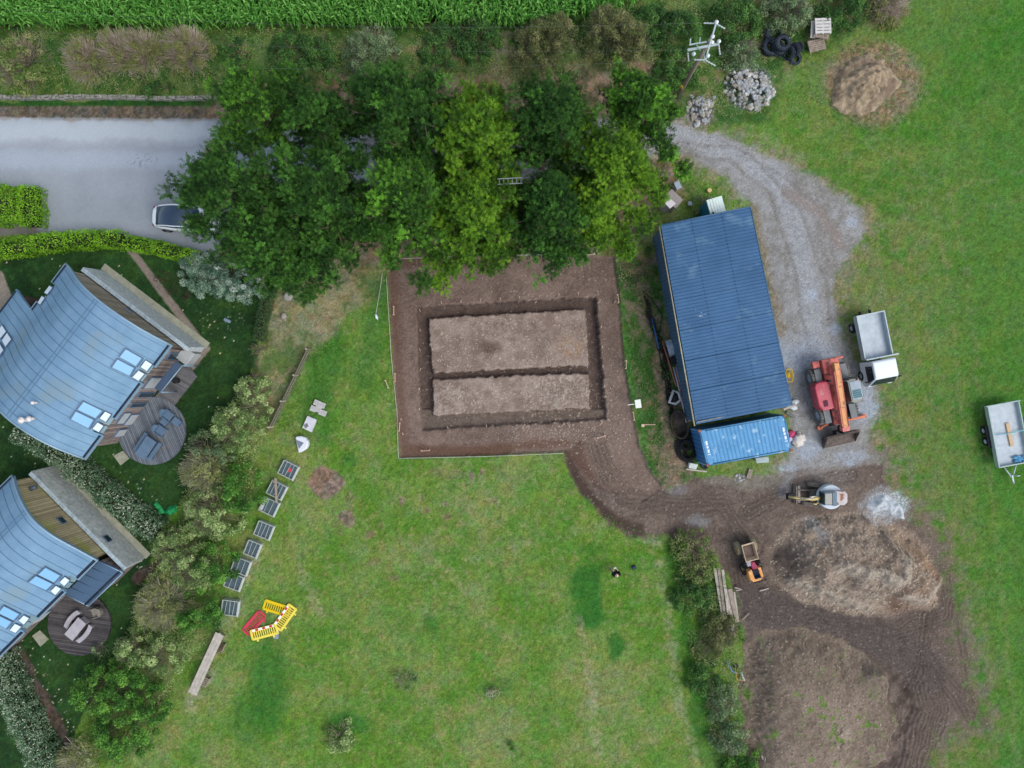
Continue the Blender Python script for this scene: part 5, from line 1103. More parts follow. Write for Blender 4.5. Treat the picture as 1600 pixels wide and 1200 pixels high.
PAL = {
 'twig': dict(l=[S(96, 96, 60), S(88, 104, 48), S(122, 112, 84)], tw=[S(150, 134, 122), S(204, 190, 174)], nt=1500, nl=.75),
 'mix': dict(l=[S(56, 84, 34), S(84, 106, 48), S(130, 124, 92)], tw=[S(126, 110, 96), S(164, 150, 134)], nt=700, nl=.9),
 'greyg': dict(l=[S(62, 84, 56), S(90, 112, 76), S(124, 136, 104)], tw=[S(110, 106, 92), S(150, 144, 128)], nt=500, nl=1.0),
 'bramble': dict(l=[S(34, 60, 30), S(52, 86, 40), S(84, 118, 56)], tw=[S(90, 80, 66), S(130, 116, 98)], nt=120, nl=1.3),
 'brown': dict(l=[S(62, 76, 40), S(88, 94, 56), S(120, 118, 84)], tw=[S(98, 98, 76), S(140, 138, 112)], nt=600, nl=1.2),
 'olive': dict(l=[S(62, 86, 46), S(100, 122, 70), S(150, 164, 114)], tw=[S(128, 122, 100), S(170, 162, 138)], nt=420, nl=1.2),
 'green': dict(l=[S(34, 66, 26), S(62, 104, 38), S(104, 144, 62)], tw=[S(90, 84, 66), S(120, 112, 92)], nt=80, nl=1.4),
 'bare': dict(l=[S(80, 92, 52), S(110, 116, 70), S(128, 132, 90)], tw=[S(150, 146, 126), S(206, 200, 178)], nt=1000, nl=.7),
 'silver': dict(l=[S(40, 68, 50), S(78, 106, 88), S(120, 144, 122), S(190, 204, 186)], tw=[S(90, 90, 80), S(120, 120, 100)], nt=60, nl=1.7),
 'purple': dict(l=[S(66, 36, 40), S(92, 56, 56)], tw=[S(70, 52, 50), S(100, 80, 74)], nt=90, nl=.15),
}
for k, v in PAL.items(): v['m'] = leafmat('foliage_' + k, v['l'], k=2.0 if k != 'purple' else 1.4); v['t'] = mat('twigs_' + k, v['tw'][0], rough=.95, c2=v['tw'][1], scale=3)
def shrub(lobes, h, kind, seed, label, name='shrub', cat='shrub', group=None, leaf=.13, z0=None, ldens=1.0, tdens=1.0):
    rs = np.random.RandomState(seed); P_ = PAL[kind]
    cx = sum(l[0] for l in lobes) / len(lobes); cy = sum(l[1] for l in lobes) / len(lobes); base = W(cx, cy, h * .5); base.z = gz(base.x, base.y) if z0 is None else z0
    t = empty(name, base, 0, label, cat, group); Cs = []; Ns = []; T0 = []; T1 = []; lv = []
    for (lx, ly, lr) in lobes:
        p = W(lx, ly, h * .5); c = np.array([p.x - base.x, p.y - base.y, 0]); r = lr * (1 - h * .5 / HC) / KP
        # clumps make an uneven surface with gaps
        nc = max(5, int(r * r * 16)); 
        for i in range(nc):
            a = rs.rand() * 6.283; q = math.sqrt(rs.rand()) * r * 1.0; zz = h * (1 - (q / (r * 1.15)) ** 2.4) * rs.uniform(.6, 1.02); cr = rs.uniform(.22, .42) * min(1, max(.5, r / 1.2))
            m = int(90 * P_['nl'] * ldens * (cr / .32) ** 2 * (.13 / leaf) ** 1.3); d = rs.normal(size=(m, 3)); d[:, 2] = np.abs(d[:, 2]) - .2; d /= (np.linalg.norm(d, axis=1, keepdims=True) + 1e-9)
            cc = c + np.array([math.cos(a) * q, math.sin(a) * q, max(.15, zz - cr * .5)])
            Cs.append(cc + d * rs.uniform(.5, 1.0, (m, 1)) * cr); Ns.append(d * .7 + rs.normal(size=(m, 3)) * .5 + np.array([0, 0, .5])); lv.append(np.clip(rs.uniform(.05, .8) + rs.normal(size=m) * .24, 0, 1))
        nt_ = int(P_['nt'] * tdens * (r / 2) ** 2) + 5
        a = rs.rand(nt_) * 6.283; el = rs.uniform(.15, 1.3, nt_); ln = rs.uniform(.75, 1.12, nt_)
        E = np.stack([np.cos(a) * np.cos(el) * r, np.sin(a) * np.cos(el) * r, np.sin(el) * h], 1) * ln[:, None]
        S0 = E * rs.uniform(.35, .75, (nt_, 1)) + rs.normal(size=(nt_, 3)) * .1; T0.append(c + S0); T1.append(c + E + rs.normal(size=(nt_, 3)) * .12)
        k2 = 8; a = rs.rand(k2) * 6.283; E = np.stack([np.cos(a) * r * .6, np.sin(a) * r * .6, np.full(k2, h * .7)], 1); T0.append(np.tile(c, (k2, 1))); T1.append(c + E)
    T0 = np.concatenate(T0); T1 = np.concatenate(T1); rr = rs.uniform(.008, .017, len(T0)); V, F = sticks(T0, T1, rr, rr * .5); np_mesh('branches', V, F, P_['t'], t)
    Cn = np.concatenate(Cs); Nn = np.concatenate(Ns); n = len(Cn); V, F = leaf_quads(Cn, Nn, rs.uniform(.7, 1.3, n) * leaf, rs.uniform(.4, .7, n) * leaf, rs)
    np_mesh('foliage', V, F, P_['m'], t, attrs={'leafvar': ('FACE', np.concatenate(lv))}); return t
GB = 'bushes along the hedge bank'; GL = 'shrubs in the belt between gardens and lawn'; GR = 'bushes in the hedge right of the lawn'
SH = [
 ([(40, 100, 46)], 2.0, 'mix', 'mixed green and straw coloured bush at the far left of the bank', GB), ([(140, 98, 36)], 2.3, 'twig', 'greyish twiggy bush on the bank with a bent branch at its foot', GB), ([(195, 88, 36), (230, 86, 36)], 2.6, 'twig', 'largest pinkish grey twiggy bush on the bank, second from the left of three', GB), ([(297, 84, 38)], 2.4, 'twig', 'twiggy grey bush on the bank right of the largest one, above the stone wall', GB),
 ([(585, 88, 44)], 2.0, 'greyg', 'grey green bush on the bank just above the tallest pine', GB), ([(695, 78, 36), (745, 68, 36)], 1.2, 'bramble', 'dark bramble patch on the bank below the maize edge gap', GB), ([(845, 78, 44), (870, 60, 30)], 2.4, 'brown', 'brownish olive bush near the right end of the maize', GB), ([(950, 60, 44), (985, 75, 34)], 2.4, 'brown', 'brown green bush on the bank, left of the utility pole', GB), ([(1020, 40, 36), (1060, 50, 38)], 2.0, 'bramble', 'dark green bush directly left of the pole insulators', GB), ([(1060, 105, 32)], 1.4, 'bramble', 'low dark green bush at the foot of the utility pole', GB), ([(1150, 25, 42)], 2.0, 'bramble', 'green bush above the pole top at the frame edge', GB), ([(1160, 82, 30)], 1.4, 'greyg', 'grey green bush between pole and larger rubble pile', GB), ([(1235, 12, 40)], 1.8, 'greyg', 'grey green bush above the tyre heap', GB), ([(1320, 8, 40)], 1.6, 'bramble', 'green bush above the pallet stack', GB), ([(1390, 5, 34)], 1.4, 'twig', 'twiggy grey bush at the top edge right of the pallets', GB), ([(460, 92, 34), (500, 85, 30)], .9, 'bramble', 'low bramble patch on the bank above the left pines', GB), ([(375, 88, 22)], .7, 'bramble', 'small leafy green clump right of the twiggy bushes', GB),
 ([(232, 138, 20), (255, 135, 16)], .6, 'bramble', 'small bright green clump behind the stone wall', GB), ([(337, 236, 22)], 1.6, 'bare', 'thin bare twigs reaching over the road from the pines', None),
 ([(402, 545, 14), (400, 590, 14)], 1.2, 'mix', 'narrow yellowish bush line on the garden edge right of the upper lawn', GL), ([(392, 612, 26)], 2.2, 'olive', 'small olive shrub at the very top of the belt, below the hedge line', GL), ([(312, 700, 24), (340, 712, 24)], 2.6, 'greyg', 'grey green shrub left of the pale olive one, facing the upper deck', GL), ([(365, 668, 40), (395, 640, 22)], 3.2, 'olive', 'large pale olive shrub in the upper part of the belt', GL), ([(318, 735, 42)], 3.0, 'bare', 'twiggy grey green shrub right of the round deck', GL), ([(374, 765, 40)], 3.2, 'green', 'leafy green shrub beside the cold frames with the plank', GL), ([(330, 800, 46)], 3.0, 'olive', 'olive shrub right of the green cloth', GL), ([(272, 860, 40), (300, 885, 40)], 2.9, 'olive', 'brownish olive shrub below the green cloth', GL), ([(334, 882, 32)], 3.0, 'green', 'green shrub behind the lower cold frames', GL), ([(250, 945, 46)], 2.9, 'bare', 'bare branched grey shrub right of the dark round deck', GL), ([(306, 955, 36)], 2.9, 'green', 'green shrub left of the lowest cold frame', GL), ([(210, 1015, 34), (255, 1025, 34)], 2.6, 'olive', 'olive green shrub below the bare one', GL), ([(155, 1015, 14)], 1.4, 'greyg', 'small round grey green bush touching the dark round deck', GL), ([(150, 1080, 42), (200, 1075, 40)], 3.3, 'green', 'broad bright green shrub left of the long timber table', GL), ([(190, 1145, 48), (235, 1110, 26)], 3.0, 'green', 'lowest green shrub of the belt', GL), ([(115, 1188, 32)], 1.8, 'bare', 'bare twiggy bush at the bottom edge by the flowering hedge', GL),
 ([(306, 424, 32), (330, 442, 28), (352, 430, 36), (392, 440, 32)], 1.8, 'silver', 'large silvery green shrub below the pines at the garden corner', None),
 ([(530, 1152, 26)], 1.0, 'olive', 'rounded grey green bush alone on the lawn near the bottom edge', None), ([(630, 1060, 19)], .5, 'greyg', 'faint thin grey bush on the middle of the lawn', None), ([(768, 1084, 12)], .6, 'bare', 'small dead twiggy sapling on the lawn', None), ([(800, 1166, 9)], .5, 'green', 'tiny green bush near the bottom of the lawn', None),
 ([(252, 436, 16), (268, 452, 12)], 1.8, 'purple', 'sparse dark purple leaved sapling beside the garden path', None), ([(291, 463, 10)], .7, 'purple', 'small dark red bush below the silvery shrub', None),
 ([(1082, 855, 30), (1090, 890, 30)], 1.4, 'mix', 'mixed bush at the top of the hedge by the access track', GR), ([(1085, 930, 32)], 1.5, 'bramble', 'dark green bush in the hedge left of the plank pile', GR), ([(1125, 985, 30), (1110, 1010, 24)], 1.6, 'brown', 'brownish bush in the hedge below the planks', GR), ([(1100, 1060, 28)], 1.4, 'bramble', 'green bush in the hedge left of the blue scrap', GR), ([(1128, 1100, 28)], 1.4, 'greyg', 'grey green bush in the hedge below the blue scrap', GR), ([(1140, 1155, 30)], 1.5, 'greyg', 'grey green bush low in the hedge', GR), ([(1160, 1195, 28)], 1.4, 'green', 'green bush at the bottom end of the hedge', GR), ([(1158, 1000, 14)], .9, 'green', 'small green bush at the foot of the plank pile', GR),
 ([(1098, 318, 18)], 1.0, 'greyg', 'grey green bush left of the portable toilet', None), ([(985, 410, 14), (995, 440, 12)], 1.0, 'bramble', 'small dark bush between plot corner and shed', None),
 ([(1010, 395, 10)], .5, 'bramble', 'low green clump under the pine tips near the shed corner', None),
]
for k, (lb, h, kind, lab, g) in enumerate(SH): shrub(lb, h, kind, 300 + k, lab, group=g, leaf=.13 if kind in ('twig', 'bare', 'brown') else (.1 if kind == 'silver' else .15), ldens=.5 if 'faint' in lab else (1.1 if kind == 'silver' else 1.0))

# clipped hedges
def hedge(pts, wpx, h, cols, mname, label, seed, leaf=.12, dens=230, white=0.0, group=None):
    rs = np.random.RandomState(seed); m = leafmat(mname, cols)
    P = [W(*p, h) for p in pts]; c0 = sum(P, Vector()) / len(P); c0.z = 0; t = empty('hedge', c0, 0, label, 'hedge', group)
    Cs = []; Ns = []; segs = list(zip(P[:-1], P[1:])); wm = wpx * (1 - h / HC) / KP / 2
    core = MB(); core.tube([(p.x - c0.x, p.y - c0.y, h * .5) for p in P], min(wm, h * .5) * .85, 8); core.build('branches', mat('hedge_core', S(40, 44, 28), rough=1), t)
    for a, b in segs:
        d = b - a; L_ = d.length; d = d / L_; nr = Vector((-d.y, d.x, 0)); n = int(L_ * (2 * wm + 2 * h) * dens)
        s = rs.uniform(-.15, L_ + .15, n); q = rs.uniform(-1, 1, n) * (wm + h); top_ = np.abs(q) < wm
        lump = 1 + .10 * np.sin(s * 2.1 + seed) + .05 * np.sin(s * 5.3)
        y = np.where(top_, q, np.sign(q) * wm) * lump; z = np.where(top_, h * (1 - .12 * (np.abs(q) / wm) ** 4), h - (np.abs(q) - wm)) * (1 + .06 * np.sin(s * 1.3 + 1))
        y += rs.normal(size=n) * .05; z += rs.normal(size=n) * .05
        X_ = a.x - c0.x + d.x * s + nr.x * y; Y_ = a.y - c0.y + d.y * s + nr.y * y
        Cs.append(np.stack([X_, Y_, np.maximum(z, .05)], 1)); nz = np.where(top_, 1.0, .25); Ns.append(np.stack([nr.x * np.sign(y) * (1 - nz), nr.y * np.sign(y) * (1 - nz), nz], 1) + rs.normal(size=(n, 3)) * .45)
    Cn = np.concatenate(Cs); Nn = np.concatenate(Ns); n = len(Cn); sc = (vnoise(Cn[:, 0], Cn[:, 1], .5, seed) - .5) * .5
    lv = np.clip(rs.uniform(0, .8, n) * 1.0 + sc, 0, .84)
    if white: lv = np.where(rs.rand(n) < white * (1.6 * vnoise(Cn[:, 0], Cn[:, 1], .9, seed + 3) ** 1.5 + .15), 1.0, lv)
    V, F = leaf_quads(Cn, Nn, rs.uniform(.7, 1.4, n) * leaf, rs.uniform(.4, .8, n) * leaf, rs); np_mesh('foliage', V, F, m, t, attrs={'leafvar': ('FACE', lv)}); return t
HG = [S(62, 100, 22), S(92, 138, 28), S(120, 166, 40), S(150, 192, 60)]
hedge([(-60, 318), (28, 318)], 58, 1.3, HG, 'privet', 'wide bright green clipped hedge block at the left frame edge by the road', 41)
hedge([(42, 292), (42, 350)], 28, 1.3, HG, 'privet', 'short bright green clipped hedge standing upright along the road bay', 42)
hedge([(-60, 396), (0, 388), (50, 380), (100, 374), (150, 371), (184, 373)], 25, 1.25, HG, 'privet', 'long bright green clipped hedge between road and garden lawn', 43)
hedge([(194, 377), (240, 385), (285, 397), (305, 402)], 20, 1.1, HG, 'privet', 'shorter bright green clipped hedge running under the silvery shrub', 44)
HW = [S(52, 80, 56), S(76, 104, 76), S(98, 126, 94), S(116, 142, 110), S(196, 206, 184)]
hedge([(24, 672), (60, 692), (110, 730), (160, 772), (205, 808), (240, 832)], 34, 1.3, HW, 'flowering_hedge', 'grey green hedge speckled with white flowers between the two houses', 45, white=.09)
hedge([(-10, 1030), (8, 1080), (30, 1130), (55, 1180), (75, 1230)], 40, 1.4, HW, 'flowering_hedge', 'grey green flowering hedge at the lower left corner', 46, white=.09)
hedge([(420, 448), (408, 490), (402, 530)], 14, 1.0, [S(40, 62, 40), S(60, 84, 52), S(86, 106, 66)], 'dark_hedge', 'narrow dark hedge along the right side of the garden lawn', 47)

# maize: nobody could count it
rs = np.random.RandomState(9); Cb = []; 
V_ = []; F_ = []; lvm = []; nv = 0
for ri in range(9):
    yb = 43 - ri * 12.5
    x = -60
    while x < 1000:
        x += rs.uniform(3.2, 5.2); h = rs.uniform(1.7, 2.2); py_ = yb + rs.normal() * 1.6
        p = W(x, py_, 0); tx = 800 + (x - 800) / (1 - h / HC); ty = 600 + (py_ - 600) / (1 - h / HC)
        lim = 38 if tx < 790 else 38 - (tx - 790) * .24
        if ty > lim or (660 < tx < 690 and ty > 12 and ty < 50): continue
        zb = gz(p.x, p.y); az = rs.rand() * 6.28
        for k in range(9):
            f = .3 + .7 * k / 8; a = az + (k % 2) * PI + rs.normal() * .35; ln = rs.uniform(.45, .75) * (1.1 - .4 * f); w_ = .045
            d = np.array([math.cos(a), math.sin(a), 0]); s = np.array([-d[1], d[0], 0]); o = np.array([p.x, p.y, zb + h * f * .85])
            q = [o, o + d * ln * .35 + [0, 0, .18], o + d * ln * .75 + [0, 0, .12], o + d * ln + [0, 0, -.12]]; ww = [.02, w_, w_ * .9, .008]; 
            for j in range(4): V_ += [q[j] - s * ww[j], q[j] + s * ww[j]]
            for j in range(3): F_.append((nv + 2 * j, nv + 2 * j + 1, nv + 2 * j + 3, nv + 2 * j + 2)); lvm.append(np.clip(.2 + rs.rand() * .6 + rs.normal() * .1, 0, 1))
            nv += 8
o = np_mesh('maize_crop', np.array(V_), np.array(F_), leafmat('maize_leaf', [S(34, 70, 24), S(56, 102, 36), S(82, 132, 54), S(124, 164, 88)], k=1.9), attrs={'leafvar': ('FACE', np.array(lvm))})
tag(o, 'dense green maize crop along the top of the picture', 'maize', kind='stuff')

# undergrowth and long grass
def undergrowth(name, polys, dens, cols, mname, label, cat, seed, hmax=.35, leaf=.14, thin=.35, excl=()):
    rs = np.random.RandomState(seed); Cs = []
    for poly in polys:
        xs = [p[0] for p in poly]; ys = [p[1] for p in poly]; A_ = (max(xs) - min(xs)) * (max(ys) - min(ys)) / KP ** 2; n = int(A_ * dens)
        x = rs.uniform(min(xs), max(xs), n); y = rs.uniform(min(ys), max(ys), n); wv = (vnoise(x, y, 25, seed) - .5) * 14
        s = psd(x + wv, y + wv, poly); k = s > rs.uniform(0, 5, n); x = x[k]; y = y[k]
        den = fbm(x, y, 34, seed + 5, 3); k = den > rs.uniform(.25, .62, len(x)); Cs.append(np.stack([x[k], y[k]], 1))
    P = np.concatenate(Cs); x = (P[:, 0] - 800) / KP; y = (600 - P[:, 1]) / KP; hh = hmax * fbm(P[:, 0], P[:, 1], 20, seed + 2, 3) * 1.4; n = len(x)
    z = gza(x, y) + rs.uniform(.1, 1, n) * hh; Cn = np.stack([x, y, z], 1); Nn = rs.normal(size=(n, 3)) * .6 + np.array([0, 0, .8])
    tone = np.clip(cst(fbm(P[:, 0], P[:, 1], 40, seed + 8, 4), .5, 3.5) * .8 + rs.normal(size=n) * .14 + .1, 0, 1)
    V, F = leaf_quads(Cn, Nn, rs.uniform(.6, 1.4, n) * leaf, rs.uniform(.6, 1.4, n) * leaf * thin, rs)
    o = np_mesh(name, V, F, leafmat(mname, cols, k=1.85), attrs={'leafvar': ('FACE', tone)}); tag(o, label, cat, kind='stuff'); return o
undergrowth('undergrowth', [[(-40, 46), (700, 42), (960, 30), (1010, -30), (1410, -30), (1400, 20), (1300, 60), (1230, 80), (1190, 190), (1120, 185), (1060, 150), (960, 130), (560, 128), (370, 148), (-40, 148)]], 150,
  [S(40, 68, 34), S(62, 96, 44), S(90, 116, 64), S(110, 124, 78), S(136, 134, 100)], 'bank_plants', 'tangled low brambles, nettles and dry grass covering the hedge bank', 'undergrowth', 51, hmax=.6)
undergrowth('undergrowth', [[(966, 415), (1022, 410), (1040, 560), (1065, 690), (1085, 745), (1045, 765), (1015, 735), (990, 640), (972, 480)]], 110, [S(46, 84, 34), S(72, 108, 50), S(104, 104, 72), S(140, 124, 104)], 'strip_plants', 'rough grass and weeds on the strip between plot and shed', 'undergrowth', 52, hmax=.3)
undergrowth('undergrowth', [[(1046, 838), (1110, 845), (1130, 900), (1150, 1000), (1165, 1060), (1160, 1130), (1200, 1230), (1130, 1230), (1100, 1120), (1075, 1020), (1050, 900)]], 170, [S(36, 66, 30), S(58, 96, 42), S(96, 122, 70), S(130, 130, 98)], 'hedge_plants', 'dense weeds filling the hedge right of the lawn', 'undergrowth', 53, hmax=1.1)
undergrowth('undergrowth', [[(372, 612), (410, 640), (408, 700), (392, 790), (360, 850), (335, 930), (330, 990), (280, 1050), (250, 1120), (230, 1190), (150, 1200), (130, 1120), (150, 1040), (215, 960), (235, 880), (262, 830), (290, 780), (300, 720), (330, 680)]], 190, [S(44, 66, 34), S(66, 92, 46), S(96, 118, 66), S(136, 146, 96)], 'belt_plants', 'low leafy growth joining the shrubs between the gardens and the lawn', 'undergrowth', 56, hmax=1.3, leaf=.17)
undergrowth('long_grass', [[(1190, 60), (1300, 60), (1440, 60), (1450, 150), (1380, 200), (1300, 190), (1200, 200), (1120, 195), (1180, 120)]], 60, [S(44, 96, 34), S(66, 120, 44), S(98, 134, 62)], 'long_grass', 'longer grass round the dirt heap and rubble piles', 'long grass', 54, hmax=.2)
undergrowth('long_grass', [[(484, 548), (540, 520), (530, 600), (480, 680), (440, 680), (430, 668)], [(940, 800), (1040, 842), (1040, 860), (930, 830)], [(1070, 255), (1130, 275), (1165, 318), (1100, 335), (1060, 300)]], 60, [S(44, 92, 40), S(70, 118, 52), S(110, 130, 76)], 'long_grass', 'tufty grass beside the picket fence and the access cut', 'long grass', 55, hmax=.18)
def lawn_tex(name, poly, dens, cols, mname, label, seed, leaf=.11, hmax=.05):
    rs = np.random.RandomState(seed); xs = [p[0] for p in poly]; ys = [p[1] for p in poly]; n = int((max(xs) - min(xs)) * (max(ys) - min(ys)) / KP ** 2 * dens)
    x = rs.uniform(min(xs), max(xs), n); y = rs.uniform(min(ys), max(ys), n); k = psd(x, y, poly) > 0; x = x[k]; y = y[k]
    return x, y
# ------------------------------------------------------------------ smaller things
def G(px, py, dz=0.0):
    p = W(px, py); return Vector((p.x, p.y, gz(p.x, p.y) + dz))
def heap(name, poly, h, m, label, cat, seed, rough=.5, res=.07):
    xs = [p[0] for p in poly]; ys = [p[1] for p in poly]; c = W((min(xs) + max(xs)) / 2, (min(ys) + max(ys)) / 2)
    x0, y1 = W(min(xs) - 4, min(ys) - 4)[:2]; x1, y0 = W(max(xs) + 4, max(ys) + 4)[:2]
    ax = np.arange(x0, x1, res); ay = np.arange(y0, y1, res); XX, YY = np.meshgrid(ax, ay); px = 800 + XX * KP; py = 600 - YY * KP
    s = psd(px + (vnoise(px, py, 9, seed) - .5) * 9, py + (vnoise(px, py, 9, seed + 1) - .5) * 9, poly) / KP
    mx = float(s.max()); t = np.clip(s / mx, 0, 1); zz = h * t ** .8 * (1 - rough * np.abs(fbm(px, py, 26, seed + 2) - .5) * 2) + (t > 0) * (fbm(px, py, 6, seed + 3, 3) - .5) * .28 * rough * np.minimum(1, t * 5)
    zz = gza(XX, YY) + np.maximum(zz, 0) + .012 + (s <= 0) * -.06
    V = np.stack([XX - c.x, YY - c.y, zz], -1).reshape(-1, 3); ny_, nx_ = XX.shape; idx = np.arange(nx_ * ny_).reshape(ny_, nx_)
    F = np.stack([idx[:-1, :-1], idx[:-1, 1:], idx[1:, 1:], idx[1:, :-1]], -1).reshape(-1, 4); k = (s > -.04)[:-1, :-1].reshape(-1); F = F[k]; u, inv = np.unique(F, return_inverse=True)
    o = np_mesh(name, V[u], inv.reshape(-1, 4), m, smooth=True); o.location = (c.x, c.y, 0); tag(o, label, cat); return o
heap('dirt_heap', [(1298, 164), (1304, 122), (1322, 96), (1352, 84), (1380, 92), (1396, 112), (1408, 132), (1394, 150), (1380, 166), (1340, 184), (1318, 176)], 1.25, mat('dry_dirt', S(112, 96, 78), rough=.95, c2=S(172, 156, 130), scale=2.2, bump=1.0, bscale=9, detail=10, wear=(S(120, 104, 88), .9, .55)), 'big pale brown dirt heap standing in the grass at the upper right', 'dirt heap', 61, rough=.9)
heap('sand_heap', [(1356, 792), (1362, 778), (1374, 776), (1382, 770), (1400, 780), (1411, 800), (1410, 812), (1396, 806), (1380, 798), (1368, 801)], .5, mat('pale_sand', S(160, 170, 176), rough=.95, c2=S(208, 214, 218), scale=4, bump=1.0, bscale=14, detail=10), 'small white sand heap beside the upper spoil mound', 'sand heap', 62, rough=1.2)
# rubble
ROCK = [mat('rubble_grey', S(120, 126, 130), rough=.9, c2=S(172, 178, 182), scale=6), mat('rubble_pale', S(160, 162, 158), rough=.9, c2=S(206, 206, 200), scale=6), mat('rubble_tan', S(128, 124, 116), rough=.9, c2=S(168, 162, 150), scale=6)]
protos = []
rs = random.Random(12)
for k in range(7):
    me = bpy.data.meshes.new('rubble_stone'); bm = bmesh.new(); bmesh.ops.create_icosphere(bm, subdivisions=1, radius=.5)
    for v in bm.verts: v.co *= rs.uniform(.72, 1.15)
    for v in bm.verts: v.co.x *= 1.25; v.co.z *= .6
    bm.to_mesh(me); bm.free(); me.materials.append(ROCK[k % 3 if k < 6 else 0]); protos.append(me)
def rocks(poly, n, lab, grp, h, smin, smax, seed):
    rs = random.Random(seed); xs = [p[0] for p in poly]; ys = [p[1] for p in poly]; P_ = np.array(poly); k = 0
    while k < n:
        px = rs.uniform(min(xs), max(xs)); py = rs.uniform(min(ys), max(ys)); s = float(psd(np.array([px]), np.array([py]), poly)[0])
        if s < 0: continue
        o = bpy.data.objects.new('rubble_stone', protos[rs.randrange(7)]); col.objects.link(o); sc = rs.uniform(smin, smax)
        zz = min(1, s / 16) * h; p = G(px, py); o.location = (p.x, p.y, p.z + zz + sc * .1); o.scale = (sc,) * 3; o.rotation_euler = (rs.uniform(-.6, .6), rs.uniform(-.6, .6), rs.uniform(0, 6.28)); tag(o, lab, 'stone', grp); k += 1
rocks([(1132, 128), (1140, 108), (1165, 98), (1178, 112), (1196, 118), (1210, 145), (1198, 165), (1180, 176), (1150, 166), (1134, 150)], 260, 'rough grey stone in the larger rubble pile by the tyres', 'stones of the larger rubble pile', .5, .18, .42, 31)
rocks([(1072, 158), (1080, 150), (1100, 154), (1117, 150), (1112, 170), (1106, 192), (1086, 198), (1076, 178)], 110, 'rough grey stone in the smaller rubble pile at the pole foot', 'stones of the smaller rubble pile', .35, .15, .36, 32)
# dry stone wall beside the road
t = MB(); rs = random.Random(5); x = 2
while x < 366:
    w_ = rs.uniform(4, 9); y = 153.5 + (x / 366) * 1.5 + math.sin(x * .03) * .8
    for row in range(2):
        p = W(x + w_ / 2, y + (row - .5) * 2.9 + rs.uniform(-.7, .7)); t.box((p.x, p.y, gz(p.x, p.y) + .1 + rs.uniform(-.05, .1)), (w_ / KP * .9, 3.2 / KP, .4), rz=rs.uniform(-.12, .12))
    x += w_
o = t.build('stone_wall', mat('dry_stone', S(112, 112, 106), rough=.95, c2=S(162, 162, 154), scale=4, bump=.8), bevel=.03); tag(o, 'long low dry stone wall between the road verge and the hedge bank', 'wall')

# straw, roots and stone chips left on the stripped soil
rq = np.random.RandomState(88); P0 = []; 
for (cx, cy, sx, sy, n) in ((870, 612, 34, 14, 900), (715, 620, 26, 16, 380), (880, 545, 26, 22, 420), (790, 508, 34, 12, 260), (715, 555, 26, 16, 300), (880, 672, 60, 12, 700), (800, 540, 80, 30, 400), (955, 600, 8, 50, 260), (800, 440, 120, 20, 260), (930, 740, 40, 40, 260), (1350, 880, 60, 40, 1300), (1280, 1090, 60, 60, 500)):
    P0.append(np.stack([rq.normal(cx, sx, n), rq.normal(cy, sy, n)], 1))
P0 = np.concatenate(P0); k_ = (psd(P0[:, 0], P0[:, 1], plot) > 3) | (psd(P0[:, 0], P0[:, 1], h1) > 0) | (psd(P0[:, 0], P0[:, 1], h2) > 0); P0 = P0[k_]; xx = (P0[:, 0] - 800) / KP; yy = (600 - P0[:, 1]) / KP; n = len(xx)
aa = rq.rand(n) * 6.28; ll = rq.uniform(.03, .13, n) * rq.uniform(.6, 1.3, n); ww = rq.uniform(.006, .022, n); zz_ = gza(xx, yy) + .03
dx_ = np.cos(aa) * ll / 2; dy_ = np.sin(aa) * ll / 2; px_ = -np.sin(aa) * ww; py_ = np.cos(aa) * ww
V = np.stack([np.stack([xx - dx_ - px_, yy - dy_ - py_, zz_], 1), np.stack([xx + dx_ - px_, yy + dy_ - py_, zz_ + .01], 1), np.stack([xx + dx_ + px_, yy + dy_ + py_, zz_ + .02], 1), np.stack([xx - dx_ + px_, yy - dy_ + py_, zz_], 1)], 1).reshape(-1, 3)
o = np_mesh('soil_debris', V, np.arange(4 * n).reshape(-1, 4), leafmat('debris', [S(116, 102, 92), S(156, 144, 130), S(200, 188, 172)], k=1.0, transl=0), attrs={'leafvar': ('FACE', rq.rand(n) ** 1.5)}); tag(o, 'pale root bits, straw and stone chips strewn over the bare soil', 'debris', kind='stuff')

# utility pole
PB = G(1058, 152); up = empty('utility_pole', (PB.x, PB.y, 0), 0, 'wooden utility pole with pale crossarms and insulators leaning out of the hedge', 'utility pole')
WOODP = mat('pole_wood', S(112, 102, 92), rough=.9, c2=S(140, 130, 120), scale=5); GALV = mat('galvanised', S(176, 190, 192), rough=.5, var=.06); INS = mat('insulator_white', S(226, 232, 236), rough=.2)
hp = 8.3
b = MB(); b.cyl((0, 0, -.3), (0, 0, hp), .17, .11, n=12); b.build('pole', WOODP, up)
b = MB(); b.box((-.155, -.10, 2.0), (.05, .22, .3), rz=R(35)); b.build('warning_plate', mat('plate_yellow', S(200, 180, 60), rough=.5), up)
def up_pt(px, py, z): p = W(px, py, z); return Vector((p.x - PB.x, p.y - PB.y, z))
b = MB(); a_, c_ = up_pt(1074, 78.5, 8.0), up_pt(1123.5, 68.5, 8.0); b.box(tuple((a_ + c_) / 2), ((c_ - a_).length, .13, .13), rz=math.atan2((c_ - a_).y, (c_ - a_).x)); b.build('crossarm', GALV, up, bevel=.01)
b = MB(); a_, c_ = up_pt(1077, 70, 8.4), up_pt(1104, 65.5, 8.4); b.box(tuple((a_ + c_) / 2), ((c_ - a_).length, .07, .07), rz=math.atan2((c_ - a_).y, (c_ - a_).x)); b.tube([up_pt(1088, 69, 8.4), up_pt(1094, 79, 8.0)], .025, 5); b.build('crossarm', GALV, up)
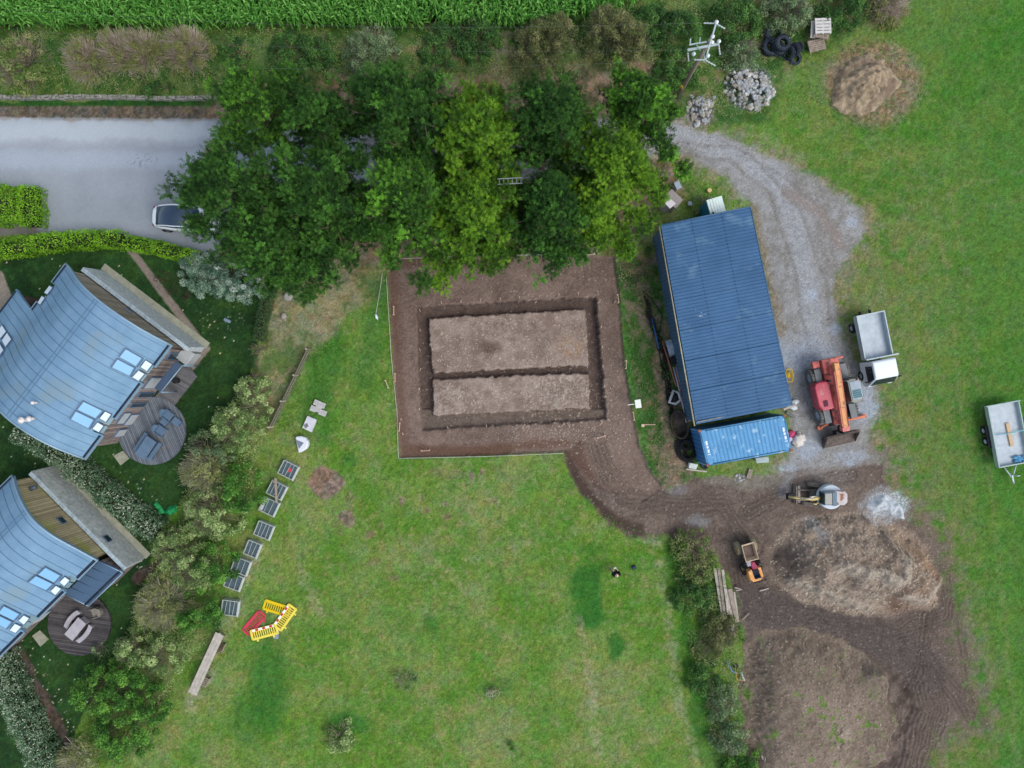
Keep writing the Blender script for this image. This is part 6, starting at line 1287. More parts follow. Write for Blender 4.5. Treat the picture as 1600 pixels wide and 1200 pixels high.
b = MB(); a_, c_ = up_pt(1119, 36, 9.3), up_pt(1102, 94, 9.3); b.box(tuple((a_ + c_) / 2), ((c_ - a_).length, .09, .09), rz=math.atan2((c_ - a_).y, (c_ - a_).x)); b.build('crossarm', GALV, up, bevel=.01)
b = MB(); b.tube([(0, 0, hp - .3), tuple(up_pt(1110.5, 66, 9.25))], .05, 6); b.tube([up_pt(1099, 78, 7.9), up_pt(1101, 96, 9.0)], .03, 5); b.build('bracket', GALV, up)
for (px, py, z) in ((1119.5, 34.5, 9.4), (1113.5, 57, 9.4), (1106, 87, 9.4), (1123.3, 64.5, 8.2), (1084, 84, 7.6), (1112.5, 66, 8.3)):
    p = up_pt(px, py, z); b = MB(); b.lathe([(.03, -.16), (.10, -.14), (.05, -.06), (.12, -.03), (.12, .04), (.05, .12), (.001, .16)], 12, Matrix.Translation(p)); b.build('insulator', INS, up)
for (p0, p1) in (((1074.5, 82, 7.9), (1076, 96, 7.7)), ((1123, 70, 7.9), (1125, 86, 7.7)), ((1078, 70, 8.4), (1079, 60, 8.5)), ((1093, 67, 8.4), (1094, 58, 8.5)), ((1119, 37, 9.3), (1133, 45, 9.2)), ((1102, 94, 9.3), (1118, 103, 9.2)), ((1117, 36.5, 9.3), (1099, 36, 9.2)), ((1101, 93.5, 9.3), (1084, 93.5, 9.2))):
    a_, c_ = up_pt(*p0), up_pt(*p1); b = MB(); n = 9; pts = [a_.lerp(c_, k / (n - 1)) for k in range(n)]; b.tube(pts, [.055 if k % 2 else .025 for k in range(n)], 7); b.build('insulator', GALV, up)
for (p0, d_) in (((1099, 36, 9.2), (-1, -.02)), ((1133, 45, 9.2), (1, .45)), ((1084, 93.5, 9.2), (-1, 0)), ((1118, 103, 9.2), (1, .47)), ((1074, 78, 8.1), (-1, -.03)), ((1125, 70, 8.1), (1, .5))):
    a_ = W(*p0); pts = []
    for k in range(15):
        s_ = k / 14 * 40; v = Vector((d_[0], -d_[1], 0)).normalized(); q = a_ + v * s_; q.z = a_.z - 1.2 * math.sin(k / 14 * PI); pts.append(q)
    b = MB(); b.tube(pts, .004, 4); o = b.build('power_line', mat('wire_grey', S(120, 126, 126), rough=.5)); tag(o, 'thin overhead power line wire running from the utility pole', 'wire', 'wires of the power line')

# tyres
def tyre(px, py, r, wd, z, tilt, az, label, name='tractor_tyre'):
    b = MB(); h = wd / 2; b.lathe([(r * .55, -h * .8), (r * .85, -h), (r, -h * .7), (r, h * .7), (r * .85, h), (r * .55, h * .8), (r * .62, 0)], 26, closed=True)
    for k in range(18):
        for sg in (-1, 1): b.box((0, 0, 0), (.09, .05, h * 1.0), M=Matrix.Rotation(2 * PI * (k + (.5 if sg > 0 else 0)) / 18, 4, 'Z') @ Matrix.Translation((r + .015, 0, sg * h * .48)) @ Matrix.Rotation(sg * .6, 4, 'X'))
    o = b.build(name, mat('tyre_black', S(34, 40, 48), rough=.8, c2=S(58, 68, 80), scale=3)); p = W(px, py, z); o.location = (p.x, p.y, max(z, gz(p.x, p.y) + h)); o.rotation_euler = (tilt, 0, az); tag(o, label, 'tyre', 'old tractor tyres heaped by the hedge'); return o
tyre(1209, 55, .62, .45, .3, .0, 0, 'dark tractor tyre at the back left of the heap, under the top one'); tyre(1204, 73, .58, .42, .3, .15, .5, 'tractor tyre lowest at the left side of the heap'); tyre(1216, 76, .5, .4, .25, .3, 2, 'tractor tyre lying at the front of the heap between two others')
tyre(1222.5, 67.5, .5, .45, 1.05, .12, .3, 'topmost tractor tyre of the heap with its round hole facing up'); tyre(1232.5, 83, .42, .3, .42, 1.15, R(-70), 'tractor tyre standing on edge right of the topmost one'); tyre(1241, 78, .42, .3, .42, 1.2, R(-60), 'tractor tyre leaning second from the right of the heap'); tyre(1243, 92, .36, .26, .2, .35, .3, 'small tyre nearest the lawn at the lower right of the heap'); tyre(1248, 74, .3, .22, .3, 1.1, R(-65), 'small tyre at the far right end of the heap')
tyre(1101, 727, .22, .14, .12, .1, 0, 'small tyre at the container corner', 'tyre')['group'] = 'small tyre by the container'
# pallets
def pallet(px, py, ang, L, Wd, z, m, label, n=7, group='pallets stacked by the hedge', name='pallet'):
    t = empty(name, W0(px, py, z, z), ang, label, 'pallet', group)
    for k in range(n):
        b = MB(); b.box((0, -Wd / 2 + Wd * (k + .5) / n, .13), (L, Wd / n * .78, .022)); b.build('top_board', m, t)
    for k in range(3):
        b = MB(); b.box((-L / 2 + .05 + (L - .1) * k / 2, 0, .07), (.1, Wd, .09)); b.build('bearer', m, t)
    return t
PLW = mat('pallet_pale', S(186, 184, 178), rough=.9, c2=S(212, 210, 206), scale=5); PLB = mat('pallet_brown', S(126, 112, 100), rough=.9, c2=S(168, 156, 142), scale=5)
for k in range(5): pallet(1284 - k * .3, 46 + k, R(80), .95, 1.05, .02 + k * .15, PLB, 'weathered pallet in the taller stack, %s from the ground' % ('lowest', 'second', 'third', 'fourth', 'fifth')[k])
pallet(1285, 41.5, R(2), 1.1, 1.1, .8, PLW, 'pale grey board pallet topping the taller stack', n=5)
pallet(1270, 47, R(88), 1.15, .4, .5, PLW, 'narrow pale pallet standing against the left of the taller stack', n=4)
for k in range(3): pallet(1275, 70 + k, R(14), 1.15, .8, .02 + k * .14, PLB, 'brown slatted pallet in the low stack, %s' % ('bottom one', 'middle one', 'top one')[k], n=6)

# safety barriers
YB = mat('barrier_yellow', S(220, 190, 24), rough=.45, var=.05); YB2 = mat('barrier_pale_yellow', S(232, 214, 84), rough=.45, var=.05); RB = mat('barrier_red', S(196, 62, 82), rough=.45, var=.06); RW = mat('reflect_white', S(236, 236, 236), rough=.3, var=.02); RR = mat('reflect_red', S(190, 30, 36), rough=.3, var=.04)
def barrier(px, py, dx, dy, m, label, stripes, z=.06, L=1.95, Wd=.78, round_=False, tilt=0):
    t = empty('safety_barrier', W0(px, py, 0, z), rotdir(dx, dy), label, 'barrier', 'plastic barriers lying on the lawn'); t.rotation_euler[1] = tilt
    hL, hW, r = L / 2, Wd / 2, .22 if round_ else .08; nS = 11
    b = MB(); b.box((0, hW - .1, 0), (L - 2 * r, .2, .05)); b.box((0, -hW + .08, 0), (L - 2 * r, .16, .05))
    for sx in (-1, 1):
        b.box((sx * (hL - .05), 0, 0), (.1, Wd - 2 * r, .05))
        for sy in (-1, 1):
            pts = [(sx * (hL - r + (r - .05) * math.sin(a)), sy * (hW - r + (r - .05) * math.cos(a)), 0) for a in np.linspace(0, PI / 2, 6)]; b.tube(pts, .05, 6)
    for k in range(nS + 1): b.box((-hL + .12 + (L - .24) * k / nS, -.02, 0), (.07, Wd - .3, .045))
    b.build('frame', m, t, bevel=.01)
    if stripes:
        b = MB(); b.box((0, hW - .1, .035), (L * .8, .15, .014)); s = b.build('reflective_strip', RW, t)
        for k in (-1, 0, 1): b = MB(); b.box((k * L * .26 + .05, hW - .1, .046), (.2, .14, .012)); b.build('red_block', RR, s)
    for sx in (-1, 1): b = MB(); b.box((sx * L * .3, -hW - .06, 0), (.12, .16, .06)); b.build('foot', m, t, bevel=.01)
    return t
barrier(397.5, 973, 290, -330, RB, 'red plastic barrier lying on the lawn', False, round_=True); barrier(433, 950, 330, 105, YB, 'deep yellow barrier without stripes, partly under another', False); barrier(414, 986.5, 420, -110, YB2, 'yellow barrier with red and white strip, nearest the bottom', True, z=.14); barrier(446.5, 963.5, 250, -350, YB2, 'yellow barrier with red and white strip, rightmost of the four', True, z=.16)
slab('barrier_base', [(425, 986), (437, 983), (435, 998), (428, 997)], 0, .1, mat('base_grey', S(132, 142, 162), rough=.8), 'grey blue barrier base block under the yellow barriers', 'base block')

# cold frames
CFM = mat('frame_alu', S(150, 160, 154), rough=.5, c2=S(176, 184, 178), scale=4); CFG = mat('tray_dark', S(58, 76, 84), rough=.4, c2=S(80, 100, 106), scale=3, spec=.5)
def cold_frame(px, py, deg, label, nb=3, L=1.1, Wd=1.0, extra=None):
    t = empty('cold_frame', W0(px, py, .3, 0), R(-deg), label, 'cold frame', 'cold frames in a row beside the shrubs')
    b = MB(); 
    for sx in (-1, 1): b.box((sx * L / 2, 0, .24), (.06, Wd, .48))
    for sy in (-1, 1): b.box((0, sy * Wd / 2, .24), (L, .06, .48))
    b.box((L / 2 + .07, 0, .42), (.1, Wd + .1, .05), ry=.4); b.build('frame', CFM, t, bevel=.01)
    b = MB(); b.box((0, 0, .36), (L - .08, Wd - .08, .03)); b.build('tray', CFG, t)
    for k in range(1, nb + 1): b = MB(); b.box((-L / 2 + L * k / (nb + 1), 0, .43), (.035, Wd, .04), rz=.05 * math.sin(k * 3 + px)); b.build('glazing_bar', CFM, t)
    return t
cf = cold_frame(451, 734, 27, 'cold frame with a red item inside, topmost of the row'); b = MB(); b.box((.1, .05, .42), (.2, .3, .06)); b.build('red_tray', RB, cf, bevel=.02)
cold_frame(433, 765, 27, 'cold frame crossed by the end of a plank, second from the top'); c3 = cold_frame(421, 791, 25, 'cold frame with a white sheet on its left side, third from the top', 2); b = MB(); b.box((-.4, 0, .5), (.22, .85, .03)); b.build('white_sheet', PANEL, c3, bevel=.01)
cold_frame(413, 828, 22, 'cold frame mostly hidden by the green shrub'); cold_frame(395, 857, 22, 'narrow looking cold frame just below the hidden one', 2, L=.9); cold_frame(377, 884, 20, 'upper of the two touching cold frames', 2); cold_frame(366, 908, 20, 'lower of the two touching cold frames', 2); cold_frame(360, 949, 8, 'cold frame standing apart, lowest of the row')
plank(430.5, 747, 432, 786, .16, .05, .56, OLDW, 'plank', 'weathered plank laid across two cold frames', 'plank')
plank(427, 751, 428.5, 755, .1, .05, .5, OLDW, 'timber_offcut', 'tiny timber offcut on the second cold frame', 'offcut')
# slabs and boat
SLB = mat('slab_pale', S(168, 168, 166), rough=.85, c2=S(196, 196, 194), scale=4)
for k, (px, py, lab) in enumerate(((495, 629.5, 'pale stone block at the back left of the small group of five'), (503, 633, 'pale stone block at the back right of the small group of five'), (489.5, 638.5, 'pale stone block at the front left of the small group of five'), (496.5, 639.5, 'pale stone block in the middle of the small group of five'), (504, 645, 'squarish pale stone block at the front right of the group of five'))):
    t = MB()
    for j in range(3): t.box((0, -.13 + j * .13, .14), (.42 if k != 4 else .5, .12, .26 - .02 * j))
    t.build('stone_block', SLB, bevel=.015, loc=W0(px, py, .2), rz=R(-22)); o = bpy.data.objects['stone_block' if k == 0 else 'stone_block.%03d' % k]; tag(o, lab, 'block', 'pale blocks on the lawn')
slab('flat_crate', [(482, 649.5), (496, 655.5), (488, 675), (474, 668)], .02, .28, mat('panel_white', S(186, 188, 196), rough=.6, c2=S(212, 214, 220), scale=2), 'white flat panel crate between the stone blocks and the boat', 'panel')
slab('grey_board', [(477, 664), (482, 661), (484, 666), (479, 669)], .28, .34, mat('board_grey', S(120, 116, 124), rough=.8), 'small grey board lying on the white panel crate', 'board')
bt = empty('boat', W0(473, 693, .25), R(18), 'small white dinghy bow section with a grey triangular hollow, on the lawn', 'boat')
out = [(-.42, -.55), (-.1, -.52), (.22, -.42), (.42, -.18), (.46, .08), (.36, .34), (.12, .52), (-.18, .6), (-.3, .56)]
b = MB(); b.prism(out, 0, .5, top=1.0); b.build('hull', mat('gelcoat', S(214, 220, 228), rough=.3, var=.02), bt, bevel=.09, seg=3)
b = MB(); b.prism([(-.28, -.28), (.16, .02), (-.3, .42)], .5, .515); b.build('cockpit', mat('cockpit_grey', S(116, 124, 140), rough=.6), bt)
# long table
t = empty('long_table', W0(322, 1037, .75, 0), rotdir(45, -98), 'very long weathered plank table on the lawn beside the shrub belt', 'table')
for k in range(3): b = MB(); b.box((0, -.21 + .21 * k, .76), (4.55 + .1 * (k % 2), .2, .05)); b.build('top_plank', mat('table_planks', S(162, 156, 146), rough=.9, c2=S(196, 190, 178), scale=3), t, bevel=.006)
for x in (-2.0, -.7, .7, 2.0): b = MB(); b.box((x, -.22, .37), (.08, .08, .72)); b.box((x, .22, .37), (.08, .08, .72)); b.box((x, 0, .2), (.06, .5, .08)); b.build('trestle', OLDW, t)
b = MB(); b.box((0, .38, .42), (4.4, .1, .05)); b.build('side_rail', mat('dark_timber', S(92, 74, 66), rough=.9), t)
for (px, py, lab) in ((321, 1064, 'grey slatted crate at the lower right side of the long table'), (345, 1010, 'dark slatted crate at the upper right side of the long table')):
    t = empty('slatted_crate', W0(px, py, .2, 0), rotdir(45, -98), lab, 'crate', 'slatted crates by the long table')
    for k in range(5): b = MB(); b.box((-.28 + .14 * k, 0, .38), (.07, .5, .03)); b.build('slat', OLDW if 'grey' in lab else MATS['dark_timber'], t)
    b = MB(); b.box((0, .22, .19), (.62, .04, .36)); b.box((0, -.22, .19), (.62, .04, .36)); b.build('side', OLDW, t)
# terrace furniture
FUR = mat('furniture_blue_grey', S(82, 106, 130), rough=.6, c2=S(100, 124, 148), scale=2); FUP = mat('furniture_pale', S(158, 156, 164), rough=.7, c2=S(182, 180, 186), scale=2)
def bench(px, py, deg, L, Wd, h, m, lab, name, cat, curve=0, group=None, z0=.2):
    t = empty(name, W0(px, py, h + z0, z0), deg, lab, cat, group); n = 9
    up_ = [(-L / 2 + L * k / n, Wd / 2 + curve * (1 - (2 * k / n - 1) ** 2)) for k in range(n + 1)]; dn = [(-L / 2 + L * k / n, -Wd / 2 + curve * (1 - (2 * k / n - 1) ** 2)) for k in range(n + 1)]
    b = MB()
    for k in range(n): b.prism([up_[k], up_[k + 1], dn[k + 1], dn[k]], h - .05, h)
    b.build('seat' if cat == 'bench' else 'top', m, t)
    for sx in (-1, 1): b = MB(); b.box((sx * L * .38, 0, h / 2 - .03), (.08, Wd * .8, h - .06)); b.build('leg', m, t)
    return t
dg = rotdir(-95, 140)
bench(227.5, 700, dg, 1.5, .8, .75, FUR, 'blue grey rectangular terrace table between two benches, upper house', 'garden_table', 'table'); bench(219.5, 690.5, dg, 1.45, .28, .45, FUR, 'blue grey bench on the wall side of the upper terrace table', 'garden_bench', 'bench', group='benches of the upper terrace'); bench(241, 706, dg, 1.45, .28, .45, FUR, 'blue grey bench on the lawn side of the upper terrace table', 'garden_bench', 'bench', group='benches of the upper terrace')
dg = rotdir(-140, 170)
bench(117.5, 983, dg, 1.5, .72, .75, FUP, 'pale grey table on the dark round deck of the lower house', 'garden_table', 'table'); bench(112.5, 968.5, dg, 1.45, .32, .45, FUP, 'pale curved bench behind the table on the dark deck', 'garden_bench', 'bench', curve=-.14, group='curved benches of the lower terrace'); bench(131, 990.5, dg, 1.45, .3, .45, FUP, 'pale curved bench in front of the table on the dark deck', 'garden_bench', 'bench', curve=.14, group='curved benches of the lower terrace')
def chair(px, py, ang, m, lab, group):
    t = empty('lounge_chair', W0(px, py, .5, .2), ang, lab, 'chair', group)
    b = MB(); b.box((.05, 0, .38), (.6, .56, .08)); b.build('seat', m, t, bevel=.02)
    b = MB(); b.prism([(-.22, -.3), (-.22, .3), (-.42, .22), (-.5, 0), (-.42, -.22)], .4, .8); b.build('backrest', m, t, bevel=.03)
    for sy in (-1, 1): b = MB(); b.box((.03, sy * .31, .5), (.62, .05, .22)); b.build('armrest', m, t, bevel=.01)
    for sx in (-.2, .3):
        for sy in (-1, 1): b = MB(); b.box((sx, sy * .27, .17), (.05, .05, .34)); b.build('leg', m, t)
    return t
chair(263, 648, R(-38), FUR, 'blue grey lounge chair furthest from the table, upper terrace', 'lounge chairs of the upper terrace'); chair(251.5, 672, R(-38), FUR, 'blue grey lounge chair nearest the table, upper terrace', 'lounge chairs of the upper terrace')
bench(256, 659, R(-38), .5, .42, .4, FUR, 'square blue grey footstool between the lounge chairs', 'footstool', 'stool', group='footstools of the upper terrace'); bench(275.5, 659, R(-38), .58, .48, .4, FUR, 'square blue grey footstool on the lawn side of the terrace', 'footstool', 'stool', group='footstools of the upper terrace')
chair(152.5, 956, R(200), mat('wicker', S(132, 128, 118), rough=.8, var=.15, scale=12), 'single rounded wicker chair near the porch on the dark deck', None)
b = MB(); b.cyl((0, 0, .17), (0, 0, .75), .17, .2, n=14); o = b.build('barbecue', BLK, loc=W0(275, 595, .5), bevel=.02); tag(o, 'black round barbecue on the rectangular deck', 'barbecue')
b = MB(); b.cyl((0, 0, 0), (0, 0, .12), .2, .2, n=14); o = b.build('white_basin', PANEL, loc=W0(296, 540, 1.2, 1.12)); tag(o, 'small white basin at the corner of the slate wall', 'basin')
b = MB(); b.box((0, 0, .1), (.5, .22, .2)); o = b.build('garden_ornament', mat('ornament_grey', S(120, 140, 158), rough=.6), loc=W0(356, 501, 0), rz=R(-25), bevel=.05); tag(o, 'small blue grey object lying on the upper garden lawn', 'ornament')
b = MB(); b.lathe([(.26, 0), (.22, .25), (.3, .4), (.26, .42), (.001, .36)], 16); o = b.build('stone_basin', mat('pale_stone', S(160, 160, 152), rough=.9), loc=W0(451, 463.5, .3)); tag(o, 'round pale stone basin under the pine edge on the dry lawn', 'basin')
b = MB(); b.ball((0, 0, .12), .22, 1, 1.2, .8, n=8, m=5); b.ball((.1, -.25, .1), .12, n=8, m=5); o = b.build('rock', ROCK[2], loc=W0(444, 494, 0)); tag(o, 'small brown rock below the round stone basin', 'rock')
# green cloth
def cloth(name, poly, m, label, cat, h, seed):
    b_ = heap(name, poly, h, m, label, cat, seed, rough=1.3, res=.04); return b_
cloth('green_sheet', [(237, 785), (246, 788), (256, 796), (264, 789), (276, 788), (275, 797), (266, 803), (254, 801), (245, 797)], mat('green_fabric', S(22, 130, 74), rough=.6, c2=S(50, 166, 100), scale=4), 'crumpled bright green sheet between lawn and shrubs', 'sheet', .45, 71)
cloth('green_hose', [(103, 916), (118, 906), (113, 916), (106, 922), (114, 932), (104, 926)], mat('hose_green', S(96, 160, 112), rough=.6), 'light green hose bundle at the porch roof corner', 'hose', .2, 72).location.z = 2.78

# site setting out: rope, profile boards, pegs
ROPE = mat('rope_white', S(190, 196, 184), rough=.8)
for pts, lab in (([(604, 432), (612, 560), (620, 640), (623, 716)], 'pale string line along the left edge of the plot'), ([(623, 716), (760, 713), (880, 708)], 'pale string line along the bottom edge of the plot'), ([(622, 404), (760, 399), (930, 398)], 'pale string line along the top edge of the plot under the pines'), ([(598, 428), (594, 455), (588, 490)], 'thin white string tied to the white bottle on the lawn')):
    b = MB(); pp = []
    for p, q in zip(pts[:-1], pts[1:]):
        for k in range(8): pp.append((p[0] + (q[0] - p[0]) * k / 8, p[1] + (q[1] - p[1]) * k / 8))
    pp.append(pts[-1]); b.tube([G(*p, .14) for p in pp], .018, 5); o = b.build('string_line', ROPE); tag(o, lab, 'string')
b = MB(); b.cyl((-.2, 0, .09), (.14, 0, .09), .09, n=12); b.cyl((.14, 0, .09), (.24, 0, .09), .04, n=10); o = b.build('bottle', mat('bottle_white', S(212, 226, 226), rough=.4), loc=G(588.5, 495), rz=R(-70)); tag(o, 'white plastic bottle lying on the lawn left of the plot', 'bottle')
PALE = mat('new_wood', S(196, 164, 140), rough=.8, c2=S(222, 200, 182), scale=5)
prof_t = None
def profile(px, py, deg, L=.5):
    global prof_t
    p = G(px, py)
    if prof_t is None:
        t = empty('profile_board', p, 0); b = MB(); b.box((0, 0, .42), (.62, .035, .1)); b.build('board', PALE, t)
        for sx in (-1, 1): b = MB(); b.box((sx * .28, .04, .22), (.05, .05, .5)); b.build('stake', PALE, t)
        prof_t = t
    else: t = copy_tree(prof_t); t.location = p
    t.rotation_euler = (0, 0, R(deg)); return t
for (px, py, d_, lab) in ((616, 485.5, 90, 'uppermost on the left edge of the plot'), (618, 590, 90, 'middle one on the left edge of the plot'), (606, 600, 110, 'on the lawn just outside the left edge of the plot'), (625, 667, 85, 'lowest on the left edge of the plot'), (665, 704, 2, 'at the bottom edge near the lower left corner'), (922, 399, 12, 'near the top right corner of the plot below the pine'), (965.5, 467, 97, 'highest on the right edge of the plot'), (977, 570, 88, 'middle of the right edge of the plot'), (989, 650, 97, 'low on the right edge of the plot, under the white board'), (939, 682.5, 18, 'in bare soil where the access track begins')):
    t = profile(px, py, d_); tag(t, 'pale wooden profile board ' + lab, 'profile board', 'profile boards round the building plot')
peg0 = None
pegs = [(655 + 0 * k, 485 + k * 31) for k in range(6)] + [(690 + k * 30.5, 474 - k * 2.0) for k in range(9)] + [(700 + k * 31, 573 - k * 1.1) for k in range(7)] + [(939 + k * 1.5, 512 + k * 31) for k in range(4)] + [(700 + k * 60, 669 - k * 2) for k in range(5)] + [(627, 656), (630, 679), (960, 473)]
for (px, py) in pegs:
    p = G(px, py); q = math.hypot(px - 790, py - 565)
    if peg0 is None:
        b = MB(); b.box((0, 0, .2), (.035, .035, .42)); b.box((0, .06, .38), (.03, .16, .03)); peg0 = b.build('marker_peg', PALE); o = peg0
    else: o = peg0.copy(); col.objects.link(o)
    o.location = p; o.rotation_euler = (0, 0, R(random.Random(px * py).uniform(-30, 30))); tag(o, 'thin pale wooden peg marking the edge of the foundation trench', 'peg', 'pegs along the foundation trenches')
# picket fence
f0, f1 = G(486, 547), G(428, 667); d = f1 - f0; L_ = d.length; t = empty('picket_fence', f0, math.atan2(d.y, d.x), 'low weathered picket fence crossing the rough grass', 'fence')
b = MB(); n = int(L_ / .14)
for k in range(n): b.box((k * .14, 0, .5), (.07, .02, 1.0))
b.build('pickets', mat('picket_wood', S(92, 96, 80), rough=.9, c2=S(140, 138, 118), scale=4), t)
b = MB(); b.box((L_ / 2, -.03, .85), (L_, .04, .07)); b.box((L_ / 2, -.03, .3), (L_, .04, .07)); b.build('rail', OLDW, t)
for k in range(4): b = MB(); b.box((L_ * k / 3, -.06, .55), (.09, .09, 1.15)); b.build('post', PALEW, t)
# ladder lying in the pines' gap
t = empty('ladder', W(797, 283, 8.9), R(3), 'white ladder lying level among the pine crowns', 'ladder')
for y in (-.16, .16): b = MB(); b.box((0, y, 0), (1.45, .045, .06)); b.build('rail', mat('ladder_grey', S(140, 150, 150), rough=.6), t)
for k in range(6): b = MB(); b.cyl((-.62 + k * .25, -.16, 0), (-.62 + k * .25, .16, 0), .022, n=6); b.build('rung', mat('ladder_grey', S(140, 150, 150), rough=.6), t)

# between plot and shed
def pipe(pts, r, m, label, name='pipe', cat='pipe', group=None, closed=False):
    b = MB(); b.tube([G(p[0], p[1], (p[2] if len(p) > 2 else .06)) for p in pts], r, 7, closed); o = b.build(name, m); tag(o, label, cat, group); return o
BLKP = mat('black_pipe', S(24, 26, 30), rough=.5, var=.2); BLUP = mat('blue_pipe', S(40, 84, 140), rough=.4); WHP = mat('white_pvc', S(196, 206, 216), rough=.4, c2=S(160, 178, 196), scale=3); BRP = mat('brown_pipe', S(150, 96, 84), rough=.6)
pipe([(1018, 497, .1), (1023, 518, .08), (1029, 545, .1)], .06, BLUP, 'short blue pipe lying on the strip left of the shed')
pipe([(1006, 462), (1014, 480), (1024, 510), (1028, 540), (1034, 575), (1045, 620), (1050, 650)], .035, BLKP, 'long black cable running down the strip beside the shed', 'cable', 'cable'); pipe([(1004, 455), (1020, 470), (1034, 492), (1030, 520)], .03, BLKP, 'short curling black cable near the top of the strip', 'cable', 'cable')
for k in range(5):
    o = pipe([(1039 + k * 1.9, 533 - k * .6, .3 + .05 * (k % 2)), (1046 + k * 1.9, 557 - k * .6, .3)], .045, WHP, 'white plastic pipe in the short upper bundle by the shed wall', group='upper pipe bundle')
for k in range(5):
    pipe([(1050.5 + k * 1.8, 574 - k * .6, .32 + .05 * (k % 2)), (1059 + k * 1.8, 606 - k * .5, .3), (1071 + k * 1.3, 660 - k * .6, .3)], .045, WHP if k in (0, 2, 4) else BRP, 'long %s pipe in the lower bundle by the shed wall' % ('white plastic' if k in (0, 2, 4) else 'brownish'), group='lower pipe bundle')
pipe([(1033, 533.5, .35), (1044, 568, .35), (1055, 604, .35)], .05, BRP, 'single reddish brown pipe left of the white pipe bundles')
slab('black_box', [(1044, 560), (1056, 556), (1058, 567), (1047, 571)], .1, .55, BLKP, 'black box between the two pipe bundles', 'box')
b = MB(); pts = [(-.35, -.42), (.1, -.38), (.36, -.05), (.1, .42), (-.3, .46)]; b.tube([(x, y, .45) for x, y in pts], .1, 8, True); o = b.build('plastic_ring', PANEL, loc=W0(1055.5, 622, .4, 0), rz=R(-15)); tag(o, 'white rounded plastic ring above the black tub', 'ring')
b = MB(); b.lathe([(.001, .2), (.25, .32), (.3, .2), (.001, .1)], 12); o = b.build('black_bundle', BLKP, loc=W0(1056, 622, .4, .1)); tag(o, 'black bundle filling the white ring frame', 'bundle')
b = MB(); TT = Matrix.Diagonal((.62, 1.05, 1, 1)); b.lathe([(.9, 0), (1.0, .5), (1.0, .55), (.9, .55), (.85, .15), (.001, .15)], 28, TT); o = b.build('black_tub', mat('tub_black', S(30, 30, 32), rough=.6, c2=S(74, 64, 54), scale=2), loc=W0(1061, 663, .3, 0), rz=R(14)); tag(o, 'long oval black tub beside the container corner', 'tub')
b = MB()
for k in range(9): rr = .95 - k * .055; b.tube([(rr * .82 * math.cos(a) + .02 * math.sin(k), rr * 1.15 * math.sin(a) - k * .03, .06 + .05 * (k % 4) + .08) for a in np.linspace(0, 2 * PI, 33)[:-1]], .032, 6, True)
for k in range(4): rr = .42 - k * .06; b.tube([(rr * math.cos(a), rr * .9 * math.sin(a) + .1, .3) for a in np.linspace(0, 2 * PI, 25)[:-1]], .03, 6, True)
o = b.build('pipe_coil', BLKP, loc=W0(1072.5, 698, .2, gz(*W(1072, 698)[:2])), rz=R(8)); tag(o, 'large oval coil of black pipe left of the container', 'pipe coil')
slab('cool_box', [(1075, 722), (1089, 724.5), (1085.5, 732.5), (1074, 730.5)], 0, .4, mat('coolbox', S(196, 204, 200), rough=.5), 'white box beside the black pipe coil', 'box', bevel=.04)
plank(1072, 733, 1104.5, 737, .1, .08, .12, PALEW, 'timber_batten', 'pale timber batten below the white box', 'timber')
b = MB(); b.box((0, 0, .95), (.42, .58, .05), ry=.15); b.cyl((0, 0, 0), (0, 0, .93), .03); b.box((-.45, .02, .9), (.5, .05, .05)); o = b.build('sign_board', mat('sign_white', S(224, 232, 224), rough=.5, var=.02), loc=W0(997, 631, .95, gz(*W(997, 631)[:2])), rz=R(8)); tag(o, 'blank white board on a post at the right edge of the plot', 'board')
b = MB(); b.box((0, 0, .4), (.2, .2, .06)); b.cyl((0, 0, 0), (0, 0, .4), .03); b.box((.5, .05, .2), (.85, .04, .04)); o = b.build('survey_stake', PALE, loc=G(1003, 664.5)); tag(o, 'small pale stake with a square head and a batten on the grass strip', 'stake')
# around the container and gravel yard
slab('plastic_tray', [(1174, 713.5), (1194.5, 711.5), (1195, 720.5), (1176, 722)], .7, .82, mat('tray_grey', S(164, 180, 178), rough=.6), 'pale plastic tray leaning on the long side of the container', 'tray', bevel=.03)
slab('tray_stand', [(1178, 714), (1191, 713), (1191, 719), (1179, 720)], 0, .69, OLDW, 'old timber stand under the pale plastic tray', 'stand')
pallet(1170.5, 740, R(72), .68, .3, .02, OLDW, 'small single pallet on the stony ground below the container', n=3)['group'] = 'single pallet'
rocks([(1150, 742), (1162, 738), (1166, 750), (1155, 756)], 14, 'small pale stone beside the single pallet', 'stones by the single pallet', .05, .1, .22, 33)
def bag(px, py, r, m, label, seed, z=0, sq=1.0):
    rs = random.Random(seed); me = bpy.data.meshes.new('rubble_bag'); bm = bmesh.new(); bmesh.ops.create_icosphere(bm, subdivisions=3, radius=r)
    for v in bm.verts:
        q = v.co.normalized(); v.co *= 1 + .16 * math.sin(q.x * 7 + seed) * math.cos(q.y * 6 + seed * 2) + .06 * math.sin(q.z * 13 + q.x * 11); v.co.z = max(-r * .5, v.co.z * .6); v.co.x *= sq
    bm.to_mesh(me); bm.free(); me.materials.append(m)
    for p_ in me.polygons: p_.use_smooth = True
    o = bpy.data.objects.new('rubble_bag', me); col.objects.link(o); p = G(px, py); o.location = (p.x, p.y, p.z + r * .5 + z); o.rotation_euler = (0, 0, seed); tag(o, label, 'bag'); return o
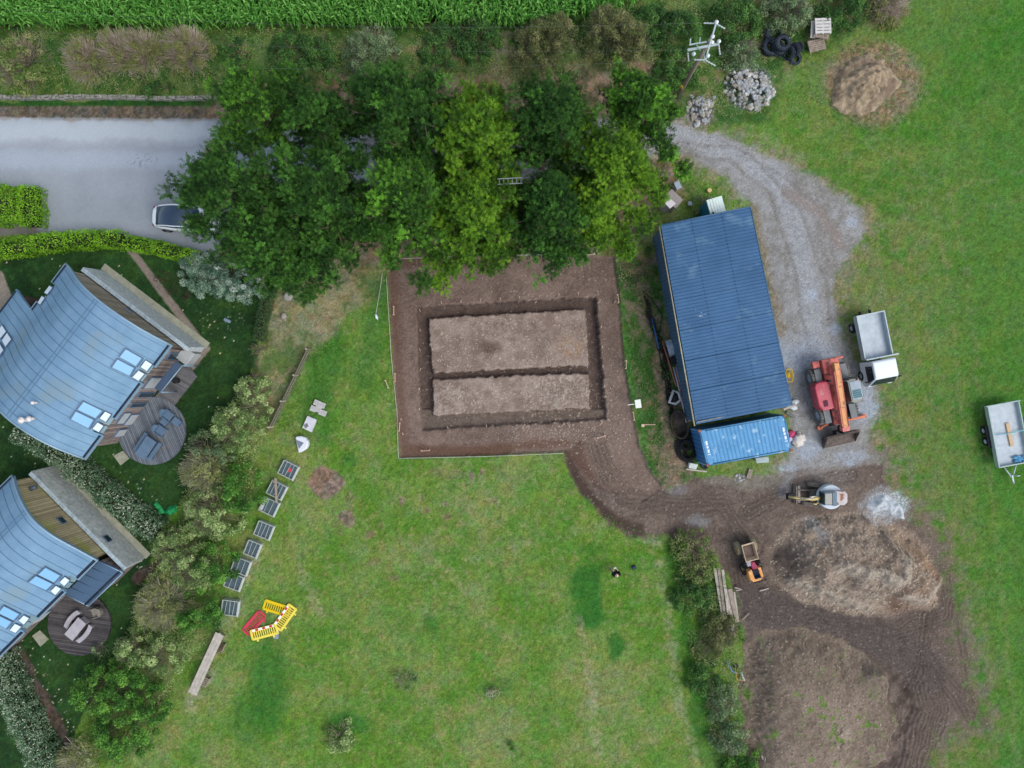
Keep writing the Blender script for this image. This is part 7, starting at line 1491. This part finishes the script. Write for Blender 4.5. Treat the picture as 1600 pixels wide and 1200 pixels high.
BW_ = mat('bag_white', S(196, 190, 180), rough=.7, c2=S(220, 214, 204), scale=4); bag(1246, 687, .42, BW_, 'crumpled whitish bag at the right end of the container', 1, sq=1.2); bag(1236, 678, .26, mat('bag_pink', S(196, 70, 110), rough=.6), 'small pink bag between container end and white bag', 2); bag(1234, 686, .2, mat('bag_lilac', S(206, 196, 220), rough=.6), 'small lilac bag under the pink one', 3); bag(1247, 678, .17, BW_, 'smallest white bag lying beside the pink one', 4)
bag(1241, 628, .28, mat('sack_white', S(206, 212, 214), rough=.7), 'white sack at the lower right corner of the shed roof', 5, sq=.7); bag(1238, 636, .2, MATS['sack_white'], 'smaller white sack just below the shed corner', 6, sq=1.6)
plank(1224, 640, 1243, 632, .14, .1, .3, PALEW, 'timber_batten', 'pale batten sticking out between shed and container', 'timber'); plank(1229, 644, 1242, 652, .2, .1, .12, mat('steel_grey', S(108, 112, 112), rough=.6), 'steel_beam', 'short grey steel beam at the top right corner of the container', 'beam')
b = MB(); YL = mat('yellow_plastic', S(206, 172, 40), rough=.4); b.tube([(-.2, -.45, .35), (.14, -.48, .35), (.22, -.1, .4), (.2, .35, .4), (-.1, .45, .4), (-.25, .2, .35)], .05, 6, True); b.cyl((0, -.2, .1), (0, .2, .1), .2, n=14); b.cyl((0, -.24, .2), (0, .24, .2), .06, n=8); o = b.build('hose_reel', YL, loc=W0(1233, 586, .3, 0), rz=R(8)); tag(o, 'yellow tubular hose reel beside the shed wall', 'hose reel')
# planks at the mud edge
for k, (x0, y0, x1, y1, wd, lab) in enumerate(((1117, 888, 1131, 972, .22, 'leftmost long plank of the pile by the mud'), (1123, 888, 1134, 975, .2, 'second long plank of the pile by the mud'), (1129, 890, 1138, 960, .18, 'dark gapped third plank of the pile by the mud'), (1131, 955, 1141, 992, .24, 'lowest short plank reaching toward the bush'), (1137, 920, 1147, 995, .22, 'long plank on the right half of the pile'), (1140, 920, 1152, 972, .3, 'broad pale beam at the right of the plank pile'), (1147, 925, 1153, 968, .12, 'narrow batten on the outer right of the plank pile'))):
    plank(x0, y0, x1, y1, wd, .1, .35 + .08 * (k % 3), PALEW if k % 2 == 0 else OLDW, 'plank', lab, 'plank', 'planks piled along the hedge')
plank(1148, 918, 1158, 920.5, .07, .05, .12, PALEW, 'stick', 'pale stick lying below the dumper on the hedge side', 'stick'); plank(1150, 923, 1159, 921, .06, .05, .18, PALEW, 'stick', 'second pale stick crossing the first by the plank pile', 'stick'); plank(1187, 923.5, 1201, 919.5, .07, .05, .1, PALEW, 'stick', 'pale stick behind the dumper on the open mud', 'stick'); plank(1160, 968, 1171, 958, .07, .05, .1, OLDW, 'stick', 'brown stick on the mud right of the plank pile', 'stick')
pipe([(1133, 1030, .3), (1142, 1046, .3), (1150, 1050, .25)], .06, mat('scrap_blue', S(90, 150, 180), rough=.5), 'light blue bent pipe on the hedge edge scrap'); pipe([(1155, 1047, .4), (1161, 1061, .35)], .07, WHP, 'bright white pipe end on the scrap at the hedge edge')
pipe([(1146, 1042, .35), (1150, 1060, .3), (1160, 1061, .3)], .04, mat('scrap_orange', S(190, 140, 70), rough=.6), 'thin orange bent rod on the scrap at the hedge edge', 'rod', 'rod'); bag(1149, 1040, .18, BLKP, 'small black scrap bag at the hedge edge', 7)
t = empty('metal_cage', W0(1204, 1193, .6, 0), R(80), 'grey metal cage box at the bottom edge of the picture', 'cage')
b = MB(); b.box((0, 0, .3), (1.1, .8, .55)); b.build('box', mat('cage_grey', S(70, 84, 90), rough=.6), t, bevel=.01)
b = MB()
for x in (-.55, -.18, .18, .55): b.box((x, 0, .6), (.04, .84, .05))
for y in (-.42, .42): b.box((0, y, .6), (1.14, .04, .05))
b.build('frame', GALV, t)
plank(1190, 1180, 1197, 1200, .08, .06, .5, PALEW, 'stick', 'pale stick leaning by the metal cage', 'stick')
# person flying the drone, seen from above
PS = G(959, 891); per = empty('person', (PS.x, PS.y, PS.z), R(100), 'person in dark clothes with a bald head, looking down at a controller in both hands', 'person')
def skin(name, verts, edges, radii, m, sub=2, root=0):
    me = bpy.data.meshes.new(name); me.from_pydata(verts, edges, []); me.update(); o = bpy.data.objects.new(name, me); col.objects.link(o); o.parent = per
    sk_ = o.modifiers.new('skin', 'SKIN'); sk_.use_smooth_shade = True
    for v, r in zip(me.skin_vertices[0].data, radii): v.radius = (r, r) if not isinstance(r, tuple) else r
    me.skin_vertices[0].data[root].use_root = True
    s_ = o.modifiers.new('sub', 'SUBSURF'); s_.levels = sub; s_.render_levels = sub; me.materials.append(m); return o
SKN = mat('skin', S(206, 160, 136), rough=.6, var=.05); DRK = mat('dark_jacket', S(26, 28, 40), rough=.85, var=.2, scale=8)
# facing +x locally
bv = [(0, 0, .95), (0, 0, 1.15), (.0, 0, 1.38), (.02, 0, 1.5), (.05, 0, 1.6), (.08, 0, 1.68), (0, .2, 1.4), (.08, .27, 1.14), (.3, .13, 1.1), (.38, .09, 1.12), (0, -.2, 1.4), (.08, -.27, 1.14), (.3, -.13, 1.1), (.38, -.09, 1.12), (0, .1, .9), (.02, .12, .5), (-.02, .13, .09), (.12, .15, .04), (0, -.1, .9), (.06, -.12, .5), (.04, -.13, .09), (.18, -.15, .04)]
be = [(0, 1), (1, 2), (2, 3), (3, 4), (4, 5), (2, 6), (6, 7), (7, 8), (8, 9), (2, 10), (10, 11), (11, 12), (12, 13), (0, 14), (14, 15), (15, 16), (16, 17), (0, 18), (18, 19), (19, 20), (20, 21)]
br = [.13, .12, .13, .055, .09, .085, .06, .045, .03, .03, .06, .045, .03, .03, .09, .06, .04, .04, .09, .06, .04, .04]
skin('body', bv, be, br, SKN)
jv = [bv[0], bv[1], bv[2], (0, 0, 1.47), bv[6], bv[7], (.24, .17, 1.1), bv[10], bv[11], (.24, -.17, 1.1)]
skin('jacket', jv, [(0, 1), (1, 2), (2, 3), (2, 4), (4, 5), (5, 6), (2, 7), (7, 8), (8, 9)], [(.17, .15), (.16, .15), (.17, .16), .08, .085, .065, .05, .085, .065, .05], DRK)
skin('trousers', [bv[0], bv[14], bv[15], (-.02, .13, .12), bv[18], bv[19], (.04, -.13, .12)], [(0, 1), (1, 2), (2, 3), (0, 4), (4, 5), (5, 6)], [.16, .11, .08, .065, .11, .08, .065], mat('dark_trousers', S(30, 34, 46), rough=.9))
for sx, sy in ((-.02, .13), (.04, -.13)):
    b = MB(); b.ball((sx + .07, sy + (.01 if sy > 0 else -.01), .06), .1, 1.5, .55, .6); b.build('boot', mat('boot_grey', S(150, 150, 146), rough=.7), per)
b = MB(); b.ball((.08, 0, 1.685), .1, 1.08, .82, 1.12, n=18, m=12); b.ball((.185, 0, 1.66), .018, 1.2, .8, 1.3, n=8, m=6)
for sy in (-1, 1): b.ball((.08, sy * .088, 1.67), .026, .7, .5, 1.2, n=8, m=6)
b.box((.178, 0, 1.62), (.012, .05, .012)); hd_ = b.build('head', mat('head_skin', S(228, 196, 176), rough=.5, var=.03), per)
for sy in (-1, 1): b = MB(); b.ball((.172, sy * .034, 1.69), .012, .6, 1.3, .8, n=8, m=5); b.build('eye', BLK, hd_)
b = MB(); b.lathe([(.092, -.05), (.1, -.02), (.098, .015), (.085, .03)], 16, Matrix.Translation((.062, 0, 1.68)) @ Matrix.Diagonal((1.0, .9, 1, 1)), smooth=True); b.build('hair', mat('dark_hair', S(40, 34, 30), rough=.9), hd_)
for sy in (-1, 1):
    for k in range(4): b = MB(); b.tube([(.36, sy * (.085 - .012 * k), 1.12 - .016 * k), (.41, sy * (.075 - .006 * k), 1.115 - .018 * k), (.43, sy * (.045), 1.105 - .018 * k)], [.011, .01, .007], 6); b.build('finger', SKN, per)
    b = MB(); b.tube([(.36, sy * .085, 1.135), (.39, sy * .06, 1.155), (.41, sy * .045, 1.155)], [.013, .012, .009], 6); b.build('thumb', SKN, per)
b = MB(); b.box((0, 0, 0), (.12, .2, .05)); b.box((.09, 0, .04), (.02, .16, .09), ry=-.3); o = b.build('drone_controller', mat('controller_grey', S(196, 198, 200), rough=.4), bevel=.01)
o.matrix_world = Matrix.Translation(per.location) @ Matrix.Rotation(R(100), 4, 'Z') @ Matrix.Translation((.43, 0, 1.12)); tag(o, 'small pale drone controller held in the person\'s hands', 'controller')
b = MB(); b.box((0, 0, .13), (.3, .22, .26)); bb_ = b.build('backpack', mat('bag_navy', S(44, 58, 84), rough=.8, var=.15, scale=8), loc=G(990, 885.5), rz=R(20), bevel=.06, seg=3); tag(bb_, 'small dark blue bag on the lawn right of the person', 'bag')
b = MB(); b.tube([(-.1, -.12, .2), (-.12, -.2, .08), (.1, -.2, .08), (.1, -.12, .2)], .018, 5); b.build('strap', BLK, bb_)
# scattered white pebbles by the picture's lawn edge, small stump
b = MB(); b.cyl((0, 0, 0), (0, 0, .3), .17, .15, n=12); o = b.build('tree_stump', mat('cut_wood', S(206, 182, 132), rough=.8), loc=G(1107, 299), bevel=.01); tag(o, 'small freshly cut tree stump above the portable toilet', 'stump')
b = MB(); b.box((0, 0, .06), (.06, .06, 1.0)); o = b.build('lawn_stake', PALEW, loc=G(1041, 938), rz=.2); tag(o, 'thin stake standing in the dry streak of the lawn near the hedge', 'stake')
